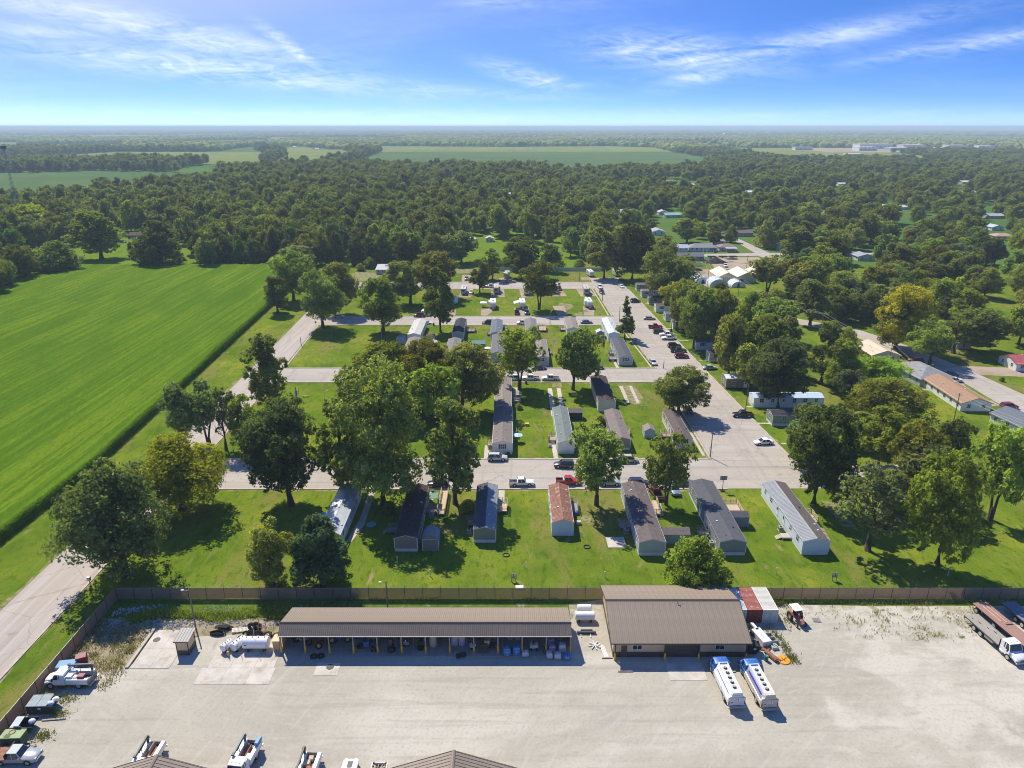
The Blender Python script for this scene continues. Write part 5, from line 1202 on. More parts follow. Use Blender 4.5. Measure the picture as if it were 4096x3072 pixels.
CARS = [
    (-3.5, 153.7, 'suv', 'silver', 0, 'silver suv parked in front of the home with maroon shutters'),
    (2.1, 141.0, 'pickup', 'white', 0, 'white regular cab pickup parked on the front street left of the red pickup'),
    (12.6, 141.7, 'pickup', 'red', 0, 'bright red pickup with a tool box in its bed'),
    (12.2, 150.0, 'suv', 'charcoal', 180, 'dark grey suv under the twin stemmed maple on the front street'),
    (27.5, 152.8, 'wagon', 'beige', 0, 'beige wagon parked across from the navy suv'),
    (-16.4, 140.5, 'suv', 'black', 180, 'black suv by the wooden ramp of the brown roofed home'),
    (21.8, 141.2, 'suv', 'seafoam', 0, 'pale green and white suv half hidden by the twin stemmed maple'),
    (28.2, 140.8, 'suv', 'navy', 0, 'dark navy suv behind the brown shingled home'),
    (31.1, 136.5, 'pickup', 'maroon', 98, 'dark red pickup with a white bed rail parked on the grass'),
    (35.3, 137.8, 'suv', 'steel', 275, 'steel blue suv parked nose out on the grass beside the forked trunk'),
    (38.2, 141.2, 'sedan', 'slate', 0, 'slate grey sedan parked behind the charcoal roofed home'),
    (49.2, 183.8, 'sedan', 'charcoal', 275, 'dark sedan at the kerb beside the tan home'),
    (63.4, 180.8, 'pickup', 'black', 180, 'black pickup parked across the wide street from the tan home'),
    (63.2, 162.8, 'sedan', 'white', 188, 'white sedan parked at the end of the front street'),
    (56.9, 285.6, 'sedan', 'champagne', 0, 'champagne sedan parked nose to the kerb above the dark red pickup'),
    (56.8, 272.3, 'pickup', 'darkred', 0, 'dark red pickup at the top of the row on the wide street'),
    (57.0, 264.7, 'wagon', 'charcoal', 0, 'dark grey minivan between the dark red and white pickups'),
    (59.0, 261.1, 'pickup', 'white', 184, 'white pickup beside the dark grey minivan'),
    (58.8, 256.2, 'pickup', 'white', 184, 'lower one of two white pickups parked together'),
    (58.7, 246.1, 'suv', 'black', 0, 'black suv in the kerb row below the white pickups'),
    (58.9, 240.5, 'pickup', 'teal', 0, 'black pickup with dark teal cab in the kerb row'),
    (58.6, 233.8, 'suv', 'maroon', 0, 'maroon car lowest in the row on the wide street'),
    (47.4, 227.0, 'sedan', 'silver', 280, 'silver sedan parked along the kerb by the grey shuttered home'),
    (27.8, 221.9, 'sedan', 'plum', 0, 'dark plum sedan on the middle street beside the shuttered home'),
    (30.2, 279.6, 'sedan', 'bluegrey', 0, 'blue grey sedan on the camper lane near the white metal roofed home'),
    (56.1, 316.3, 'suv', 'navy', 15, 'dark blue suv nosed up to the tan trailer home'),
    (54.4, 348.3, 'sedan', 'white', 280, 'white car at the far head of the wide street'),
    (43.4, 346.2, 'pickup', 'white', 275, 'white pickup behind the dark suv by the corner camper'),
    (43.0, 334.6, 'suv', 'charcoal', 275, 'dark suv at the kerb beside the corner camper'),
    (65.1, 221.5, 'sedan', 'seafoam', 5, 'pale green car half hidden under the corner trees'),
    (56.9, 361.1, 'suv', 'black', 0, 'black suv in the shade below the far white camper'),
    (12.1, 210.8, 'pickup', 'white', 180, 'white crew cab pickup alone on the middle street'),
    (5.8, 211.0, 'pickup', 'white', 180, 'white pickup with a black bed behind the fan shaped tree'),
    (-0.1, 211.0, 'wagon', 'white', 180, 'white van beside the fan shaped tree trunk'),
    (8.9, 221.4, 'sedan', 'charcoal', 0, 'charcoal sedan on the far kerb by the grey home with a white window'),
    (-3.3, 221.8, 'wagon', 'black', 0, 'black van in front of the long pale grey home'),
    (-9.8, 278.4, 'suv', 'black', 180, 'black suv beside the far grey roofed home on the camper lane'),
    (4.2, 278.2, 'suv', 'white', 180, 'white suv beside the brown roofed home on the camper lane'),
    (-72.4, 288.5, 'sedan', 'silver', 0, 'silver sedan alone in the shade on the camper lane'),
    (-39.0, 290.2, 'suv', 'maroon', 180, 'maroon suv in front of the white shed under the tree'),
    (-34.5, 278.3, 'sedan', 'white', 0, 'white car behind the rust streaked white home'),
    (-0.9, 359.6, 'pickup', 'grey', 0, 'grey pickup parked below the beige fifth wheel camper'),
    (-23.7, 367.0, 'suv', 'steel', 270, 'steel blue suv parked nose out at the far left camper site'),
    (-10.5, 347.9, 'pickup', 'white', 180, 'white pickup beside the tan camper'),
    (-19.6, 335.2, 'sedan', 'white', 270, 'white car parked beside the left grey camper'),
    (2.1, 295.5, 'pickup', 'black', 90, 'black pickup parked tail out under the open awning'),
    (6.3, 295.1, 'suv', 'navy', 270, 'dark blue suv parked nose out beside the camper with the awning'),
    (23.2, 342.3, 'wagon', 'darkred', 270, 'dark red van beside the tree hidden camper'),
    (-12.3, 240.0, 'pickup', 'black', 85, 'black pickup parked beside the brown shed with the teal roof'),
    (-12.7, 235.5, 'sedan', 'red', 85, 'red car behind the black pickup and tree'),
    (121.7, 403.9, 'pickup', 'white', 265, 'white pickup in front of the dark mulch pile'),
    (129.1, 454.6, 'suv', 'plum', 265, 'dark suv in the driveway of the white hip roofed house'),
    (103.1, 391.5, 'sedan', 'navy', 0, 'dark blue car above the left hoop house'),
    (138.4, 209.2, 'sedan', 'white', 0, 'white sedan in the drive of the grey hip roofed house'),
    (140.0, 214.5, 'sedan', 'navy', 175, 'dark navy car behind the white sedan'),
    (136.9, 229.0, 'suv', 'maroon', 160, 'maroon suv parked behind the grey hip roofed house'),
    (140.8, 186.9, 'suv', 'darkred', 5, 'dark red suv parked beside the blue grey roofed house'),
    (-267.7, 492.6, 'suv', 'navy', 0, 'dark van parked by the brown house in the wood'),
    (-268.6, 509.9, 'sedan', 'white', 180, 'white car under the porch of the brown house in the wood'),
]

CARGRP = {'sedan': 'parked_car', 'suv': 'parked_suv', 'wagon': 'parked_van', 'pickup': 'pickup_truck'}
_made = {}
for x, y, kd, col, h, label in CARS:
    if 'suv' not in label and kd == 'suv' and 'van' not in label: pass
    if kd not in _made:
        o = car_proto(kd); o.name = CARGRP[kd]; _made[kd] = o; CH[o.name] = CH.get(kd, list(o.children)); src = o
        for c in o.children:
            c.color = (*CARC[col], 1)
            for q in c.children: pass
        o.location = (x, y, .06); o.rotation_euler = (0, 0, R(h)); o['label'] = label
    else:
        o = copy_tree(_made[kd], (x, y, .06), R(h), label, tint=tuple(c*rnd.uniform(.93,1.05) for c in CARC[col]))
    o['category'] = {'sedan': 'car', 'suv': 'suv', 'wagon': 'van', 'pickup': 'pickup truck'}[kd]; o['group'] = 'vehicles parked about the place'
    if abs(h) in (0, 180): o.rotation_euler.z += R(rnd.uniform(-1.5, 1.5))
# tool box in the bed of the red pickup
red = [o for o in D.objects if o.get('label', '').startswith('bright red pickup')][0]
MB().box(-1.25,-.92,-.8,.8,.85,1.2).build('tool_box', STEEL, red, bevel=.02)

# ------------------------------------------------------------------ heavy trucks
def cab(t, paint, x0, hood=1.55, w=1.12, zf=.55, roofz=2.55, visor=False, color=None):
    """bonneted cab whose back stands at x0, nose towards +x; returns the nose x"""
    c1 = x0+1.75; n = c1+hood
    k = dict(color=color) if color else {}
    MB().loft([ring(x0,w,zf,1.52,.06),ring(c1,w,zf,1.52,.06)]).build('cab', paint, t, smooth=True, **k)
    MB().loft([ring(c1-.02,w-.16,.75,1.56,.08),ring(c1+hood*.55,w-.24,.75,1.42,.12),ring(n-.12,w-.32,.75,1.28,.16),ring(n,w-.42,.8,1.16,.14)]).build('hood', paint, t, smooth=True, **k)
    for s in (-1, 1):
        MB().loft([ring(n-1.35,.05+.16,.72,.95,.05),ring(n-1.1,.22,.80,1.16,.06),ring(n-.6,.22,.78,1.18,.06),ring(n-.12,.18,.55,1.02,.06)]).build('fender', paint, t, loc=(0,s*(w-.24),0), smooth=True, **k)
    MB().add([(x0+.25,-w+.03,1.5),(c1+.02,-w+.03,1.5),(c1+.02,w-.03,1.5),(x0+.25,w-.03,1.5),(x0+.3,-w+.16,roofz-.12),(c1-.42,-w+.16,roofz-.12),(c1-.42,w-.16,roofz-.12),(x0+.3,w-.16,roofz-.12)], [(0,3,2,1),(4,5,6,7),(0,1,5,4),(1,2,6,5),(2,3,7,6),(3,0,4,7)]).build('windows', GLASS, t)
    rf = MB().loft([ring(x0+.02,w-.10,roofz-.16,roofz,.07),ring(c1-.9,w-.10,roofz-.16,roofz+.03,.07),ring(c1-.36,w-.13,roofz-.14,roofz-.03,.05)])
    rf.box(x0,x0+.62,-w+.02,w-.02,1.5,roofz-.1)
    for s in (-1, 1):
        for u, v in ((c1,c1-.42),(x0+.85,x0+.85)):
            rf.add([(u-.06,s*(w-.01),1.5),(u+.06,s*(w-.01),1.5),(v+.06,s*(w-.15),roofz-.1),(v-.06,s*(w-.15),roofz-.1),(u-.06,s*(w-.08),1.5),(u+.06,s*(w-.08),1.5),(v+.06,s*(w-.22),roofz-.1),(v-.06,s*(w-.22),roofz-.1)], [(0,1,2,3),(7,6,5,4),(0,4,5,1),(3,2,6,7),(0,3,7,4),(1,5,6,2)])
    rf.build('roof', paint, t, smooth=True, **k)
    MB().box(n-.02,n+.03,-.42,.42,.78,1.14).build('grille', mat('grille_metal', (.12,.12,.12), rough=.4, metal=.4), t)
    MB().box(n-.12,n+.10,-w+.08,w-.08,.45,.72).build('bumper', STEEL, t, bevel=.04)
    for s in (-1, 1):
        MB().box(n-.16,n-.0,s*.72-.14,s*.72+.14,.84,1.02).build('headlight', LAMP, t, bevel=.03)
        MB().box(c1-.25,c1-.12,s*(w+.22)-.09,s*(w+.22)+.09,1.5,1.95).box(c1-.2,c1-.16,min(s*w,s*(w+.22)),max(s*w,s*(w+.22)),1.6,1.64).build('mirror', BLACK, t)
        MB().box(x0+.45,c1-.2,s*(w-.02)-.06,s*(w-.02)+.06,.42,.52).build('step', DARKST, t)
    for q in (-.5,0,.5): MB().box(c1-.8,c1-.7,q-.06,q+.06,roofz+.0,roofz+.07).build('marker_light', mat('amber', (.7,.3,.03)), t)
    return n, c1
BIGW = wheel_meshes(.50, .28); DUALW = wheel_meshes(.50, .56)
def axle(t, x, w=1.0, dual=True):
    for s in (-1, 1): add_wheel(t, DUALW if dual else BIGW, x, s*(w-(.28 if dual else .14)), .5)
    MB().cyl((x,-w+.3,.5),(x,w-.3,.5),.08,n=6).build('axle', DARKST, t)
BLUEC = mat('cab_blue', (.025,.13,.42), rough=.35, var=.06, spec=.6)
def emblem(t, x, y, z, sc, label_lines):
    """white six sided plate with a red M and its name in small letters below"""
    pl = MB().prism([(-.34*sc,-.28*sc),(.34*sc,-.28*sc),(.42*sc,-.22*sc),(.26*sc,.28*sc),(-.26*sc,.28*sc),(-.42*sc,-.22*sc)], 'x', -.006, .0).build('emblem', WHITE, t, loc=(x,y,z))
    me = textmesh('M', .50*sc); me.materials.append(mat('emblem_red', (.50,.02,.05), rough=.5)); o = link('letter', me, pl, (-.010,0,.04*sc)); o.rotation_euler = (R(90),0,R(-90)); o.scale = (1.25,1,1)
    me = textmesh('MARATHON', .105*sc); me.materials.append(mat('emblem_ink', (.03,.04,.12), rough=.5)); o = link('lettering', me, pl, (-.010,0,-.22*sc)); o.rotation_euler = (R(90),0,R(-90))
    for i, (s, q) in enumerate(label_lines):
        me = textmesh(s, q); me.materials.append(mat('emblem_ink', (.03,.04,.12))); o = link('lettering', me, pl, (-.010,.0,-.46*sc-.16*i)); o.rotation_euler = (R(90),0,R(-90))
def tanker(loc, rz, label, tankm, rearm, sidem, stripe_w, lines):
    t = thing('fuel_tanker', label, 'tanker truck', loc, rz, 'fuel tankers parked before the warehouse')
    L_ = 5.75
    MB().box(.1,7.3,-.42,.42,.55,.80).build('chassis', DARKST, t)
    prof = [(1.08,1.0),(1.12,1.35),(1.08,1.72),(.98,2.12),(.80,2.44),(.60,2.62),(.42,2.64)]
    full = [(y,z) for y,z in prof]+[(-y,z) for y,z in reversed(prof)]
    MB().prism(full, 'x', .35, L_+.25).build('tank', tankm, t, smooth=True)
    for s in (-1, 1):
        MB().prism([(s*.56,2.55),(s*.72,2.55),(s*.66,2.86),(s*.58,2.86)], 'x', .45, L_+.3).build('rail', WHITE, t)
        b = MB().prism([(s*.95,.72),(s*1.20,.72),(s*1.20,1.62),(s*.95,1.72)], 'x', 2.75, L_+.2).build('side_cabinet', sidem, t)
        for k in range(3): MB().box(2.8+k*1.06,2.8+k*1.06+1.0,s*1.215-.012,s*1.215+.012,.78,1.56).build('door', sidem, b)
        MB().prism([(s*.95,.95),(s*1.20,.95),(s*1.20,1.60),(s*.95,1.72)], 'x', .36, 2.75).build('side_cabinet', sidem, t)
        # stripe lying on the flank
        st = MB()
        st.quad((.8,s*(1.105+.004),1.62),(L_-.3,s*(1.105+.004),1.62),(L_-.3,s*1.02,1.62+.37*stripe_w),(.8,s*1.02,1.62+.37*stripe_w)) if False else st.prism([(s*(.985),2.13),(s*1.0,2.15),(s*(1.0-.155*stripe_w),2.15+.29*stripe_w),(s*(.985-.165*stripe_w),2.13+.30*stripe_w)], 'x', .9, L_-.35)
        st.build('stripe', mat('stripe_blue', (.02,.05,.45), rough=.4), t)
        if stripe_w > .7: MB().prism([(s*1.0,2.06),(s*1.02,2.07),(s*1.005,2.13),(s*.99,2.13)], 'x', .9, L_-.35).build('stripe', mat('stripe_orange', (.75,.25,.04), rough=.4), t)
    MB().box(.45,L_+.3,-.56,.56,2.62,2.645).build('catwalk', mat('catwalk', (.55,.54,.50), rough=.7, var=.12), t)
    MB().box(.45,.55,-.6,.6,2.62,2.86).box(L_+.2,L_+.3,-.6,.6,2.62,2.86).build('rail', WHITE, t)
    for k in range(5):
        h = MB().cyl((0,0,0),(0,0,.10),.26,n=16).cyl((0,0,.10),(0,0,.14),.20,n=14).build('hatch', DARKST, t, loc=(1.35+k*.92,0,2.645)); MB().cyl((0,0,.14),(0,0,.20),.12,n=10).box(-.03,.03,-.24,.24,.12,.17).build('hatch_lid', STEEL, h)
    # rear cabinet with stepped shoulders
    MB().prism([(-1.18,.75),(1.18,.75),(1.20,1.95),(1.05,2.2),(.80,2.28),(.66,2.86),(-.66,2.86),(-.80,2.28),(-1.05,2.2),(-1.20,1.95)], 'x', .05, .45).build('rear_cabinet', rearm, t, bevel=.03)
    MB().box(.03,.06,-1.14,1.14,2.06,2.09).build('seam', BLACK, t)
    for k in (-.28,0,.28): MB().cyl((.05,k,2.45),(.02,k,2.45),.045,n=8).build('marker_light', REDL, t)
    emblem(t, .045, 0, 1.62, 1.0, lines)
    MB().prism([(0,-.2),(.2,0),(0,.2),(-.2,0)], 'x', -.006, 0).build('placard', WHITE, t, loc=(.045,.68,1.28)); 
    MB().prism([(0,-.16),(.16,0),(0,.16),(-.16,0)], 'x', -.010, -.005).build('placard_face', mat('placard_red', (.5,.06,.04)), t, loc=(.045,.68,1.28))
    for s in (-1, 1):
        l = MB().box(.0,.06,s*1.1-.06,s*1.1+.06,.95,1.5).build('tail_light', BLACK, t)
        for z in (1.02,1.22,1.42): MB().cyl((-.0,s*1.1,z),(-.02,s*1.1,z),.055,n=8).build('lens', REDL, l)
    bp = MB().box(-.28,.08,-1.2,1.2,.62,.70)
    for k in range(13): bp.box(-.29,-.26,-1.15+k*.19,-1.15+k*.19+.08,.52,.62)
    bp.build('bumper', STEEL, t)
    axle(t, 1.75, 1.18); add_wheel(t, BIGW, 7.35, 1.0, .5); add_wheel(t, BIGW, 7.35, -1.0, .5)
    MB().cyl((7.35,-.9,.5),(7.35,.9,.5),.07,n=6).build('axle', DARKST, t)
    cab(t, BLUEC, 6.05, hood=1.35, roofz=2.62)
    for s in (-1, 1): MB().cyl((5.95,s*.95,.8),(5.95,s*.95,1.2),.28,n=12).build('fuel_tank', STEEL, t)
tanker((30.62,76.1,.04), R(93.5), 'fuel tanker with white tank and thin blue stripe, left of the two', WHITE, mat('rear_white', (.66,.68,.70), rough=.5), WHITE, .28, [])
tanker((34.98,75.75,.04), R(94), 'fuel tanker with bright metal tank and wide blue stripe, right of the two', mat('bright_tank', (.72,.72,.72), rough=.22, metal=.6, var=.06), mat('rear_tan', (.55,.50,.42), rough=.5), mat('side_cream', (.66,.60,.50), rough=.5), .8, [('I I I I I I', .12), ('IIIIIIIIIIIII', .10)])
DECKW = mat('deck_planks_grey', (.37,.33,.27), rough=.9, var=.28, sc=1.2, rust=((.18,.16,.14), .56, .72, 1.0))
DECKR = mat('deck_planks_red', (.36,.20,.16), rough=.9, var=.25, sc=1.0, rust=((.50,.42,.38), .50, .70, 1.3))
DECKB = mat('deck_planks_blue', (.17,.20,.25), rough=.9, var=.28, sc=1.0, rust=((.36,.36,.36), .52, .72, 1.2))
def planks(t, x0, x1, w, z, n, m, cuts=2):
    pw = 2*w/n; me = MB().box(0,1,0,pw-.02,0,.045).mesh('plank'); me.materials.append(m)
    for k in range(n):
        xs = [x0] + sorted(rnd.uniform(x0+1, x1-1) for _ in range(cuts)) + [x1]
        for a, b in zip(xs, xs[1:]):
            o = link('plank', me, t, (a, -w+k*pw, z+rnd.uniform(-.012,.012))); o.scale = (b-a-.015, 1, 1)
def flatbed_truck():
    t = thing('flatbed_truck', 'white cabbed flatbed truck with a worn plank deck at the right edge', 'truck', (73.85,94.75,.04), R(-82))
    MB().box(.3,9.0,-.42,.42,.75,1.05).build('chassis', DARKST, t)
    MB().box(.0,6.95,-1.25,1.25,1.08,1.2).build('deck_frame', DARKST, t)
    planks(t, 0, 6.95, 1.22, 1.2, 9, DECKW)
    for s in (-1, 1): MB().box(0,6.95,s*1.25-.04,s*1.25+.04,1.06,1.25).build('side_rail', mat('rail_green', (.05,.09,.09), rough=.5), t)
    for x in (2.2,3.55): axle(t, x, 1.2)
    MB().box(4.3,6.0,-1.22,-.85,.62,1.0).build('tool_box', mat('tool_tan', (.42,.37,.24), rough=.5), t, bevel=.02)
    MB().box(6.98,7.12,-1.15,1.15,1.05,2.3).build('headboard', BLACK, t, bevel=.02)
    cab(t, WHITE, 7.2, hood=1.45, roofz=2.6)
    for s in (-1, 1): add_wheel(t, BIGW, 8.85, s*1.02, .5); MB().cyl((7.3,s*.95,.62),(8.0,s*.95,.62),.27,n=12).build('fuel_tank', STEEL, t)
    for k in range(4): MB().box(.4+k*1.1+rnd.random(),1.1+k*1.2,-.6+k*.35,-.45+k*.35,1.245,1.27).build('tarp_strip', BLACK, t)
    MB().box(-.12,.02,-1.1,1.1,.7,.85).build('bumper', DARKST, t)
flatbed_truck()
def trailer_(loc, rz, L_, label, m, axles, extra):
    t = thing('flatbed_trailer', label, 'trailer', loc, rz)
    MB().box(.2,L_,-.5,.5,.85,1.22).build('chassis', DARKST, t)
    MB().box(.0,L_,-1.28,1.28,1.2,1.32).build('deck_frame', mat('trailer_frame', (.05,.035,.03), rough=.7), t)
    planks(t, 0, L_, 1.26, 1.32, 10, m, 3)
    for x in axles: axle(t, x, 1.2)
    for s in (-1, 1): MB().box(L_-2.6,L_-2.5,s*.6-.06,s*.6+.06,0,.95).build('landing_leg', DARKST, t)
    for (x0, x1, y0, y1, mm) in extra: MB().box(x0,x1,y0,y1,1.375,1.43).build('loose_board', mm, t)
trailer_((77.0,97.7,.04), R(-82), 12.0, 'long flatbed trailer with a rusty red plank deck', DECKR, (.9,4.6), [(-.4,5.2,.35,.5,WOODN),(1.1,4.8,-.35,-.2,WOODN),(5.6,5.75,-.1,1.1,BLACK)])
trailer_((81.8,97.8,.04), R(-84.5), 12.0, 'flatbed trailer with a slate blue plank deck, farthest right', DECKB, (3.2,4.6), [(5.2,8.6,-1.1,.3,WOODN),(4.0,7,.6,.8,WOODN)])

# ------------------------------------------------------------------ service trucks
def service_truck(loc, rz, label, crane=None, load=(), paint=WHITE, hood=1.35):
    t = thing('service_truck', label, 'service truck', loc, rz)
    MB().box(.2,6.2,-.4,.4,.62,.85).build('chassis', DARKST, t)
    for s in (-1, 1):
        b = MB().box(.15,3.25,s*.92-.24,s*.92+.24,.80,1.62).build('side_box', paint, t, bevel=.02)
        for k, (a, c) in enumerate(((.2,.85),(.9,2.3),(2.35,3.2))): MB().box(a,c,s*1.165-.012,s*1.165+.012,1.05 if k == 1 else .85,1.55).build('door', paint, b)
    MB().box(.15,3.25,-.70,.70,.85,.95).build('bed_floor', DARKST, t)
    MB().box(.05,.15,-1.15,1.15,.72,1.45).build('tailgate', WOODG, t); MB().box(-.2,.06,-1.12,1.12,.55,.68).build('bumper', STEEL, t)
    MB().box(3.2,3.28,-1.1,1.1,.85,1.95).build('headboard', paint, t)
    cab(t, paint, 3.4, hood=hood, w=1.05, roofz=2.35)
    axle(t, 1.55, 1.12)
    for s in (-1, 1): add_wheel(t, BIGW, 5.55, s*.95, .5)
    if crane:
        cm = mat('crane_'+crane, {'blue': (.05,.10,.13), 'black': (.03,.03,.035)}[crane], rough=.5, var=.2)
        c = MB().cyl((.45,-.9,1.6),(.45,-.9,2.35),.16,n=10).box(.25,.65,-1.1,-.7,2.2,2.6).build('crane', cm, t)
        MB().obox((2.0,-.80,2.62),(3.3,.2,.24),rz=.04).obox((1.6,-.80,2.38),(2.2,.1,.1),rz=.04,ry=.1).cyl((2.1,-.8,1.6),(2.1,-.8,2.5),.05,n=6).build('boom', cm, c)
        MB().box(3.3,3.7,-.92,-.66,2.5,2.75).build('boom_head', BLACK, c)
    for (nm, x0, x1, y0, y1, z0, z1, m) in load: MB().box(x0,x1,y0,y1,z0,z1).build(nm, m, t, bevel=.03)
    return t
MAROON = mat('maroon_paint', (.20,.02,.035), rough=.5, var=.15)
BLUEB = mat('blue_box_paint', (.06,.22,.42), rough=.5, var=.12)
service_truck((-59.85,81.05,.05), R(180), 'white service truck with a folded crane and red and white boxes, by the fence', 'blue',
    [('tool_box', 2.45,3.15,.15,.85,.95,1.95,WHITE), ('air_tank', 1.75,2.35,.2,.8,.95,1.75,mat('cream_tank', (.6,.52,.42), rough=.5)), ('welder', .75,1.7,.1,.85,.95,1.95,MAROON), ('tool_box', 2.3,3.1,-.6,-.05,1.0,1.9,WHITE)])
t = thing('parts_hopper', 'blue topped box with an open maroon lid behind the white service truck', 'box', (-64.9,83.4,.05), R(8))
MB().box(-1.3,1.2,-.8,.8,0,1.5).build('box', BLUEB, t, bevel=.04); MB().obox((1.5,1.2,1.1),(1.4,1.0,1.4),rz=.3,rx=.2).build('lid', MAROON, t, bevel=.03)
service_truck((-45.2,69.6,.05), R(-92), 'white bedded service truck poking out past the bottom left roof', 'black', [('scrap_steel',.8,2.4,-.5,.6,.95,1.35,RUSTM),('boards',.5,1.9,-.1,.05,1.0,1.9,WOOD),('tool_box',2.4,3.0,.1,.7,.95,1.5,WHITE)])
service_truck((-33.0,69.8,.05), R(-97), 'service truck with a long steel boom and a blue side box', 'blue', [('tool_box',.05,1.2,.72,1.2,1.62,2.15,BLUEB),('steel_channel',.6,3.0,-.4,-.2,.98,1.4,RUSTM),('steel_channel',.8,2.9,.05,.2,.98,1.5,RUSTM),('crate',2.2,3.0,.3,.7,.95,1.6,WHITE)], paint=WHITE)
service_truck((-24.9,67.9,.05), R(-93), 'small white service truck with a spare wheel and boxes in its bed', 'black', [('crate',.5,1.1,-.3,.3,.95,1.4,WOODN),('crate',1.2,1.9,-.5,.1,.95,1.5,WOODN),('tool_box',2.1,2.9,-.1,.6,.95,1.5,RUSTM)])
w_ = copy_tree(_made['pickup'], (-20.0,64.6,.05), R(90), 'white pickup nosing out between the two bottom roofs', 'vehicles parked about the place', tint=(.8,.8,.79)); w_['category'] = 'pickup truck'
MB().box(-1.0,.0,-.3,.3,1.02,1.08).build('hood_scoop', BLACK, w_, loc=(2.2,0,.0))
w_ = copy_tree(_made['pickup'], (-16.35,63.95,.05), R(-90), 'pickup with cut firewood in its bed beside the bottom middle roof', 'vehicles parked about the place', tint=(.78,.78,.77)); w_['category'] = 'pickup truck'
fw = MB()
for k in range(60): fw.obox((rnd.uniform(-2.5,-1.1),rnd.uniform(-.7,.7),rnd.uniform(.66,.85)),(rnd.uniform(.2,.4),.1,.1),rz=rnd.uniform(0,3),ry=rnd.uniform(-.4,.4))
kind(fw.build('firewood', WOODN, w_), 'stuff')
# grey pickup with a rust coloured flat deck in the corner
g_ = copy_tree(_made['pickup'], (-62.2,68.0,.05), R(1), 'grey pickup with a rust brown flat bed in the lower left corner', tint=(.30,.33,.36)); g_['category'] = 'pickup truck'
MB().box(-4.2,-.75,-1.12,1.12,1.06,1.16).build('flat_bed', RUSTM, g_); MB().box(-.78,-.7,-1.1,1.1,1.1,1.85).build('headboard', BLACK, g_)

# ------------------------------------------------------------------ old tractor
def tractor():
    t = thing('old_tractor', 'old red farm tractor with a flat white canopy', 'tractor', (45.8,94.6,.04), R(-80))
    TR = mat('tractor_red', (.36,.10,.06), rough=.7, var=.25, sc=2, rust=((.20,.09,.06), .5, .7, 2))
    MB().loft([ring(.2,.32,.75,1.35,.08),ring(1.5,.34,.72,1.40,.08),ring(1.72,.30,.78,1.32,.08)]).build('hood', TR, t, smooth=True)
    MB().box(1.70,1.76,-.26,.26,.8,1.28).build('grille', STEEL, t); MB().box(-.8,.4,-.26,.26,.6,1.0).build('gearbox', TR, t)
    MB().box(-.75,-.25,-.28,.28,1.05,1.2).box(-.82,-.7,-.28,.28,1.1,1.6).build('seat', BLACK, t); MB().torus((-.0,0,1.55),.2,.02,'x',14,5).cyl((.2,0,1.3),(0,0,1.55),.02,n=5).build('steering_wheel', BLACK, t)
    tw = MB().torus((0,0,0),.55,.21,'y',22,8)
    for k in range(22):
        a = 2*math.pi*k/22; tw.obox((.76*math.cos(a),0,.76*math.sin(a)),(.06,.36,.07),ry=-a,rz=.0)
    tw = tw.mesh('wheel'); tw.materials.append(RUBBER); rm = MB().cyl((0,-.1,0),(0,.1,0),.38,n=14).mesh('rim'); rm.materials.append(RIM)
    fwm = wheel_meshes(.38,.2)
    for s in (-1, 1):
        o = link('wheel', tw, t, (-.55,s*.85,.76)); link('rim', rm, o); add_wheel(t, fwm, 1.35, s*.72, .38)
        MB().prism([(-1.15,1.15),(-.9,1.55),(-.3,1.62),(.1,1.35),(.05,1.3),(-.3,1.55),(-.85,1.48),(-1.1,1.12)], 'y', s*.82-.18, s*.82+.18).build('fender', TR, t)
    for x in (-1.05,.25):
        for s in (-1,1): MB().cyl((x,s*.5,1.2),(x,s*.5,2.35),.025,n=5).build('canopy_post', DARKST, t)
    MB().box(-1.45,.45,-.78,.78,2.35,2.43).build('canopy', mat('canopy_white', (.72,.70,.62), rough=.5, var=.1), t, bevel=.03)
    MB().cyl((.9,.1,1.35),(.9,.1,1.95),.035,n=6).build('exhaust', DARKST, t); MB().cyl((1.35,-.72,.4),(1.35,.72,.4),.06,n=6).build('axle', TR, t)
tractor()

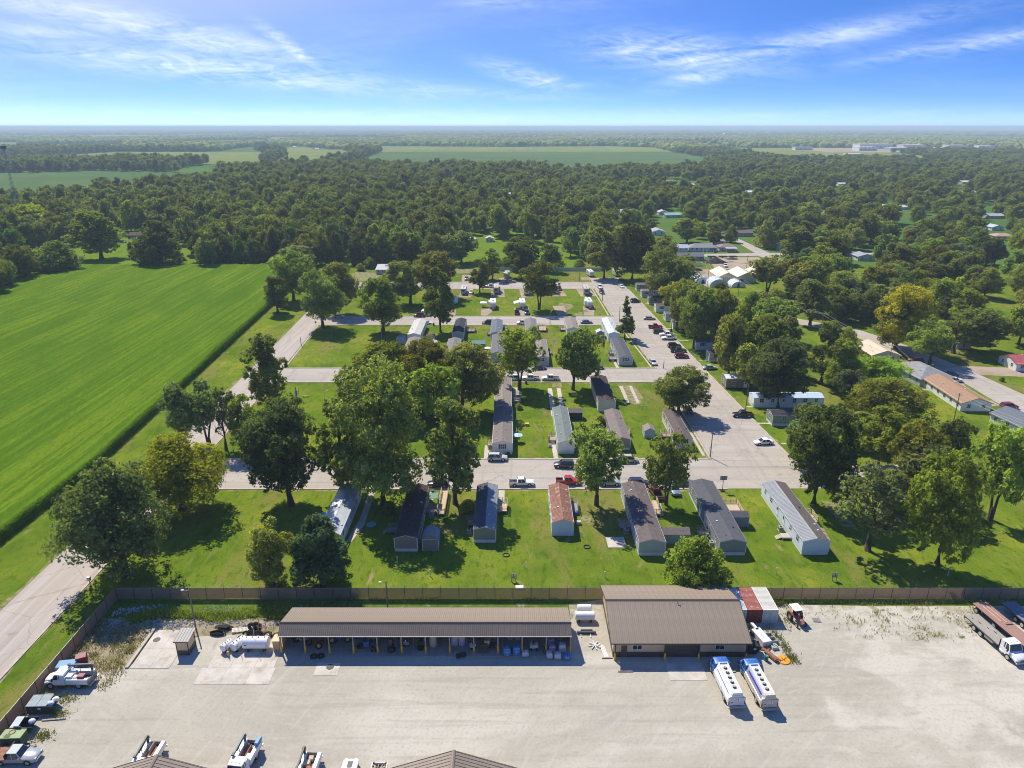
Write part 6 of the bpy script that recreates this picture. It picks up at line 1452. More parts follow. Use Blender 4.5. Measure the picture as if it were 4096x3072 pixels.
# ------------------------------------------------------------------ homes
def shingle(name, col, var=.14, rust=None): return mat('shingles_'+name, col, rough=.95, var=var, sc=1.3, bump=.25, bsc=8, rust=rust, spec=.2)
def siding(name, col, var=.05): return mat('siding_'+name, col, rough=.6, var=var, sc=.6, lap=.2)
ROOFS = {'brown': shingle('brown', (.125,.095,.085), .2), 'darkbrown': shingle('dark_brown', (.065,.048,.044), .2), 'patch': shingle('patchy_brown', (.135,.11,.105), .18, ((.24,.225,.215), .60, .66, .7)), 'charcoal': shingle('charcoal', (.095,.095,.105)), 'grey': shingle('grey', (.20,.185,.175)), 'tan': shingle('tan_grey', (.25,.21,.18)),
         'greengrey': shingle('green_grey', (.17,.195,.18)), 'bluegrey': shingle('blue_grey', (.14,.155,.18)), 'black': shingle('black', (.045,.045,.055)), 'midgrey': shingle('mid_grey', (.15,.145,.145)), 'warmgrey': shingle('warm_grey', (.20,.165,.145)),
         'metal': mat('pale_metal_roof', (.52,.54,.58), rough=.4, metal=.3, var=.12, sc=.5, rust=((.36,.32,.30), .6, .75, .8)), 'greymetal': mat('grey_metal_roof', (.26,.265,.28), rough=.5, var=.10, sc=.4), 'slate_sheen': mat('slate_painted_sheen', (.235,.255,.275), rough=.5, var=.1, sc=.4), 'brown_no_sheen': mat('brown_slope_no_sheen', (.15,.125,.11), rough=.6, var=.1, sc=.4), 'whitemetal': mat('white_metal_roof', (.72,.73,.75), rough=.4, var=.06, sc=.4),  # slate and brown metal
         'rustwhite': mat('rust_streaked_white_roof', (.66,.63,.58), rough=.6, var=.08, sc=.5, rust=((.42,.30,.22), .55, .75, .5)), 'rust': mat('rusted_metal_roof', (.25,.115,.075), rough=.8, var=.2, sc=1.2, rust=((.52,.46,.43), .57, .66, .8)), 'bluewhite': mat('blue_white_roof', (.50,.60,.72), rough=.5, var=.12, sc=.5)}
WALLS = {'white': siding('white', (.76,.76,.75)), 'blue_white': siding('blue_white', (.66,.70,.76)), 'grey': siding('grey', (.25,.26,.275)), 'palegrey': siding('pale_grey', (.46,.48,.51)), 'tan': siding('tan', (.29,.255,.22)), 'cream': siding('cream', (.66,.60,.46)), 'greengrey': siding('green_grey', (.33,.36,.34)), 'beige': siding('beige', (.60,.55,.47)), 'sage': siding('sage', (.26,.28,.22)), 'slate': siding('slate_grey', (.26,.27,.28)), 'brown': siding('brown', (.20,.165,.14))}
def home(x0, x1, y0, y1, roof, wall, label, skirt='white', long='y', eave=3.0, rise=.62, wl=5, wr=4, dl=.5, dr=.45, endwin=None, shut=None, ribs=False, over=.12, vents=5, roof2=None, name='mobile_home', group='single wide mobile homes', cat='mobile home', zb=0.0):
    """a single wide home: x0..x1, y0..y1 on the ground; its long side runs along `long`"""
    w, l = (x1-x0, y1-y0) if long == 'y' else (y1-y0, x1-x0)
    t = thing(name, label, cat, ((x0+x1)/2, (y0+y1)/2, zb), 0 if long == 'y' else R(-90), group)
    hw, hl = w/2, l/2; sk = .72 if skirt else 0
    rm = ROOFS[roof]; wm = WALLS[wall]
    for s in (-1, 1): MB().box(s*hw-.05,s*hw+.05,-hl+.05,hl-.05,sk,eave).build('wall', wm, t)
    for s in (-1, 1): MB().prism([(-hw,sk),(hw,sk),(hw,eave),(0,eave+rise-.03),(-hw,eave)], 'y', s*hl-.05, s*hl+.05).build('end_wall', wm, t)
    if skirt:
        sm = WALLS[skirt]; MB().box(-hw+.03,hw-.03,-hl+.03,hl-.03,0,sk).build('skirting', sm, t)
    ro = MB(); o = over; d = rise/hw
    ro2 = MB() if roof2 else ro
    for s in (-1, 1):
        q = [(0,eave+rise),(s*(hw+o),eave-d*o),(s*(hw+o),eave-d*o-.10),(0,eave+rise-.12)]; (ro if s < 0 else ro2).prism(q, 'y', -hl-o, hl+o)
    if ribs:
        k = -hl
        while k < hl:
            for s in (-1, 1): (ro if s < 0 else ro2).prism([(0,eave+rise+.03),(s*(hw+o),eave-d*o+.03),(s*(hw+o),eave-d*o-.01),(0,eave+rise-.01)], 'y', k, k+.05)
            k += .45
    r = ro.build('roof', rm, t)
    if roof2: ro2.build('roof', ROOFS[roof2], t)  # right slope toned apart, so a glossy reflection sits in the colour
    cap = MB().prism([(-.18,eave+rise-.04),(0,eave+rise+.035),(.18,eave+rise-.04),(0,eave+rise)], 'y', -hl-o, hl+o).build('ridge_cap', rm, r)
    rg = random.Random(label)
    for k in range(vents):
        s = rg.choice((-1,1)); xx = s*rg.uniform(.25,.8)*hw; yy = rg.uniform(-.9,.9)*hl; zz = eave+rise*(1-abs(xx)/hw)
        if rg.random() < .5: MB().cyl((0,0,-.05),(0,0,.28),.07,n=7).build('vent_pipe', STEEL, r, loc=(xx,yy,zz))
        else: MB().box(-.17,.17,-.17,.17,-.06,.16).build('roof_vent', DARKST if rg.random() < .6 else WHITE2, r, loc=(xx,yy,zz), bevel=.03)
    tr = MB()
    for sx in (-1,1):
        for sy in (-1,1): tr.box(sx*hw-.07,sx*hw+.07,sy*hl-.07,sy*hl+.07,sk,eave-.02)
    for s in (-1,1):
        for q in (-1,1): tr.prism([(0,eave+rise-.13),(q*(hw+o),eave-d*o-.11),(q*(hw+o),eave-d*o-.02),(0,eave+rise-.04)], 'y', s*(hl+o)-.02, s*(hl+o)+.02)
    tr.build('trim', WHITE, t)
    for s, n, dd in ((-1, wl, dl), (1, wr, dr)):
        rzw = R(-90) if s < 0 else R(90)
        for k in range(n):
            f = (k+.5)/n; yy = -hl+.6+(l-1.2)*f
            if dd is not None and abs(f-dd) < .5/n+.01:
                dr_ = MB().box(-.46,.46,-.05,.03,0,2.0).box(-.54,-.46,-.06,.03,0,2.08).box(.46,.54,-.06,.03,0,2.08).box(-.54,.54,-.06,.03,2.0,2.08).build('door', WHITE, t, loc=(s*(hw+.05), yy, sk+.08), rz=rzw)
                MB().box(-.25,.25,-.07,-.04,1.1,1.8).build('pane', GLASS, dr_); MB().ball((.36,-.08,1.0),.04,6,4).build('handle', STEEL, dr_)
            else:
                window(t, (s*(hw+.05), yy, sk+(.95 if k % 3 else .85)), rzw, .8 if k % 2 else 1.1, 1.05 if k % 3 else 1.2, shut=shut)
    if endwin: window(t, (0, -hl-.05, sk+.85), 0, endwin, 1.15, shut=shut)
    return t
home(-36.6,-32.3,115.6,134.9,'metal','blue_white','home with a pale blue metal roof dappled by tree shade, leftmost of the front row', wl=5, wr=6, ribs=False)
home(-22.0,-17.7,114.7,135.0,'darkbrown','tan','home with a nearly black brown roof in deep tree shade in the front row', wr=5)
home(-7.35,-3.1,117.7,135.4,'charcoal','tan','home with a ribbed grey roof and tan siding in the front row', ribs=True, roof2='slate_sheen')  # paler right slope is a glossy reflection put into the colour
home(7.8,11.95,120.2,135.2,'rust','blue_white','short home with a rusty red metal roof streaked white', skirt=None, rise=.7, ribs=True, vents=3)
home(23.5,28.4,113.3,136.1,'patch','palegrey','home with a brown roof of patchy lifting shingles in the front row', wl=6)
home(38.4,43.35,113.4,137.1,'charcoal','grey','home with a plain charcoal shingle roof in the front row', wl=6)
home(53.9,58.85,113.6,136.4,'greymetal','blue_white','long white home with a two tone ribbed roof ending the front row', wl=6, ribs=True, roof2='brown_no_sheen')  # both tones stand for one brown grey metal, reflection painted on the left slope
home(-4.75,.1,156.8,180.0,'warmgrey','white','white ended home with a maroon shuttered window facing the front street', endwin=.95, shut=(.13,.02,.03), wr=4)
home(-4.9,-.2,181.0,204.4,'tan','beige','home with a tan grey roof behind the maroon shuttered home', vents=3)
home(11.1,15.1,157.0,180.0,'greengrey','white','white home with a pale green grey roof behind the wheel tracks', vents=7)
home(24.1,28.9,184.5,205.9,'darkbrown','cream','cream ended home with a very dark brown roof by the middle street')
home(25.0,29.1,159.2,178.0,'warmgrey','tan','tan ended home with a grey brown roof partly behind a maple')
home(40.7,44.5,160.0,178.0,'brown','cream','cream home with a brown roof and a shuttered end window on the street corner', endwin=.95, shut=(.10,.04,.035))
home(-38.6,-33.9,252.4,273.4,'rustwhite','white','white home with a white roof stained by rust on one slope', ribs=True, vents=2)
home(-22.3,-18.15,255.4,275.0,'black','greengrey','grey green home with a blue black roof under the tall leafy tree')
home(-22.85,-18.35,227.3,247.0,'grey','palegrey','home with a light grey shingle roof left of the brown shed')
home(-37.5,-33.0,226.5,248.0,'tan','tan','home with a tan grey roof mostly behind the bushy trees')
home(-8.0,-3.75,254.6,273.5,'bluegrey','greengrey','pale green grey home with a blue grey roof on the camper lane')
home(-7.2,-2.6,229.5,252.2,'midgrey','palegrey','long pale grey home end to end behind the blue grey roofed one')
home(5.05,9.6,258.0,275.3,'grey','palegrey','home with a warm grey roof and a big deck on its right side')
home(8.3,12.3,225.3,246.2,'tan','palegrey','pale grey home with a white end window facing the middle street', endwin=.95, shut=(.3,.24,.2))
home(20.9,25.7,260.5,277.4,'tan','white','white home with a tan grey roof at the edge of the camper lane')
home(35.7,39.8,252.9,274.5,'whitemetal','blue_white','tall white home with a bright white metal roof', ribs=True, eave=3.3)
home(35.7,40.3,225.4,247.5,'charcoal','palegrey','grey home with dark roof and blue shutters facing the middle street', endwin=.95, shut=(.02,.035,.08), wl=6)
# homes end-on to the wide street
for x, y0, y1, L_, roof, wall, label in ((60.6,340.4,344.6,17,'midgrey','grey','grey trailer home at the head of the wide street'), (60.7,326.3,330.4,15,'grey','palegrey','pale grey trailer home second from the head of the wide street'), (61.4,311.9,316.4,17,'brown','tan','tan trailer home under the huge leafy tree'),
        (61.8,297.4,301.7,16,'brown','white','white trailer home with a dark brown roof right of the tan one'), (63.0,282.9,287.2,16,'midgrey','palegrey','pale trailer home opposite the champagne sedan'), (63.5,270.9,275.2,16,'grey','white','white trailer home end behind a kerbside pole'),
        (65.6,242.9,247.2,16,'bluegrey','blue_white','pale blue trailer home deep in tree shade beside the black suv'), (66.8,229.0,233.3,16,'darkbrown','palegrey','trailer home with a shuttered end window beside the maroon car')):
    home(x, x+L_, y0, y1, roof, wall, label, long='x', wl=4, wr=4, endwin=.95, shut=(.05,.06,.09), group='trailer homes end on to the wide street')
home(65.0,80.5,202.9,207.4,'whitemetal','brown','cream ended trailer home on blocks below the corner trees', long='x', skirt=None, group='trailer homes end on to the wide street', endwin=.95, zb=.35)
home(68.6,88.3,187.5,192.0,'bluewhite','white','long white trailer home with a bluish white roof under the dark maple', long='x', group='trailer homes end on to the wide street', wr=6)
home(69.3,90.5,174.3,178.8,'black','sage','sage green trailer home with a black roof right of the black pickup', long='x', group='trailer homes end on to the wide street', wr=4, endwin=.95)
# ------------------------------------------------------------------ houses on the right and the far white houses
def house(x, y, w, d, rz, roofc, wallc, label, eave=2.6, rise=1.6, hip=False, over=.45, wins=4, group=None, endw=2, name='house', simple=False):
    t = thing(name, label, 'house', (x, y, 0), R(rz), group); hw, hd = w/2, d/2
    rm = roofc if not isinstance(roofc, tuple) else shingle('%02d%02d%02d' % tuple(int(c*99) for c in roofc), roofc)
    wm = wallc if not isinstance(wallc, tuple) else siding('%02d%02d%02d' % tuple(int(c*99) for c in wallc), wallc)
    for s in (-1,1): MB().box(-hw,hw,s*hd-.06,s*hd+.06,0,eave).build('wall', wm, t)
    for s in (-1,1):
        if hip: MB().box(s*hw-.06,s*hw+.06,-hd+.06,hd-.06,0,eave).build('end_wall', wm, t)
        else: MB().prism([(-hd+.06,0),(hd-.06,0),(hd-.06,eave),(0,eave+rise-.1),(-hd+.06,eave)], 'x', s*hw-.06, s*hw+.06).build('end_wall', wm, t)
    o = over; e = eave-rise/hd*o; r = MB()
    if hip:
        k = hd*.95
        v = [(-hw-o,-hd-o,e),(hw+o,-hd-o,e),(hw+o,hd+o,e),(-hw-o,hd+o,e),(-hw+k,0,eave+rise),(hw-k,0,eave+rise),(-hw-o,-hd-o,e-.15),(hw+o,-hd-o,e-.15),(hw+o,hd+o,e-.15),(-hw-o,hd+o,e-.15)]
        r.add(v, [(0,1,5,4),(2,3,4,5),(1,2,5),(3,0,4),(6,7,1,0),(7,8,2,1),(8,9,3,2),(9,6,0,3),(9,8,7,6)])
    else:
        for s in (-1,1): r.prism([(0,eave+rise),(s*(hd+o),e),(s*(hd+o),e-.14),(0,eave+rise-.16)], 'x', -hw-o, hw+o)
    r = r.build('roof', rm, t)
    if not simple:
        rg = random.Random(label)
        for k in range(5):
            xx = rg.uniform(-.7,.7)*hw; yy = rg.choice((-1,1))*rg.uniform(.15,.7)*hd; zz = eave+rise*(1-abs(yy)/hd)
            if k % 2: MB().cyl((0,0,-.1),(0,0,.4),.07,n=6).build('vent_pipe', STEEL, r, loc=(xx,yy,zz))
            else: MB().box(-.18,.18,-.18,.18,-.1,.16).build('roof_vent', WHITE2, r, loc=(xx,yy,zz))
    for s in (-1,1):
        rzw = 0 if s < 0 else math.pi
        for k in range(wins):
            xx = -hw+(k+.5)*w/wins
            if k == wins//2 and s < 0 and wins > 2:
                dd = MB().box(-.48,.48,-.05,.03,0,2.05).box(-.56,-.48,-.06,.03,0,2.12).box(.48,.56,-.06,.03,0,2.12).build('door', WHITE2, t, loc=(xx, s*(hd+.06), .08), rz=rzw); MB().box(-.3,.3,-.07,-.045,1.0,1.9).build('pane', GLASS, dd)
            else: window(t, (xx, s*(hd+.06), .95), rzw, 1.0, 1.15)
        for k in range(endw): window(t, (s*(hw+.06), -hd+(k+.5)*d/endw, .95), R(90) if s > 0 else R(-90), .9, 1.1)
    return t
M_hip = shingle('hip_grey', (.27,.26,.26)); M_terra = shingle('tan_brown', (.33,.20,.13), .12); M_red = mat('red_metal_roof', (.42,.10,.10), rough=.55, var=.18, sc=.5)
house(130.2,176.0+19,20.5,8.2,90-1.5,M_terra,WALLS['white'],'white house with a long light brown gable roof', wins=6, rise=1.5)
house(129.6,213.4,15.5,11,98,M_hip,WALLS['palegrey'],'pale house with a grey hip roof and light ridge caps', hip=True, wins=5, rise=2.0)
house(134.9,170.6,15,9,100,ROOFS['bluegrey'],WALLS['white'],'white house with a blue grey gable roof at the right edge', wins=4)
house(126.5,235.5,13,9.5,90,mat('tan_metal_roof', (.58,.47,.34), rough=.6, var=.1),WALLS['cream'],'tan roofed house with a gable end under the trees', wins=3)
house(171.5,224.0,14,9,0,M_red,WALLS['white'],'white house with a red metal roof across the side street', wins=4, hip=False, rise=1.7)
house(162.0,246,5,4,0,ROOFS['grey'],WALLS['palegrey'],'little grey garden shed behind the red roofed house', wins=1, endw=1, rise=.8, simple=True)
house(104.5,459.5,15.8,8.5,0,ROOFS['metal'],WALLS['white'],'white house with a pale grey roof, left one of three in a row', wins=5, hip=False)
house(122.8,461.5,17.5,9,0,M_hip,WALLS['white'],'white house with black shuttered windows and a garage, middle of three', wins=6, hip=True, rise=1.9)
house(138.5,462.5,10.5,9,0,shingle('red_brown', (.27,.19,.165)),WALLS['beige'],'beige house with a brown hip roof beside the open carport', wins=3, hip=True)
house(106.6,427.5,15.2,8,0,ROOFS['bluegrey'],WALLS['slate'],'slate grey building with a blue grey roof below the white houses', wins=4)
t = thing('carport', 'open carport with a pale flat roof beside the beige house', 'carport', (139.9,455,0))
MB().obox((0,0,2.5),(7.2,3.6,.12),rx=.08).build('roof', ROOFS['metal'], t)
for x in (-3.3,3.3):
    for y in (-1.6,1.6): MB().box(x-.06,x+.06,y-.06,y+.06,0,2.5).build('post', WHITE, t)
for (x, y, w, d, rz, wc, rc, kd, label) in FAR_HOUSES:
    house(x, y, w, d, rz, rc, wc, label, hip=kd == 'hip', wins=3, endw=2, rise=1.5 if d > 7 else 1.0, simple=True, group=None)
# greenhouses
GH = mat('greenhouse_cream', (.72,.63,.45), rough=.5, var=.07, sc=.4); GHP = mat('greenhouse_panel', (.62,.55,.38), rough=.5, var=.1, sc=.6); FILM = mat('greenhouse_film', (.72,.76,.82), rough=.4, var=.08, sc=.5)
def greenhouse(x, y, w, d, label, eave=3.0, rise=2.3):
    t = thing('greenhouse', label, 'greenhouse', (x, y, 0), 0, 'cream gabled greenhouses'); hw, hd = w/2, d/2
    for s in (-1,1): MB().prism([(-hw,0),(hw,0),(hw,eave),(0,eave+rise),(-hw,eave)], 'y', s*hd-.05, s*hd+.05).build('end_wall', GHP, t); MB().box(s*hw-.05,s*hw+.05,-hd,hd,0,eave).build('wall', GHP, t)
    for s in (-1,1): MB().prism([(0,eave+rise+.12),(s*(hw+.2),eave+.02),(s*(hw+.2),eave-.06),(0,eave+rise+.03)], 'y', -hd-.2, hd+.2).build('roof', GH, t)
    b = MB()
    for k in range(9): xx = -hw+(k+.5)*w/9; b.box(xx-.04,xx+.04,-hd-.09,-hd-.05,0,eave+rise*(1-abs(xx)/hw)-.1)
    b.build('glazing_bars', WOODG, t); MB().box(-hw+1.5,-hw+3.2,-hd-.1,-hd-.05,.1,2.2).build('door', DARKST, t)
greenhouse(110.0,367.5,9.6,17,'cream greenhouse with a gabled roof, left of a joined pair')
greenhouse(119.8,367.5,9.6,17,'cream greenhouse with a gabled roof, right of a joined pair')
greenhouse(130.5,375,8.5,15,'pale greenhouse standing apart on the right', eave=2.6, rise=1.6)
def hoop(x, y, w, d, label, rz=0):
    t = thing('hoop_house', label, 'hoop house', (x, y, 0), R(rz), 'white film hoop houses'); n = 12
    arc = [(w/2*math.cos(math.pi*k/n), w*.42*math.sin(math.pi*k/n)) for k in range(n+1)]
    MB().prism(arc, 'y', -d/2, d/2).build('cover', FILM, t, smooth=True)
    b = MB()
    for k in range(7): b.tube([(p[0]*1.01, -d/2+k*d/6, p[1]*1.01) for p in arc], .04, 4)
    b.build('hoops', STEEL, t); MB().box(-.6,.6,-d/2-.05,-d/2+.02,0,2.0).build('door', DARKST, t)
hoop(96.5,369,7.5,22,'long white hoop house left of the greenhouses', 4)
hoop(103,353,9.5,9,'white hoop house in front of the left greenhouse')
hoop(112.5,352,7.0,8,'small rounded hoop house in front of the right greenhouse')
# mulch and soil heaps, stored trailers
def heap(x, y, rx, ry, h, m, label):
    mb = MB(); r = random.Random(label); rings = []
    for k in range(6):
        f = k/5; rings.append([(rx*(1-f)**.8*math.cos(a)*r.uniform(.85,1.1)+(.02 if k == 5 else 0), ry*(1-f)**.8*math.sin(a)*r.uniform(.85,1.1), h*f*r.uniform(.9,1.1)) for a in [2*math.pi*i/18 for i in range(18)]])
    o = mb.loft(rings).build('soil_heap', m, loc=(x, y, .04), smooth=True); tag(o, label, 'heap')
MULCH = mat('dark_mulch', (.045,.035,.035), rough=1, var=.35, sc=2, bump=.6)
heap(119.5,417,7.0,4.5,3.2,MULCH,'big dark mulch heap in the dirt lot')
heap(132.5,428,4,2.5,1.4,mat('brown_mulch', (.09,.065,.055), rough=1, var=.35, sc=2, bump=.6),'small brown heap behind the big mulch heap')
heap(106.5,408,6.5,4.5,2.4,mat('grassy_heap', (.13,.155,.05), rough=1, var=.35, sc=1, bump=.6),'grass grown soil heap beside the slate grey building')
for i, (x, lab) in enumerate(((121.5,'flat utility trailer at the left end of the stored row'), (128.5,'utility trailer with a ladder rack in the stored row'), (134.5,'utility trailer at the right end of the stored row'))):
    t = thing('utility_trailer', lab, 'trailer', (x, 433.0, .05), R(-4+3*i), 'trailers stored behind the mulch heap')
    MB().box(-2.6,2.6,-.9,.9,.55,.7).build('deck', WOODG, t); MB().cyl((2.6,0,.6),(3.8,0,.55),.05,n=5).build('drawbar', DARKST, t)
    for s in (-1,1): add_wheel(t, wheel_meshes(.33,.2) if False else PROTO[('wheel',.34)], -.3, s*1.0, .34); MB().box(-2.6,2.6,s*.9-.03,s*.9+.03,.7,1.15).build('side_rail', DARKST, t)

# ------------------------------------------------------------------ campers
CAMP = mat('camper_white', (.76,.75,.71), rough=.4, var=.05); CAMPT = mat('camper_tan', (.50,.45,.36), rough=.5, var=.08); CAMPG = mat('camper_grey', (.50,.52,.53), rough=.45, var=.07)
AWN = mat('awning_cloth', (.70,.74,.78), rough=.6, var=.06)
def camper(x, y, rz, label, body=CAMP, L_=9.0, fifth=False, slide=True, stripe=(.05,.06,.09), awning=False):
    t = thing('camper_trailer', label, 'camper', (x, y, .03), R(rz), 'campers on the camper lawn'); hw = 1.22; h0, h1 = .65, 3.35 if fifth else 3.0; n = L_/2
    # nose at -y in local space
    prof = [(-n+.15,h0),(n,h0),(n,h1-.12),(n-.25,h1),(-n+.9,h1),(-n+.25,h1-.45),(-n,h1-1.1),(-n+.05,h0+.5)]
    if fifth: prof = [(-n+2.0,h0),(n,h0),(n,h1-.12),(n-.25,h1),(-n+.8,h1),(-n+.2,h1-.45),(-n,h1-1.0),(-n+.2,1.65),(-n+1.8,1.6)]
    MB().prism(prof, 'x', -hw, hw).build('body', body, t, bevel=.05)
    MB().prism([(a, b) for a, b in ((-n+.02,h1-1.2),(-n+.27,h1-.52),(-n+.24,h1-.5),(-n-.02,h1-1.2))], 'x', -.8, .8).build('front_window', GLASS, t)
    MB().box(-.35,.35,-n*.1-.45,-n*.1+.45,h1,h1+.28).build('air_conditioner', WHITE2, t, bevel=.05)
    for q in (-.5,.35,.65): MB().box(-.2,.2,n*q-.2,n*q+.2,h1,h1+.12).build('roof_vent', DARKST if q > .5 else WHITE2, t, bevel=.02)
    st = mat('camper_stripe_%02d' % int(stripe[0]*100+stripe[2]*10), stripe, rough=.4)
    for s in (-1,1):
        MB().box(s*hw-.012,s*hw+.012,-n+2.1 if fifth else -n+.4,n-.1,1.12,1.42).build('stripe', st, t)
        for q in (-.35,.1,.6): MB().box(s*hw-.02,s*hw+.02,n*q-.45,n*q+.45,1.75,2.45).build('window', GLASS, t)
        for q in (.15,.38): add_wheel(t, PROTO[('wheel',.38)], s*1.05, n*q, .38)
    for c in t.children:
        if c.name.startswith('wheel'): c.rotation_euler = (0,0,R(90))
    MB().box(-.7,.7,n-.0,n+.03,1.8,2.5).build('rear_window', GLASS, t)
    for s in (-1,1): MB().box(s*1.0-.1,s*1.0+.1,n,n+.04,1.0,1.3).build('tail_light', REDL, t)
    MB().cyl((-.5,-n+.2,.62),(0,-n-1.0,.6),.05,n=5).cyl((.5,-n+.2,.62),(0,-n-1.0,.6),.05,n=5).cyl((0,-n-.9,0),(0,-n-.9,.65),.05,n=5).build('hitch', DARKST, t)
    for s in (-.25,.25): MB().cyl((s,-n-.35,.65),(s,-n-.35,1.15),.16,n=8).build('gas_bottle', WHITE, t)
    if slide: MB().box(-hw-.75,-hw,-1.6,1.3,.95,h1-.35).build('slide_out', body, t, bevel=.03)
    MB().box(hw,hw+.5,n*.75,n*.75+.8,.3,.36).build('step', DARKST, t)
    if awning:
        MB().add([(-hw,-2.6,h1-.25),(-hw,1.6,h1-.25),(-hw-2.6,1.6,h1-.95),(-hw-2.6,-2.6,h1-.95),(-hw,-2.6,h1-.29),(-hw,1.6,h1-.29),(-hw-2.6,1.6,h1-.99),(-hw-2.6,-2.6,h1-.99)], [(0,1,2,3),(7,6,5,4),(0,3,7,4),(1,5,6,2),(2,6,7,3),(0,4,5,1)]).build('awning', AWN, t)
        for q in (-2.5,1.5): MB().cyl((-hw-2.55,q,h1-1.0),(-hw-.05,q,.9),.03,n=5).build('awning_arm', STEEL, t)
    return t
camper(-2.5,371.5,0,'beige camper with a rounded front by the white board fence',CAMPT,8,True)
camper(-23.1,335.8,180,'grey motorhome with its square rear facing the lawn',CAMPG,9.5,False,False)
camper(-7.6,337.6,180,'tan fifth wheel camper with its rear to the lawn',CAMPT,10,True)
camper(6.9,334.2,180,'white camper left of the fork trunked tree',CAMP,8.5,True)
camper(20.4,337.5,180,'white camper half hidden by the fork trunked tree',CAMP,8,False)
camper(35.3,335.0,180,'long cream camper in the corner pitch by the wide street',CAMPT,10,True)
camper(-8.35,306.2,2,'white camper with a dark purple nose beside the little gazebo',CAMP,8.6,True,True,(.05,.03,.16))
camper(4.5,306.4,3,'white camper with its pale awning stretched out',CAMP,9,True,False,awning=True)
camper(33.9,307.8,3,'white camper with rounded nose in the pitch nearest the conifer',CAMP,8.8,True,True)
camper(41.8,377.5,8,'white camper with a black front box on the far pitch',CAMP,8,False,False)
camper(55.8,378.5,6,'small white camper in the shade between two tall trees',CAMP,7.5,False,False)
camper(-25.6,314,0,'little white camper beside the tall leafy tree',CAMP,5.5,False,False)
t = thing('gazebo', 'small white pop up gazebo over a table beside a camper', 'gazebo', (-12.6,307.3,0))
MB().add([(-1.5,-1.5,2.1),(1.5,-1.5,2.1),(1.5,1.5,2.1),(-1.5,1.5,2.1),(0,0,2.75),(-1.5,-1.5,1.9),(1.5,-1.5,1.9),(1.5,1.5,1.9),(-1.5,1.5,1.9)], [(0,1,4),(1,2,4),(2,3,4),(3,0,4),(0,5,6,1),(1,6,7,2),(2,7,8,3),(3,8,5,0)]).build('canopy', WHITE, t)
for x in (-1.45,1.45):
    for y in (-1.45,1.45): MB().cyl((x,y,0),(x,y,2.0),.03,n=5).build('leg', STEEL, t)
t = thing('picnic_table', 'dark picnic table under the white gazebo', 'table', (-12.6,307.2,0))
MB().box(-.9,.9,-.4,.4,.70,.76).build('top', WOOD, t)
for s in (-1,1): MB().box(-.9,.9,s*.75-.14,s*.75+.14,.42,.46).build('bench', WOOD, t); MB().box(s*.6-.05,s*.6+.05,-.8,.8,.0,.7).build('leg', WOOD, t)
# ------------------------------------------------------------------ decks, ramps and steps
def deck(x0, x1, y0, y1, label, h=.75, m=WOOD, rails='NSE', steps=None, name='deck', goods=0):
    t = thing(name, label, name, ((x0+x1)/2, (y0+y1)/2, 0)); w, d = (x1-x0)/2, (y1-y0)/2
    n = max(3, int(2*d/.3)); me = MB().box(-w,w,0,2*d/n-.02,-.06,0).mesh('plank'); me.materials.append(m)
    for k in range(n): link('plank', me, t, (0,-d+k*2*d/n,h+rnd.uniform(-.006,.006)))
    f = MB().box(-w,w,-d,d,h-.28,h-.062)
    for x in (-w+.1,w-.1):
        for y in (-d+.1,d-.1): f.box(x-.07,x+.07,y-.07,y+.07,0,h-.1)
    f.build('frame', m, t)
    def rail(ax, ay, bx, by):
        L_ = math.hypot(bx-ax, by-ay); k = max(2, int(L_/1.2)); r = MB()
        for i in range(k+1): r.box(ax+(bx-ax)*i/k-.05,ax+(bx-ax)*i/k+.05,ay+(by-ay)*i/k-.05,ay+(by-ay)*i/k+.05,h,h+1.0)
        dx, dy = .04+(abs(bx-ax)/2), .04+(abs(by-ay)/2); cx, cy_ = (ax+bx)/2, (ay+by)/2
        for z in (.35,.65,.97): r.box(cx-dx,cx+dx,cy_-dy,cy_+dy,h+z-.04,h+z+.03)
        r.build('railing', m, t)
    if 'S' in rails: rail(-w,-d,w,-d)
    if 'N' in rails: rail(-w,d,w,d)
    if 'E' in rails: rail(w,-d,w,d)
    if 'W' in rails: rail(-w,-d,-w,d)
    if steps:
        sx, sy, wd = steps; s = MB(); nn = 4
        for k in range(nn):
            o = .14+.28*k; z = h-(k+1)*h/(nn+1)
            if sx: s.box(sx*w+min(sx*o,sx*(o+.28))-.14*sx,sx*w+max(sx*o,sx*(o+.28))-.14*sx,-wd/2,wd/2,0 if k == nn-1 else z-.08,z)
            else: s.box(-wd/2,wd/2,sy*d+min(sy*o,sy*(o+.28))-.14*sy,sy*d+max(sy*o,sy*(o+.28))-.14*sy,0 if k == nn-1 else z-.08,z)
        s.build('steps', m, t)
    return t
def small(name, label, cat, x, y, z, mb, m, rz=0, **k): return tag(mb.build(name, m, loc=(x, y, z), rz=rz, **k), label, cat)
deck(-3.0,-1.0,128.4,132.2,'pale wooden deck beside the grey ribbed roof home',.75,WOODN,'NSE')
deck(-8.9,-7.45,123.2,124.8,'small wooden landing on the left of the grey ribbed roof home',.75,WOOD,'NSW')
deck(-17.55,-15.4,128.0,131.6,'shaded wooden deck with a green awning beside the dark brown roofed home',.75,WOODG,'E',(0,-1,1.1))
deck(-15.3,-13.8,127.6,137.2,'long pale wooden wheelchair ramp beside the dark brown roofed home',.62,WOODN,'EWS')
t = thing('awning', 'green cloth awning over the shaded deck', 'awning', (-16.45,131.5,0)); MB().obox((0,0,2.55),(2.1,2.6,.06),ry=-.1).build('cloth', mat('green_awning', (.10,.20,.15), rough=.7), t)
for y in (-1.2,1.2): MB().cyl((1.0,y,0),(1.0,y,2.6),.04,n=5).build('post', WHITE, t)
deck(-24.3,-22.1,120.6,122.0,'wooden steps and landing left of the dark brown roofed home',.75,WOODG,'NS',(-1,0,1.1))
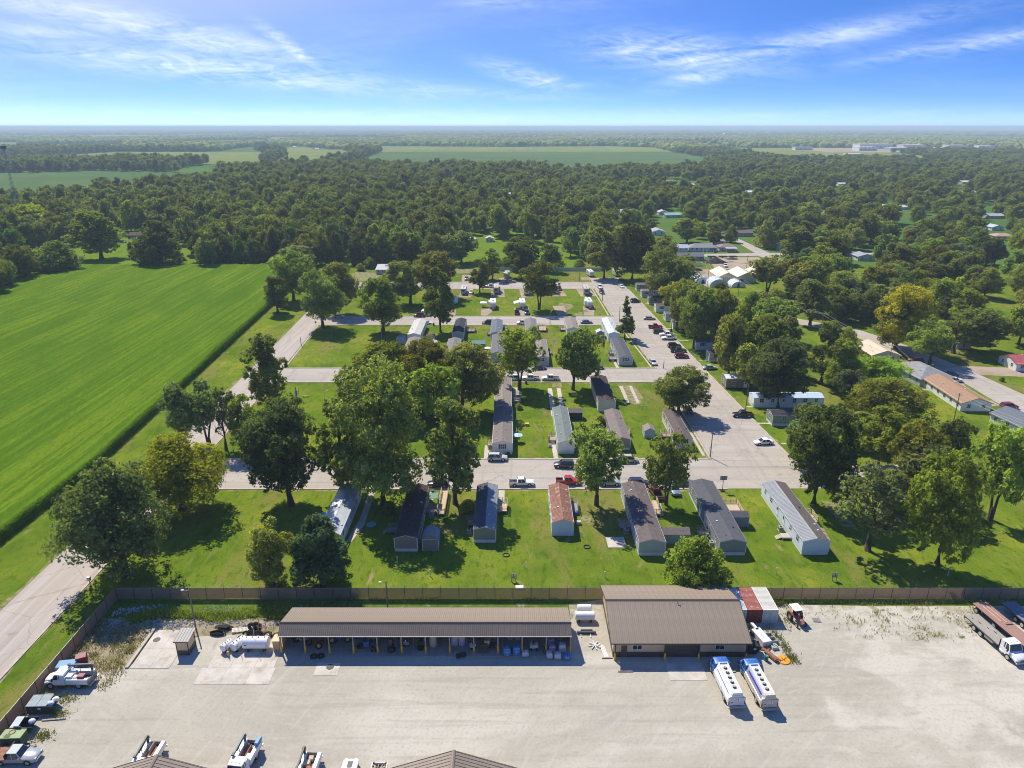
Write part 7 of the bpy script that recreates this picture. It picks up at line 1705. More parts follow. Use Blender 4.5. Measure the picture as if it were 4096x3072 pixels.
deck(12.05,13.6,128.6,132.6,'cluttered little deck beside the rusty roofed home',.7,WOODG,'NE')
deck(28.5,30.5,127.4,132.8,'wooden deck beside the patchy brown roofed home',.75,WOODN,'SE')
deck(21.3,23.4,122.2,123.6,'grey landing left of the patchy brown roofed home',.75,WOODG,'NS',(0,-1,1.1))
deck(36.2,38.25,119.5,121.0,'grey landing left of the charcoal roofed home',.75,WOODG,'NS',(0,-1,1.1))
deck(43.5,47.1,126.0,131.8,'deck with pale rails on the right of the charcoal roofed home',.75,WOODN,'NE')
deck(9.2,11.0,163.6,166.4,'wooden deck with steps by the green grey roofed home',.75,WOOD,'NW',(0,-1,1.3))
deck(29.2,30.4,167.4,170.6,'brown stair landing on the right of the tan ended home',.7,WOOD,'EN',(0,-1,1.0))
deck(38.2,40.6,166.0,168.4,'little deck on the left of the corner cream home',.7,WOOD,'NSW')
deck(.15,2.7,190.6,195.6,'weathered deck with a teal towel behind the maroon shuttered home',.8,WOOD,'NSE')
deck(-6.1,-4.85,160.6,163.2,'wooden steps left of the maroon shuttered home',.8,WOOD,'NS',(0,-1,1.0))
deck(.15,1.2,166.5,169,'dark stair landing right of the maroon shuttered home',.8,WOODG,'E',(0,-1,.9))
deck(-18.1,-14.4,265.4,269.4,'cluttered deck right of the blue black roofed home',.7,WOOD,'NSE')
deck(-9.5,-8.05,261.2,264.6,'small deck left of the pale green grey home',.7,WOOD,'NSW')
deck(-3.7,-2.0,269.4,272.2,'small dark deck right of the pale green grey home',.7,WOODG,'NSE')
deck(9.65,13.3,266.6,272.6,'big pale square deck beside the warm grey roofed home',.75,WOODN,'NSE')
deck(18.7,20.85,267.5,270.6,'little deck left of the home at the edge of the camper lane',.7,WOOD,'NSW')
deck(-10.6,-7.3,231.0,236.2,'deck with pale rails left of the long pale grey home',.7,WOODN,'NSW')
deck(-25.0,-22.9,229.5,232,'new pale deck left of the light grey shingled home',.7,WOODN,'SW')
deck(32.9,35.65,230.0,232.6,'front stair deck of the blue shuttered home',.8,WOODG,'NSW',(0,-1,1.1))
deck(33.8,35.65,236.5,238.8,'rear stair deck of the blue shuttered home',.8,WOODG,'NSW')
deck(59.0,61.2,124.2,127.6,'small wooden deck right of the long white home',.75,WOODN,'NSE')
deck(52.2,53.85,118.6,120.2,'concrete steps on the left of the long white home',.6,M_walk,'',(-1,0,1.2))
deck(12.35,13.6,236.8,239.6,'small landing right of the pale home with a white end window',.7,WOOD,'E')
# ------------------------------------------------------------------ sheds among the homes
def yard_shed(x, y, w, d, label, roof, wall, h=2.0, rise=.7, doors=True, gambrel=False, ax='y', dm=None):
    t = thing('garden_shed', label, 'shed', (x, y, 0), 0 if ax == 'y' else R(90)); hw, hd = w/2, d/2
    pr = [(-hw,0),(hw,0),(hw,h),(hw*.55,h+rise*.7),(0,h+rise),(-hw*.55,h+rise*.7),(-hw,h)] if gambrel else [(-hw,0),(hw,0),(hw,h),(0,h+rise),(-hw,h)]
    MB().prism(pr, 'y', -hd, hd).build('wall', wall, t); r = MB()
    o = .1
    for s in (-1,1):
        if gambrel: r.prism([(0,h+rise+.08),(s*hw*.57,h+rise*.7+.08),(s*(hw+o),h-.02),(s*(hw+o),h-.08),(s*hw*.55,h+rise*.7+.01),(0,h+rise+.01)], 'y', -hd-o, hd+o)
        else: r.prism([(0,h+rise+.08),(s*(hw+o),h-.02),(s*(hw+o),h-.09),(0,h+rise+.01)], 'y', -hd-o, hd+o)
    r.build('roof', roof, t)
    tr = MB()
    for s in (-1,1): tr.box(s*hw-.05,s*hw+.05,-hd-.03,-hd+.03,0,h)
    if gambrel: tr.box(-hw,hw,-hd-.03,-hd-.005,h-.08,h)
    tr.build('trim', WHITE, t)
    if doors:
        for s in (-1,1):
            d_ = MB().box(s*.42-.40,s*.42+.40,-hd-.04,-hd-.005,.1,min(1.8,h-.15)).build('door', dm or wall, t); MB().box(s*.42-.36,s*.42+.36,-hd-.06,-hd-.04,.9,1.0).build('brace', WHITE2, d_)
    return t
yard_shed(-15.3,116.6,3.0,3.4,'tall tan barn shed with a pale grey gambrel roof beside the dark brown roofed home',ROOFS['greymetal'],WALLS['tan'],2.5,.95,False,True)
yard_shed(35.3,168.2,2.7,3.4,'small grey shed with a brown gable roof on the lawn',ROOFS['tan'],WALLS['palegrey'],1.95,.75)
yard_shed(17.35,179.9,2.6,3.6,'dark green shed with white cross braced doors',ROOFS['warmgrey'],siding('dark_green', (.03,.045,.04)),2.1,.7,True,False,'x')
yard_shed(31.4,118.6,2.6,5.0,'low shed with a brown shingle roof beside the patchy brown roofed home',ROOFS['warmgrey'],WALLS['greengrey'],2.1,.7,False,False,'x')
yard_shed(45.2,124.6,2.6,3.6,'grey shed with a charcoal roof beside the charcoal roofed home',ROOFS['charcoal'],WALLS['grey'],2.3,.5,False,False,'x')
yard_shed(33.4,260.0,3.0,3.2,'grey shed with a pale metal roof left of the tall white home',ROOFS['metal'],WALLS['grey'],2.1,.7,False)
yard_shed(-41.0,252.3,3.2,3.0,'grey striped shed with a grey roof left of the rust streaked home',ROOFS['greymetal'],WALLS['palegrey'],1.9,.6,True,True)
yard_shed(-28.7,246.6,3.1,3.0,'clean white metal shed on the lawn',ROOFS['whitemetal'],WALLS['white'],1.9,.6)
yard_shed(-12.0,244.6,2.8,4.8,'dark brown shed with a teal green roof',mat('teal_roof', (.10,.27,.26), rough=.5),WALLS['brown'],2.2,.8,False,False,'x')
yard_shed(-30.6,257.2,2.6,3.0,'low tan shed with a brown roof beside the rust streaked home',ROOFS['brown'],WALLS['beige'],1.5,.4,False,False,'x')
yard_shed(-36.5,292.8,3.4,3.2,'white shed under the tall leafy tree across the camper lane',ROOFS['whitemetal'],WALLS['white'],2.0,.6)
# ------------------------------------------------------------------ poles, lines, hydrants and meters
POLE = mat('pole_wood', (.22,.18,.14), rough=.9)
def utility(x, y, h, label, arm=1.2, tank=False, lamp=False, name='utility_pole'):
    p = thing(name, label, 'pole', (x, y, 0)); MB().cyl((0,0,0),(0,0,h),.14,.10,n=8).build('pole', POLE, p)
    if arm: MB().box(-arm,arm,-.05,.05,h-.6,h-.48).build('crossarm', WOODG, p)
    if arm:
        for s in (-1,0,1): MB().cyl((s*arm*.9,0,h-.48),(s*arm*.9,0,h-.3),.05,n=6).build('insulator', WHITE2, p)
    if tank: MB().cyl((.28,0,h-1.9),(.28,0,h-1.0),.24,n=10).build('transformer', STEEL, p)
    if lamp: MB().cyl((0,0,h-.15),(-1.3,-.2,h+.1),.03,n=5).build('arm', STEEL, p); MB().box(-1.65,-1.2,-.3,-.08,h+.04,h+.14).build('lamp_head', LAMP, p)
    return p
PL = [(47.8,155.0,7.0,'wooden pole on the street corner by the cream home',0,0,0),(15.3,277.0,7.1,'wooden pole on the camper lane between two homes',.6,1,0),(34.8,362.7,6.8,'wooden pole on the far camper lawn',.5,0,0),(41.4,318.8,7.5,'wooden pole beside the corner camper at the wide street',0,0,0),(43.8,281.3,6.6,'wooden pole at the camper lane corner above the conifer',0,0,0),
      (-47.6,249.6,7.0,'guyed wooden pole on the lawn left of the rust streaked home',0,0,0),(-48.4,207.9,7.0,'wooden pole at the kerb of the middle street',0,0,0),(65.6,185.0,7.8,'tall pole behind the black pickup',0,0,0),(62.2,268.1,5.4,'pole with a black bin at its foot by the pickup row',0,0,0),
      (97.9,351.2,9.6,'wooden power pole between hoop houses',1.0,0,0),(106.2,327.7,9.0,'power pole in the thicket below the greenhouses',1.0,0,0),(110.4,291.0,9.0,'power pole with a transformer in the thicket',1.0,1,0),(112,415,9,'power pole beside the slate grey building',1.0,0,0),(131,395,8,'power pole behind the right greenhouse',1.0,0,0),(100,440,9.5,'power pole in front of the left white house',1.0,0,0),
      (118,262,9,'power pole above the tan roofed house',1.0,0,0),(124,222,8.5,'power pole behind the grey hip roofed house',1.0,0,0),(128.5,150,8.5,'power pole below the blue grey roofed house',1.0,0,0),(152,410,9,'power pole at the edge of the dirt lot',.8,0,0),(120,178,8,'power pole at the edge of the long brown roofed house lawn',.8,0,0)]
for x, y, h, lab, arm, tank, lamp in PL: utility(x, y, h, lab, arm, tank, lamp)
utility(-51.3,198.0,5.0,'street lamp on the open lawn by the middle street',0,0,1,'street_lamp'); utility(-62.9,193.5,4.2,'short lamp post beside the blue slide',0,0,0,'lamp_post'); utility(-76.7,247.7,3.3,'thin sign post beside the side road',0,0,0,'sign_post'); utility(50.0,222.1,2.8,'short stub post at the middle street corner',0,0,0,'stub_post')
def line_(a, b, label, sag=1.0, r=.035):
    a, b = Vector(a), Vector(b); pts = [a.lerp(b, i/12) + Vector((0,0,-sag*4*(i/12)*(1-i/12))) for i in range(13)]
    o = MB().tube([p-a for p in pts], r, 4).build('power_line', mat('cable', (.30,.29,.26), rough=.5), loc=a); tag(o, label, 'cable')
LN = [((97.9,351.2,9.2),(106.2,327.7,8.5),'between the hoop house poles'),((106.2,327.7,8.5),(110.4,291.0,8.6),'over the thicket below the greenhouses'),((110.4,291,8.6),(118,262,8.5),'down to the tan roofed house'),((118,262,8.5),(124,222,8.1),'behind the tan roofed house'),((124,222,8.1),(120,178,7.6),'past the grey hip roofed house'),((120,178,7.6),(128.5,150,8.1),'past the long brown roofed house'),
      ((100,440,9.1),(97.9,351.2,9.2),'from the white houses to the hoop houses'),((112,415,8.6),(97.9,351.2,9.0),'from the slate grey building to the hoop houses'),((128.5,150,8.1),(142,112,8),'running off the right edge')]
for a, b, lab in LN:
    for k, s in enumerate((-.9,.9)): line_((a[0]+s,a[1],a[2]), (b[0]+s,b[1],b[2]), ('left' if k == 0 else 'right')+' power cable '+lab)
for x, y, lab in ((.3,105.3,'grey electric meter board on posts behind the fence, left one'),(56.6,105.6,'grey electric meter board on posts behind the fence, right one'),(22.0,331,'grey meter board on posts on the camper lawn')):
    t = thing('meter_board', lab, 'meter board', (x, y, 0)); 
    for s in (-.35,.35): MB().box(s-.06,s+.06,-.06,.06,0,1.6).build('post', WOODG, t)
    MB().box(-.5,.5,-.04,.04,.7,1.6).build('board', WOODG, t)
    for s in (-.25,.22): MB().box(s-.16,s+.16,-.2,-.04,1.0,1.5).build('meter_box', STEEL, t, bevel=.02)
for x, y, h, lab in ((16.4,106.6,1.1,'green standpipe in the lawn behind the warehouse'),(47.1,107.5,1.2,'white capped pipe in the lawn between the two right homes'),(77.4,107.0,1.4,'white post in the shaded lawn at the right'),(-14.5,106.9,1.2,'white capped pipe in the lawn below the tan barn shed'),(-21,111.2,1.0,'thin white pipe below the dark brown roofed home'),(13.4,120,1.0,'tilted white pipe beside the rusty roofed home'),
                     (36.5,186.5,.9,'short pipe in the worn lawn, left of two'),(38,186.2,.9,'short pipe in the worn lawn, right of two'),(8.2,171,1.0,'pipe in the lawn beside the yellow utility box'),(48.6,158.5,1.3,'white marker post at the street corner'),(69.3,163.5,1.3,'white marker post beside the white sedan'),(68.5,188,1.2,'white marker post behind the black pickup')):
    small('standpipe', lab, 'pipe', x, y, 0, MB().cyl((0,0,0),(0,0,h),.07,n=8).cyl((0,0,h),(0,0,h+.16),.11,n=8), WHITE2)
small('utility_box', 'little yellow utility box on the lawn', 'box', 4.0, 174.6, 0, MB().box(-.55,.55,-.4,.4,0,.6).box(-.58,.58,-.43,.43,.6,.68), mat('box_yellow', (.60,.45,.12), rough=.7), bevel=.03)
small('utility_cover', 'pale square utility cover by the fence below the left meter board', 'cover', 1.3, 103.5, 0, MB().box(-.7,.7,-.5,.5,0,.25), WHITE2, bevel=.03)
def ac(x, y, lab):
    t = thing('air_conditioner', lab, 'air conditioner', (x, y, 0)); MB().box(-.4,.4,-.4,.4,.08,.85).build('case', STEEL, t, bevel=.03); MB().box(-.5,.5,-.5,.5,0,.08).build('base', M_walk, t)
    MB().torus((0,0,.86),.26,.02,'z',16,4).cyl((0,0,.85),(0,0,.87),.24,n=14).build('fan', BLACK, t)
    g_ = MB()
    for k in range(6): g_.box(-.41,.41,-.41,.41,.18+k*.1,.21+k*.1)
    g_.build('grille', DARKST, t)
for x, y, lab in ((22.5,121.2,'air conditioner left of the patchy brown roofed home'),(-8.4,121.3,'air conditioner left of the grey ribbed roof home'),(53.1,122.2,'air conditioner left of the long white home'),(15.8,174.6,'air conditioner below the dark green shed'),(38.0,116.8,'air conditioner left of the charcoal roofed home'),(29.6,163.8,'air conditioner right of the tan ended home')): ac(x, y, lab)
# basketball hoop, sign, bins, toys, umbrellas
t = thing('basketball_hoop', 'portable basketball hoop on the kerb of the front street', 'hoop', (46.1,138.4,0)); MB().cyl((0,0,0),(0,0,3.0),.06,n=6).build('pole', BLACK, t); MB().box(-.5,.5,-.6,.6,0,.2).build('base', BLACK, t, bevel=.05)
b_ = MB().box(-.7,.7,-.05,.0,2.75,3.6).build('backboard', mat('backboard_clear', (.38,.38,.36), rough=.2), t); fr = MB().box(-.75,.75,-.07,-.04,2.71,2.78).box(-.75,.75,-.07,-.04,3.57,3.64).box(-.75,-.68,-.07,-.04,2.75,3.6).box(.68,.75,-.07,-.04,2.75,3.6).box(-.3,.3,-.075,-.05,2.95,3.0).box(-.3,.3,-.075,-.05,3.35,3.4).box(-.3,-.25,-.075,-.05,3,3.4).box(.25,.3,-.075,-.05,3,3.4); fr.build('frame', BLACK, b_)
MB().torus((0,-.32,2.95),.23,.02,'z',14,5).build('ring', mat('hoop_orange', (.6,.15,.03)), t)
t = thing('stop_sign', 'stop sign seen from behind at the corner of the camper lane', 'sign', (-77.6,272,0)); MB().cyl((0,0,0),(0,0,2.6),.05,n=6).build('post', STEEL, t); MB().cyl((0,-.04,2.5),(0,0,2.5),.42,n=8).build('plate', DARKST, t)
t = thing('mailbox', 'leaning grey mailbox stand beside the side road near the big maple', 'mailbox', (-73.2,104.0,0)); MB().cyl((0,0,0),(0,0,1.7),.08,n=6).build('post', WOODG, t); MB().box(-.3,.3,-.2,.2,1.2,1.9).build('box', STEEL, t, bevel=.05)
t = thing('slide', 'blue plastic playground slide under the full green tree', 'slide', (-63.3,193.4,0))
MB().tube([(0,2.0,2.2),(.1,1.2,1.7),(.25,.4,.9),(.5,-.5,.35),(.75,-1.2,.25)], .28, 8).build('chute', mat('slide_blue', (.02,.12,.45), rough=.35), t)
for s in (-.5,.5): MB().cyl((s,2.2,0),(s,2.2,2.9),.06,n=6).build('post', mat('slide_post', (.25,.12,.08)), t)
MB().box(-.6,.6,1.9,2.9,2.05,2.15).build('platform', mat('slide_post', (.25,.12,.08)), t)
def bin_(x, y, lab, col=(.02,.03,.028)):
    t = thing('wheelie_bin', lab, 'bin', (x, y, 0)); m = mat('bin_%02d' % int(col[1]*99+col[0]*50), col, rough=.5); MB().loft([[(-.26,-.26,.08),(.26,-.26,.08),(.26,.26,.08),(-.26,.26,.08)],[(-.32,-.34,1.0),(.32,-.34,1.0),(.32,.34,1.0),(-.32,.34,1.0)]]).build('body', m, t)
    MB().box(-.34,.34,-.36,.38,1.0,1.08).build('lid', m, t, bevel=.02)
    for s in (-1,1): MB().cyl((s*.25,.3,.12),(s*.32,.3,.12),.12,n=8).build('wheel', RUBBER, t)
for x, y, lab in ((62.0,267.2,'black bin at the foot of the pole by the pickup row'),(4.4,207.4,'dark bin at the kerb by the fan shaped tree'),(-31.4,276.0,'black bin at the kerb of the camper lane'),(29.3,190.2,'dark green bin beside the cream ended home'),(-17.1,136.6,'black bin at the street end of the dark brown roofed home')): bin_(x, y, lab)
def pool(x, y, r, lab, m, filled):
    t = thing('paddling_pool', lab, 'pool', (x, y, 0)); MB().torus((0,0,.16),r,.14,'z',24,8).build('ring', m, t, smooth=True); MB().cyl((0,0,.03),(0,0,.16),r-.02,n=20).build('water', filled, t)
pool(-38.7,127.8,.85,'round blue paddling pool left of the pale blue roofed home',mat('pool_blue', (.05,.25,.60), rough=.4),mat('pool_water', (.08,.32,.55), rough=.1)); pool(-28.2,124.1,.9,'teal paddling pool on the shaded grass',mat('pool_teal', (.12,.38,.36), rough=.4),mat('pool_water2', (.12,.34,.34), rough=.1))
def fire_ring(x, y, lab): t = small('fire_ring', lab, 'fire ring', x, y, .02, MB().torus((0,0,.1),.6,.09,'z',20,6), DARKST)
fire_ring(-1.1,113.5,'black fire ring on the lawn below the grey ribbed roof home'); fire_ring(14.2,116.2,'dark fire ring below the rusty roofed home')
def parasol(x, y, z, lab, col):
    t = thing('parasol', lab, 'parasol', (x, y, z)); MB().cyl((0,0,0),(0,0,2.1),.03,n=5).build('pole', STEEL, t)
    MB().cyl((0,0,1.85),(0,0,2.35),1.25,.04,n=8).build('canopy', mat('parasol_%02d' % int(col[2]*99), col, rough=.7), t)
parasol(1.5,164.2,0,'pale turquoise parasol beside the maroon shuttered home',(.45,.72,.74)); parasol(-8.6,239.4,0,'white parasol near the teal roofed shed',(.76,.76,.78))
for x, y, lab, nm, mb, m in ((13.2,128.4,'blue bin bag heap by the rusty roofed home','bag_heap',MB().ball((0,0,.4),(.7,.6,.45),9,6,.2,random.Random(1)),mat('bag_blue', (.05,.16,.36), rough=.4)),(12.7,125.9,'dark barbecue grill beside the rusty roofed home','barbecue',MB().ball((0,0,.9),(.4,.35,.3),10,6).cyl((-.2,0,0),(-.2,0,.8),.03,n=4).cyl((.2,0,0),(.2,0,.8),.03,n=4),BLACK),(13.3,124.5,'grey cooler box beside the rusty roofed home','cooler',MB().box(-.5,.5,-.35,.35,0,.55).box(-.52,.52,-.37,.37,.55,.66),STEEL),
      (9.5,161.0,'small purple and white toy car on the path','toy_car',MB().box(-.35,.35,-.5,.5,.15,.5).box(-.3,.3,-.2,.3,.5,.8).cyl((-.4,-.3,.15),(.4,-.3,.15),.15,n=8).cyl((-.4,.3,.15),(.4,.3,.15),.15,n=8),mat('toy_purple', (.35,.30,.50))),(-61,196,'little bench under the full green tree','bench',MB().box(-.8,.8,-.2,.2,.4,.46).box(-.7,-.6,-.2,.2,0,.4).box(.6,.7,-.2,.2,0,.4),WOOD)):
    small(nm, lab, nm.replace('_', ' '), x, y, 0, mb, m)
t = thing('plank_stack', 'long white gutter pieces lying beside the low brown shingle shed', 'boards', (31.5,121.4,0)); MB().box(-.9,.9,-.12,.12,0,.16).build('board', WHITE, t, rz=.5)
# white board fence at the far end of the lots
t = thing('board_fence', 'long pale board fence behind the far campers', 'fence', (-7.0,391,0))
bm_ = MB().box(0,.94,-.03,.03,.05,2.0).box(.30,.32,-.04,-.03,.05,2.0).box(.62,.64,-.04,-.03,.05,2.0).mesh('board'); bm_.materials.append(mat('pale_fence', (.52,.58,.57), rough=.6, var=.08))
for k in range(60): link('board', bm_, t, (k*.95,0,0))
pm_ = MB().box(-.07,.07,-.08,.08,0,2.15).mesh('post'); pm_.materials.append(mat('pale_fence', (.52,.58,.57)))
for k in range(25): link('post', pm_, t, (k*2.375,.09,0))
# communication tower at the left margin and the water tower in the distance
t = thing('radio_tower', 'tall slim radio tower at the left margin beyond the wood', 'tower', (-391,575,0))
tm = MB()
for k in range(3):
    a = 2*math.pi*k/3; tm.cyl((1.3*math.cos(a),1.3*math.sin(a),0),(.5*math.cos(a),.5*math.sin(a),60),.16,.10,n=5)
tm.build('legs', mat('tower_steel', (.32,.36,.40), rough=.5), t); br = MB()
for k in range(20):
    z0, z1 = k*3, k*3+3; r0_, r1_ = 1.3-.8*z0/60, 1.3-.8*z1/60
    for i in range(3):
        a, b = 2*math.pi*i/3, 2*math.pi*(i+1)/3; br.cyl((r0_*math.cos(a),r0_*math.sin(a),z0),(r1_*math.cos(b),r1_*math.sin(b),z1),.06,n=4)
br.build('bracing', mat('tower_steel', (.32,.36,.40)), t); hd_ = MB()
for k in range(3):
    a = 2*math.pi*k/3; hd_.obox((1.5*math.cos(a),1.5*math.sin(a),60),(.5,1.6,2.4),rz=a)
hd_.build('antennas', mat('antenna_grey', (.12,.16,.16)), t)
t = thing('water_tower', 'white water tower far off on the right of the fields', 'tower', (1130,4000,0))
MB().ball((0,0,38),(9,9,8),14,10).build('tank', WHITE, t, smooth=True); MB().cyl((0,0,0),(0,0,32),2.2,1.8,n=10).build('shaft', WHITE, t)
# pale works buildings of the far town
for i, (x, y, w, d, h, col) in enumerate(((1380,2560,190,50,9,(.36,.38,.41)),(1180,2500,60,50,12,(.72,.71,.68)),(1320,2740,120,60,16,(.70,.69,.66)),(1440,2700,80,50,14,(.66,.62,.56)),(1560,2640,60,40,15,(.72,.72,.70)),(1010,2600,60,30,9,(.70,.68,.66)),(640,2800,70,40,9,(.70,.70,.70)),(700,2830,40,30,13,(.62,.64,.68)),(620,2060,60,30,8,(.62,.64,.66)),(860,1750,30,20,8,(.74,.74,.72)),(905,1980,40,25,8,(.70,.70,.68)),(1700,2700,50,30,12,(.72,.72,.70)))):
    t = thing('works_building', ['long blue grey works shed along the far town edge','pale works block at the left end of the long shed','white works hall behind the long shed','cream works hall right of the white hall','white works tower block at the right of the long shed','pink white building left of the works','white farm hall beside the far crop field','blue white tower hall beside the far crop field','pale metal hall at the corner of the far bean field','tiny white house near the works','white building just before the works','white building at the right end of the works'][i], 'building', (x, y, 0))
    MB().box(-w/2,w/2,-d/2,d/2,0,h).build('wall', mat('works_%02d%02d' % (int(col[0]*99), int(col[2]*99)), col, rough=.6), t); MB().box(-w/2-.5,w/2+.5,-d/2-.5,d/2+.5,h,h+.8).build('roof', mat('works_roof', (.72,.71,.69), rough=.6), t)
    for k in range(int(w//14)): MB().box(-w/2+6+k*14-2,-w/2+6+k*14+2,-d/2-.2,-d/2,h*.3,h*.6).build('window', GLASS, t)
for i, (x, y) in enumerate(((-850,2930),(-690,2650),(-1180,3400),(-1600,3360),(-1250,3300),(-2300,5000),(-880,4300),(-600,4300),(-505,735))):
    t = thing('farm_building', ['white farm building at the back of the left crop strip','little white farm shed in the crop strip','white farm hall beyond the left hedgerow','white farm shed at the tan strip','cream farm hall near the tan strip','pale farmstead far out on the left','pale farmstead in the far middle left','second pale farmstead in the far middle','white sheds beside the foot of the radio tower'][i], 'building', (x, y, 0)); s = 26 if y > 3000 else 12
    MB().box(-s/2,s/2,-s*.3,s*.3,0,s*.25).build('wall', WHITE, t); MB().prism([(-s*.34,s*.25),(s*.34,s*.25),(0,s*.42)], 'x', -s/2-.4, s/2+.4).build('roof', WHITE2, t)

# ------------------------------------------------------------------ work yard clutter
def tank_(x, y, rz, r, L_, label, legs=True, extras=True):
    t = thing('fuel_tank', label, 'tank', (x, y, .075), R(rz)); z = r+.28
    mb = MB(); n = 18; rings = []
    for (q, f) in ((-L_/2-.12,.55),(-L_/2-.05,.88),(-L_/2,1),(L_/2,1),(L_/2+.05,.88),(L_/2+.12,.55)): rings.append([(q, r*f*math.cos(2*math.pi*i/n), z+r*f*math.sin(2*math.pi*i/n)) for i in range(n)])
    mb.loft(rings).build('shell', WHITE, t, smooth=True)
    for s in (-.32,.32): MB().box(s*L_-.12,s*L_+.12,-r*.8,r*.8,0,.42).build('saddle', DARKST, t)
    if extras:
        for k in range(4): MB().cyl((-L_*.38+k*L_*.25,0,z+r-.02),(-L_*.38+k*L_*.25,0,z+r+.16),.07,n=8).build('filler_cap', MAROON, t)
        MB().cyl((-L_*.05,0,z+r),(-L_*.05,0,z+r+1.9),.03,n=6).build('vent_pipe', STEEL, t)
        MB().tube([(L_*.42,-r*.4,z+r*.9),(L_*.5,-r-.2,z),(L_*.45,-r-.4,.25),(L_*.3,-r-.5,.1),(L_*.25,-r-.2,.4)], .03, 5).build('hose', BLACK, t)
        MB().box(-L_*.42,-L_*.42+.3,-r-.012,-r+.05,z+.1,z+.22).build('label_plate', MAROON, t)
    return t
tank_(-38.9,88.2,0,.92,3.7,'big white horizontal fuel tank beside the open shed')
tank_(-43.4,88.0,66,.58,1.7,'smaller white tank end on, left one of two')
tank_(-41.7,88.35,64,.66,2.3,'white tank end on, right one of two')
tank_(11.75,94.8,0,.68,3.0,'white tank right of the open shed, front one of two',extras=False); tank_(11.85,96.9,0,.58,2.1,'smaller white tank right of the open shed, rear one of two',extras=False)
t = thing('pump', 'small tan pump between the two end on tanks', 'pump', (-42.75,86.7,.08)); MB().box(-.16,.16,-.14,.14,0,.75).build('body', mat('pump_tan', (.62,.45,.25)), t, bevel=.04); MB().cyl((0,0,.75),(0,0,1.5),.03,n=5).build('pipe', STEEL, t)
t = thing('cabinet', 'tall tan cabinet between the big tank and the open shed', 'cabinet', (-35.8,88.3,.075)); MB().box(-.5,.5,-.55,.55,0,1.75).build('case', mat('cabinet_tan', (.58,.40,.20), rough=.6), t, bevel=.02); MB().obox((0,0,1.82),(1.1,1.2,.06),rx=.1).build('lid', mat('cabinet_lid', (.66,.48,.28)), t)
# tyres and scrap behind the tanks
def tyre_me(R0, r, tread=True):
    m = MB().torus((0,0,0),R0,r,'z',24,9)
    if tread:
        for k in range(24):
            a = 2*math.pi*k/24; m.obox(((R0+r)*math.cos(a),(R0+r)*math.sin(a),0),(.05,.10,r*1.7),rz=a+.3)
    me = m.mesh('tyre'); me.materials.append(RUBBER); return me
TY1, TY2, TY3 = tyre_me(.52,.24), tyre_me(.36,.15), tyre_me(.26,.11)
def tyre(x, y, z, me, label, rx=0, rz=0, rim=None, ry=0):
    o = link('tyre', me, None, (x, y, z)); o.rotation_euler = (rx, ry, rz); tag(o, label, 'tyre', 'old tyres behind the fuel tanks')
    if rim: MB().cyl((0,0,-.1),(0,0,.1),rim,n=14).cyl((0,0,.1),(0,0,.14),rim*.35,n=10).build('rim', mat('rim_tan', (.55,.40,.18), rough=.6), o)
tyre(-41.0,92.3,.80,TY1,'big lugged tyre standing on edge, rear left of the tyre pile',0,R(75),ry=R(88)); tyre(-40.3,92.5,.80,TY1,'big lugged tyre standing on edge, rear right of the tyre pile',0,R(75),ry=R(86)); tyre(-41.6,91.0,.5,TY2,'tyre leaning at the left of the pile',R(60),.4); tyre(-40.7,90.9,.55,TY1,'tyre leaning at the middle of the pile',R(65),-.3); tyre(-40.6,90.5,.2,TY2,'tyre lying flat below the leaning ones'); tyre(-39.6,90.6,.6,TY1,'tyre leaning below the orange frame',R(70),.5)
tyre(-38.3,91.0,.27,TY1,'tyre with a tan rim lying flat beside the big tank',rim=.36); tyre(-36.9,91.1,.2,TY2,'small tyre with a pale rim beside the open shed',rim=.26); tyre(-42.4,90.7,.14,TY3,'little tyre lying alone above the tank gap')
t = thing('rubber_track', 'black rubber track lying in a loop on the gravel', 'track', (-46.2,91.5,.06)); pts = [(1.1*math.cos(a)*(1+.15*math.cos(2*a)),.5*math.sin(a),.25) for a in [2*math.pi*i/28 for i in range(29)]]
v = []; f = []
for i, p in enumerate(pts): v += [(p[0],p[1],0),(p[0],p[1],.45),(p[0]*.93,p[1]*.9,.45),(p[0]*.93,p[1]*.9,0)]
for i in range(28): f += [(4*i+j, 4*i+(j+1)%4, 4*i+4+(j+1)%4, 4*i+4+j) for j in range(4)]
MB().add(v,f).build('belt', RUBBER, t)
t = thing('rubber_mats', 'crumpled pile of black rubber behind the looped track', 'rubber', (-45.7,92.9,.05)); 
for k in range(7): MB().obox((rnd.uniform(-1,1),rnd.uniform(-.3,.3),.12+.08*k),(1.4,.6,.10),rz=rnd.uniform(-.4,.4),rx=rnd.uniform(-.2,.2),ry=rnd.uniform(-.15,.15)).build('strip', RUBBER, t)
def pallet(x, y, z, rz, label, m=WOODN, rx=0, w=1.2, d=1.0, n=7):
    t = thing('pallet', label, 'pallet', (x, y, z), R(rz)); t.rotation_euler.x = rx
    me = MB().box(-w/2,w/2,0,d/n*.72,.10,.125).mesh('slat'); me.materials.append(m)
    for k in range(n): link('slat', me, t, (0,-d/2+k*d/n,0))
    for s in (-.45,0,.45): MB().box(s*w-.05,s*w+.05,-d/2,d/2-.02,0,.10).build('runner', m, t)
    return t
PLW = mat('pale_pallet', (.66,.60,.48), rough=.9, var=.15)
pallet(-43.0,92.4,.12,108,'long pale slatted pallet leaning by the tyre pile',PLW,R(8),1.0,2.6,13); pallet(49.2,94.9,.05,-4,'grey pallet lying flat right of the tractor',WOODG)
t = thing('equipment_frame', 'orange tubular frame standing behind the big tank', 'frame', (-39.2,91.9,.05)); OR = mat('frame_orange', (.62,.24,.12), rough=.7, var=.2)
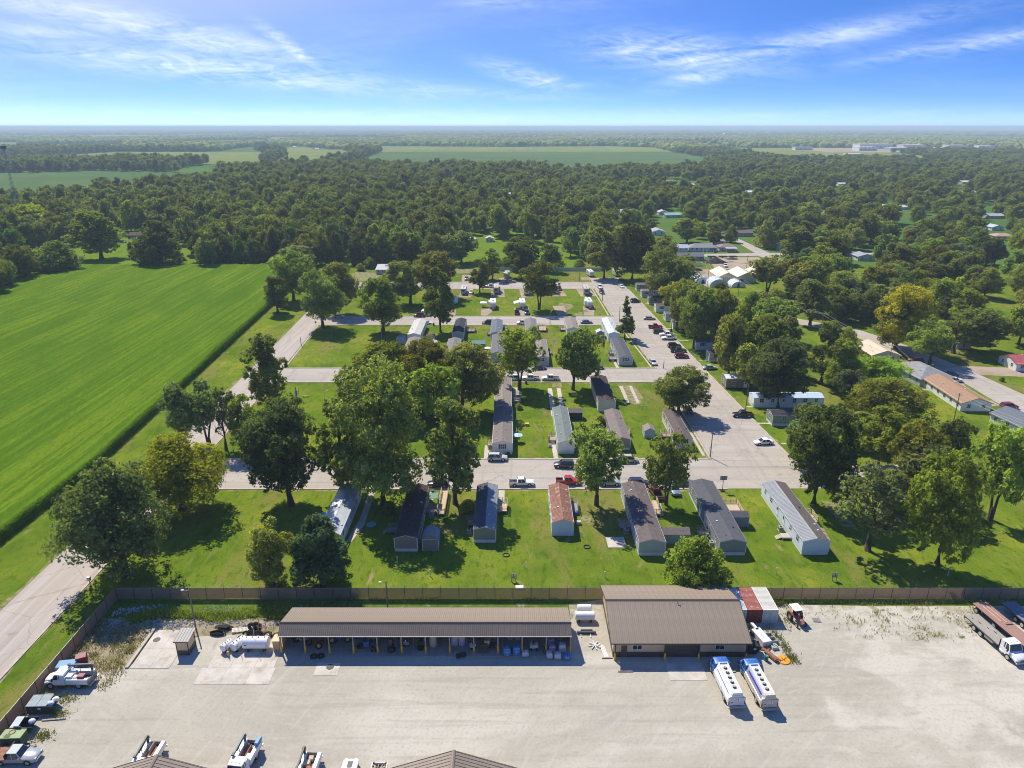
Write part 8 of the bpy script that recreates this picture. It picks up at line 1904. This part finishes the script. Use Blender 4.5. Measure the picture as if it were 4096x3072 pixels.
for s in (-.6,.6): MB().tube([(s,-.4,0),(s,-.2,1.4),(s*.9,.4,2.3)], .05, 5).build('side_rail', OR, t)
for z, y in ((.5,-.33),(1.2,-.22),(2.3,.4)): MB().cyl((-.6,y,z),(.6,y,z),.05,n=5).build('bar', OR, t)
# skips and the green generator along the fence
def dumpster(x, y, rz, w, d, h, label, col, lidm, lids=2, bags=0):
    t = thing('dumpster', label, 'dumpster', (x, y, .05), R(rz)); m = mat('dumpster_%02d' % int(col[1]*300), col, rough=.6, var=.25)
    hw, hd = w/2, d/2; s = MB()
    s.prism([(-hw,.15),(hw-.7,.15),(hw,h-.35),(hw,h-.1),(-hw,h)], 'y', -hd, -hd+.05).prism([(-hw,.15),(hw-.7,.15),(hw,h-.35),(hw,h-.1),(-hw,h)], 'y', hd-.05, hd).box(-hw,hw-.7,-hd+.05,hd-.05,.15,.22).box(-hw,-hw+.05,-hd+.05,hd-.05,.15,h)
    s.add([(hw-.7,-hd+.05,.15),(hw-.7,hd-.05,.15),(hw,hd-.05,h-.2),(hw,-hd+.05,h-.2)], [(0,1,2,3)]); s.build('body', m, t)
    for k in range(lids):
        q = w*.38; l = MB().box(0,q-.05,-hd-.04,hd+.02,0,.05)
        for j in range(7): l.box(.05+j*q/7.3,.05+j*q/7.3+.10,-hd,hd,.05,.09)
        o = l.build('lid', lidm, t, loc=(-hw+.02+k*q,0,h+.01-.02*k)); o.rotation_euler.x = R(2)
    for k in range(int(w/.7)): MB().box(-hw+.2+k*.7,-hw+.28+k*.7,-hd-.06,-hd,.2,h-.12).build('rib', m, t)
    MB().box(-.25,.15,-hd-.075,-hd-.06,h-.55,h-.25).build('notice', WHITE2, t)
    return t
LIDM = mat('dumpster_lid', (.36,.40,.40), rough=.7, var=.2)
dumpster(-63.9,76.3,3,3.6,2.0,1.45,'dark green dumpster with ribbed grey lids and white bags, upper of the two',(.015,.035,.035),LIDM)
dumpster(-64.2,72.7,5,2.7,1.8,1.35,'smaller dumpster with pale lids half open, lower of the two',(.02,.03,.05),mat('dumpster_lid_pale', (.55,.58,.60), rough=.6, var=.15),1)
dumpster(36.6,87.6,0,1.9,1.4,1.5,'black dumpster in the shade beside the warehouse',(.01,.014,.016),BLACK,2)
for i, (x, y, z, lab) in enumerate(((-62.75,76.0,1.25,'white rubbish bag in the upper dumpster, nearer one'),(-62.45,76.7,1.3,'white rubbish bag in the upper dumpster, farther one'),(-63.4,73.0,1.15,'white rubbish bags in the lower dumpster'))):
    tag(MB().ball((0,0,0),(.45,.4,.36),10,7,.12,random.Random(i)).build('rubbish_bag', WHITE, loc=(x,y,z+.05), smooth=True), lab, 'bag')
t = thing('generator', 'faded green trailer generator with rust stains by the fence', 'generator', (-63.9,70.2,.05), R(2)); GRN = mat('faded_green', (.27,.34,.15), rough=.7, var=.15, rust=((.24,.14,.08), .60, .70, 1.6)); GRD = mat('dark_green', (.07,.11,.06), rough=.7, var=.2)
MB().box(-1.35,1.35,-.75,.75,.45,1.9).build('housing', GRD, t, bevel=.04); MB().box(-1.37,1.37,-.77,.77,1.88,1.97).build('top', GRN, t, bevel=.02); MB().torus((-.2,.25,1.99),.36,.06,'z',16,5).build('ring', RUSTM, t)
for a in ((-.75,-.35,1.0,.5),): MB().box(-.75,-.1,-.6,-.1,1.97,2.02).build('hatch', GRD, t)
for k in range(6): MB().box(-1.1,-.2,-.79,-.76,.7+k*.16,.78+k*.16).build('louvre', BLACK, t)
for x in (-.6,.6): add_wheel(t, PROTO[('wheel',.34)], x, -.7, .34); add_wheel(t, PROTO[('wheel',.34)], x, .7, .34)
MB().cyl((1.3,.3,.5),(2.6,0,.4),.05,n=5).cyl((1.3,-.3,.5),(2.6,0,.4),.05,n=5).build('drawbar', DARKST, t); MB().box(-.35,.55,.8,.9,1.5,2.3).build('panel', mat('panel_teal', (.05,.10,.10)), t)
# junk right of the warehouse
t = thing('truck_box', 'long white tool body lying on the ground right of the warehouse', 'box', (38.7,90.3,.05), R(15)); MB().box(-.75,.75,-1.7,1.6,0,.95).build('body', WHITE2, t, bevel=.04); MB().box(-.1,.35,1.2,3.0,.7,.95).build('beam', WHITE2, t); MB().box(-.95,-.7,.8,1.6,.2,.8).build('pump', DARKST, t)
t = thing('concrete_trough', 'open grey concrete trough beside the white tool body', 'trough', (40.2,90.2,.05), R(12)); tr = MB().box(-.6,.6,-1,1,0,.1)
for a in ((-.6,-.5,-1,1),(.5,.6,-1,1),(-.5,.5,-1,-.9),(-.5,.5,.9,1),(-.5,.5,-.05,.05)): tr.box(*a,.1,.6)
tr.build('shell', mat('trough', (.36,.34,.31), rough=.9), t)
t = thing('vent_block', 'pale green pierced block beside the trough', 'block', (40.1,88.4,.05), R(10)); vb = MB().box(-.5,.5,-.45,.45,0,.45).build('block', mat('vent_green', (.48,.52,.44), rough=.8), t)
for i in range(4):
    for j in range(3): MB().box(-.42+i*.23,-.28+i*.23,-.36+j*.27,-.2+j*.27,.45,.47).build('hole', BLACK, vb)
t = thing('pipe_stack', 'stack of rusty red pipes on the sand', 'pipes', (38.3,88.3,.05), R(-3))
for k in range(7): MB().cyl((-1.2+.1*k,.12*k-.4,.08),(1.0+.05*k,.13*k-.4,.08+.05*(k % 2)),.07,n=6).build('pipe', RUSTM, t)
t = thing('rusty_roll', 'rust brown rolled plate lying beside the teal drum', 'roll', (38.9,86.3,.05), R(-62)); MB().cyl((-1.1,0,.34),(1.1,0,.34),.34,n=12,cap=False).cyl((-1.1,.55,.2),(1.2,.6,.2),.12,n=8).build('plate', RUSTM, t)
t = thing('drum', 'teal steel drum standing on the sand', 'drum', (37.95,85.7,.05)); MB().cyl((0,0,0),(0,0,.88),.30,n=16).torus((0,0,.3),.30,.02,'z',16,4).torus((0,0,.6),.30,.02,'z',16,4).build('body', mat('drum_teal', (.03,.17,.15), rough=.5), t, smooth=True); MB().cyl((.08,0,.88),(.08,0,.95),.05,n=8).build('cap', WHITE, t)
t = thing('spreader_disc', 'round orange disc lying on the sand', 'disc', (40.6,85.75,.05)); MB().cyl((0,0,.02),(0,0,.14),1.05,.95,n=24).build('disc', mat('disc_orange', (.72,.30,.02), rough=.5, var=.08), t); MB().box(-.5,.5,-.06,.06,.14,.2).box(-.1,.02,-.5,.5,.14,.19).build('brace', mat('brace_brown', (.25,.12,.04)), t, rz=.5)
small('gas_cylinder', 'little white gas bottle beside the orange disc', 'bottle', 39.55, 85.6, .05, MB().ball((0,0,.25),(.2,.2,.25),10,6), WHITE, smooth=True)
# between the open shed and the warehouse
t = thing('steel_rack', 'dark steel rack on pale skids right of the open shed', 'rack', (11.7,91.7,.05)); MB().box(-1.5,1.5,-.2,.15,.15,.4).box(-.9,1.0,.2,.5,.2,.45).build('beam', DARKST, t)
for s in (-.9,.6): MB().box(s-.06,s+.06,-1.0,.9,0,.15).build('skid', WHITE2, t)
t = thing('star_frame', 'star shaped frame of white pipes lying on the gravel', 'frame', (12.7,88.9,.05))
for k in range(4): a = math.pi*k/4+.2; MB().obox((0,0,.1+.03*k),(2.0,.12,.12),rz=a).build('arm', WHITE2, t)
t = thing('pipe_bundle', 'long white pipes lying beside the warehouse wall', 'pipes', (14.0,87.9,.05), R(10))
for k in range(4): MB().cyl((-.3+.16*k,-1.6,.07),(-.3+.18*k,1.5-.2*k,.07),.06,n=6).build('pipe', WHITE, t)
for x, y, rz, l, lab in ((14.3,86.2,2,1.6,'dark timber at the end of the white pipes'),(16.6,83.4,0,2.2,'timber kerb before the warehouse, left one'),(20.1,83.55,0,2.2,'timber kerb before the warehouse, right one'),(15.75,85.3,-48,1.3,'tan board leaning to the left porch post'),(31.9,83.3,0,1.6,'timber kerb between the two tankers'),(-61.6,74.4,6,3.0,'flat board beside the lower dumpster')):
    tag(MB().box(-l/2,l/2,-.12,.12,0,.14).build('timber', WOODG, loc=(x,y,.05), rz=R(rz)), lab, 'timber')
# things stored in the open shed
TAN = mat('cardboard_roll', (.55,.44,.32), rough=.8, var=.1); BAGB = mat('blue_wrap', (.04,.20,.48), rough=.35, var=.3, sc=4); LILAC = mat('lilac_wrap', (.36,.30,.42), rough=.4, var=.3, sc=4); PLASTIC = mat('clear_wrap', (.52,.50,.52), rough=.3, var=.25, sc=4)
def roll(x, y, r, h, lab, m): tag(MB().cyl((0,0,0),(0,0,h),r,n=18).build('paper_roll', m, loc=(x,y,.09)), lab, 'roll', 'upright rolls in the open shed')
roll(-12.1,89.0,.55,2.5,'tan upright roll with torn wrapping in the open shed',TAN); roll(-8.8,89.3,.55,2.4,'pale upright roll in the open shed, left of two',PLASTIC); roll(-7.7,89.3,.55,2.4,'pale upright roll in the open shed, right of two',PLASTIC)
def wrapped(x, y, w, d, h, lab, m, seed):
    t = thing('wrapped_pallet', lab, 'pallet load', (x, y, .09), rnd.uniform(-.1,.1)); MB().box(-w/2,w/2,-d/2,d/2,0,.13).build('pallet', WOODG, t); r = random.Random(seed)
    MB().loft([[(sx*w*.48*f,sy*d*.48*f,.13+h*z) for sx, sy in ((-1,-1),(1,-1),(1,1),(-1,1))] for z, f in ((0,1),(.4,1.04),(.8,.98),(1.0,.8))]).build('load', m, t, bevel=.06)
    for k in range(3): MB().box(-w*.4+r.random()*.3,w*.2,-d*.51,-d*.49,.2+k*h*.25,.26+k*h*.25).build('fold', WHITE2, t)
for i, (x, y, w, d, h, lab, m) in enumerate(((-.75,86.9,1.1,1.0,1.25,'tall pallet of blue wrapped sacks, left of two',BAGB),(.65,87.2,1.1,1.0,1.2,'tall pallet of blue wrapped sacks, right of two',BAGB),(2.0,86.7,1.0,.9,.7,'low clear wrapped pallet with red lettering',PLASTIC),(5.6,86.3,.9,.9,.9,'pale wrapped pallet at the right end, front left',PLASTIC),(6.85,86.2,1.0,.9,.8,'clear wrapped pallet of red goods at the right end',PLASTIC),(8.3,86.1,1.1,.9,.6,'low blue wrapped pallet at the right end of the shed',BAGB),(6.1,87.6,1.0,.9,1.1,'lilac wrapped pallet, nearest of a column',LILAC),(6.0,88.9,1.0,.9,1.2,'lilac wrapped pallet, middle of a column',LILAC),(5.7,90.1,1.0,.9,1.4,'lilac wrapped pallet, farthest of a column',LILAC),(7.6,87.7,1.1,1.0,1.2,'grey wrapped pallet behind the blue one at the right end',PLASTIC),(-.2,90.6,1.2,1.2,1.4,'dull sack pallet deep in the shed',WOODG))): wrapped(x, y, w, d, h, lab, m, i)
small('drum', 'green plastic drum at the right end of the open shed', 'drum', 5.0, 87.4, .09, MB().cyl((0,0,0),(0,0,.9),.30,n=14), mat('drum_green', (.02,.12,.06), rough=.5))
def shelf(x, y, w, h, lab, m, n=4):
    t = thing('storage_rack', lab, 'rack', (x, y, .09))
    for s in (-1,1):
        for q in (-.4,.4): MB().box(s*w/2-.05,s*w/2+.05,q-.05,q+.05,0,h).build('upright', m, t)
    for k in range(n): MB().box(-w/2,w/2,-.45,.45,.25+k*(h-.3)/n,.33+k*(h-.3)/n).build('shelf', m, t)
shelf(-10.3,91.0,2.4,2.4,'wooden rack beside the tan roll in the open shed',WOODN); shelf(-4.7,90.6,1.5,2.3,'orange wooden rack in the open shed',mat('orange_wood', (.42,.20,.09), rough=.8)); shelf(-3.0,90.6,.8,2.3,'yellow rack in the open shed',YEL); shelf(-30.5,92.5,2.4,1.8,'shelf in the left bays of the open shed',WOODG); shelf(-24.2,92.2,1.6,1.9,'orange topped rack in the left bays',mat('orange_wood', (.42,.20,.09))); shelf(-17,92.3,2.6,2.0,'grey shelf of boxes in the middle bays',STEEL)
t = thing('dark_crate', 'flat brown crate lid leaning in the open shed', 'crate', (-4.4,87.9,.09)); MB().obox((0,0,.35),(1.3,1.6,.12),rx=.3).build('lid', mat('crate_brown', (.16,.10,.08), rough=.8), t); MB().box(-.55,.55,.3,.9,0,.6).build('box', mat('crate_brown', (.16,.10,.08)), t)
t = thing('rubber_roller', 'black roller lying on the concrete before the shed', 'roller', (-7.7,86.4,.09), R(20)); MB().cyl((-.7,0,.36),(.7,0,.36),.36,n=16).cyl((-.85,0,.36),(.85,0,.36),.06,n=6).build('roller', RUBBER, t)
for x, y, lab in ((-29.8,86.4,'black tyre lying before the open shed, left of two'),(-28.75,86.5,'black tyre lying before the open shed, right of two')): tyre(x, y, .24, TY2, lab)
for x, y, me, lab, rx in ((-33.4,90,TY2,'tyre lying in the first bay of the shed',0),(-31.2,89,TY2,'tyre standing in the second bay of the shed',R(75)),(-29.5,88.3,TY2,'tyre with pale rim in the second bay',R(70)),(-27.8,89.6,TY1,'large tyre with tan rim in the third bay',R(70)),(-25.4,89.8,TY2,'pale rimmed tyre in the third bay',R(70)),(-23.2,88.6,TY2,'tyre lying in the fourth bay',0),(-13.9,88.2,TY2,'tyre lying before the tan roll',0)): tyre(x, y, .26 if rx == 0 else .55, me, lab, rx, .3, rim=.28 if 'rim' in lab else None)
pallet(-18.3,87.6,.09,3,'pallet carrying a coil of black pipe',WOOD,0,1.6,1.3); t = thing('pipe_coil', 'coil of black pipe on a pallet in the open shed', 'coil', (-18.3,87.6,.24))
for k in range(4): MB().torus((0,0,.06+.09*k),.55+.04*(k % 2),.06,'z',18,5).build('loop', RUBBER, t)
def machine(x, y, lab, m, s=1.0):
    t = thing('machine', lab, 'machine', (x, y, .09), rnd.uniform(-.5,.5)); MB().box(-.6*s,.6*s,-.4*s,.4*s,.3*s,.9*s).build('housing', m, t, bevel=.05); MB().cyl((0,0,.9*s),(0,0,1.3*s),.12*s,n=8).build('stack', DARKST, t)
    for q in (-.4,.4): 
        for u in (-.42,.42): MB().cyl((q*s,u*s-.06,.22*s),(q*s,u*s+.06,.22*s),.22*s,n=10).build('wheel', RUBBER, t)
for x, y, lab, m, s in ((-21.7,90.2,'yellow topped machine in the fourth bay',mat('machine_yellow', (.45,.25,.05)),1.3),(-16.2,89.0,'small grey compressor in the sixth bay',STEEL,.8),(-6.0,88.4,'white engine on wheels in the shed',WHITE2,.8),(-3.1,88.6,'black hand cart in the shed',BLACK,.7),(3.3,88.2,'white and black engine in the right bays',WHITE2,1.0),(-14.3,90.6,'dark machine in the seventh bay',DARKST,1.3),(-32,92,'grey trailer axle in the first bay',DARKST,1.2),(-21,87.8,'little dark trailer jack in the fourth bay',DARKST,.7)): machine(x, y, lab, m, s)
BAYS = ['first','second','third','fourth','fifth','sixth','seventh','eighth','ninth','tenth','eleventh','twelfth']; rc = random.Random(21)
CRC = [('red',(.30,.04,.03)),('brown',(.20,.13,.08)),('grey',(.30,.30,.31)),('orange',(.50,.20,.04)),('dark green',(.04,.09,.05)),('cream',(.55,.48,.36)),('blue',(.05,.16,.36)),('white',(.62,.62,.60))]
for b in range(12):
    for j in range(3):
        nm, col = CRC[(b*3+j*5) % 8]; x = -34.9+3.66*b+.7+j*1.1+rc.uniform(-.2,.2); y = 91.6+rc.uniform(-1.5,1.8)-(1.6 if j == 1 else 0); w, d, h = rc.uniform(.5,1.1), rc.uniform(.5,.9), rc.uniform(.5,1.6)
        t = thing('storage_crate', '%s crate standing in the %s bay of the open shed, counted from the left' % (nm, BAYS[b]), 'crate', (x, y, .09), rc.uniform(-.4,.4)); cm = mat('crate_'+nm.replace(' ','_'), col, rough=.7, var=.25)
        MB().box(-w/2,w/2,-d/2,d/2,.1,h).build('case', cm, t, bevel=.02); MB().box(-w/2-.03,w/2+.03,-d/2-.03,d/2+.03,h,h+.05).build('lid', cm, t); MB().box(-w/2,-w/2+.12,-d/2,d/2,0,.1).box(w/2-.12,w/2,-d/2,d/2,0,.1).build('runner', WOODG, t)
        if j == 2: MB().cyl((0,0,h+.05),(0,0,h+.5),.18,n=10).build('can', cm, t)
MB_ = MB().box(-1.0,1.0,-.05,.05,0,2.4); small('plywood_sheet', 'tan plywood sheets standing at the right end of the shed', 'plywood', 8.0, 92.4, .09, MB_, TAN)
# ------------------------------------------------------------------ riprap and weeds of the ditch
def rocks():
    r = random.Random(3); mb = MB()
    for k in range(1500):
        x = r.uniform(-65.6,-31); b = r.choice((94.0,97.2)); y = b + r.gauss(0,.55) + .5*math.sin(x*.5)
        if x > -58 and b > 96 and r.random() < .35: continue
        if y > 99.6: continue
        s = r.uniform(.09,.30) if x < -52 else r.uniform(.07,.2)
        c = Vector((x,y,s*.35)); vs = []
        for q in ((1,0,0),(-1,0,0),(0,1,0),(0,-1,0),(0,0,1),(0,0,-.6)): vs.append(c+Vector(q)*s*r.uniform(.6,1.25)+Vector((r.uniform(-.2,.2)*s,)*3))
        mb.add(vs, [(0,2,4),(2,1,4),(1,3,4),(3,0,4),(2,0,5),(1,2,5),(3,1,5),(0,3,5)])
    o = mb.build('riprap_rocks', mat('riprap', (.42,.385,.35), rough=.9, var=.3, sc=1.5)); kind(o, 'stuff'); o['label'] = 'loose pale rocks lining the ditch inside the fence'; o['category'] = 'rocks'
rocks()
def weeds(name, label, spots, n, hgt, col, seed):
    r = np.random.default_rng(seed); P_ = []
    S_ = np.array(spots); k = r.integers(0, len(S_), n); x = S_[k,0]+r.normal(0,1,n)*S_[k,2]; y = S_[k,1]+r.normal(0,1,n)*S_[k,3]
    a = r.random(n)*2*np.pi; h = hgt*S_[k,4]*(.4+.8*r.random(n)); w = .03+.05*r.random(n); z = r.random(n)**1.3*h
    ax = np.stack([np.cos(a)*w,np.sin(a)*w,r.normal(0,.05,n)],-1); up = np.stack([r.normal(0,.12,n),r.normal(0,.12,n),.22+.2*r.random(n)],-1)
    p = np.stack([x,y,z],-1); v = np.stack([p-ax,p+ax,p+ax*.4+up,p-ax*.4+up],1).reshape(-1,3).astype(np.float32)
    me = D.meshes.new(name); quads_mesh(me, v, np.arange(4*n).reshape(-1,4)); me.materials.append(leaf_mat(name, col, oc=False)); at = me.attributes.new('tint','FLOAT','POINT'); at.data.foreach_set('value', np.repeat(r.random(n),4).astype(np.float32))
    o = link(name, me); kind(o, 'stuff'); o['label'] = label; o['category'] = 'weeds'
rw = random.Random(9)
weeds('ditch_weeds','rough green weeds growing along the ditch behind the open shed',[(rw.uniform(-62,-30),rw.gauss(95.8,.7),rw.uniform(.4,1.6),.35,rw.uniform(.5,1.3)) for _ in range(70)]+[(rw.uniform(-34,8),rw.gauss(96,.4),1.2,.35,rw.uniform(.3,.9)) for _ in range(40)],20000,.7,(.24,.29,.04),1)
weeds('dry_weeds','dry yellowish weeds on the bare ground inside the fence corner',[(rw.uniform(-65.5,-57.5),rw.uniform(80,94),rw.uniform(.3,1.0),rw.uniform(.3,.8),rw.uniform(.3,.8)) for _ in range(60)]+[(-66.1,rw.uniform(70,94),.2,1.2,.8) for _ in range(20)],4000,.4,(.40,.36,.20),2)
weeds('fence_weeds','scattered grass tufts along the right stretch of fence',[(rw.uniform(43,93),99.9-abs(rw.gauss(0,.5)),.9,.25,rw.uniform(.4,1.2)) for _ in range(60)]+[(rw.uniform(43,80),rw.uniform(90,98.6),rw.uniform(.3,1.4),rw.uniform(.2,.6),rw.uniform(.2,.5)) for _ in range(70)]+[(rw.uniform(-33,9),100.2,.8,.12,rw.uniform(.3,.8)) for _ in range(25)],3500,.35,(.30,.30,.12),3)
weeds('verge_weeds','leafy weeds at the foot of the containers and junk',[(43.5,99.3,.9,.4,1.5),(44.5,98.9,.6,.4,1.2),(41,91.5,.6,.9,.5),(41.8,88.5,.4,1.2,.5),(42,86,.5,.6,.6),(36.8,92.8,1.0,.4,.5),(-62.2,78.0,1.0,.5,.6),(-61.5,75.3,.8,.4,.6),(-61.4,71.6,.7,.5,.6),(-27.5,97.2,1.0,.3,1.8),(-30.5,97.0,1.2,.4,1.4)],2200,.55,(.24,.29,.06),4)
# bushes on the home lots and along the far wood edge
def bush(x, y, w, h, lab, tint='mid'): tree(x, y, w, h, 0, 'shrubtree', tint, lab, name='bush')
for x, y, w, h, lab, tint in ((-25.2,129.0,3.6,2.6,'bush left of the dark brown roofed home','fresh'),(-9.5,129.5,3.0,2.4,'reddish brown bush left of the grey ribbed roof home','gold'),(1.8,186.5,2.4,1.8,'small bush below the weathered deck','lime'),(-3.6,155.9,1.4,1.0,'little shrub left of the maroon shutters','dark'),(-1.0,155.9,1.4,1.0,'little shrub right of the maroon shutters','dark'),(23.6,175,3.2,2.6,'bush between the two middle homes','fresh'),(22.0,170,2.6,2.2,'grey bush beside the tan ended home','grey'),
                      (-84,392,6,4,'bush at the end of the upper lane','fresh'),(-66,398,7,4.5,'bush beside the long metal shed','fresh'),(-80,400,9,6,'large bush at the wood edge above the upper lane','mid'),(153.5,209.5,1.6,1.5,'clipped round bush on the lawn across the side street','mid'),(26,398,9,6,'bright bush behind the board fence','bright'),(-3,402,10,6,'wide bright bush left behind the board fence','bright'),(38,400,8,5,'bush behind the right part of the board fence','fresh')): bush(x, y, w, h, lab, tint)
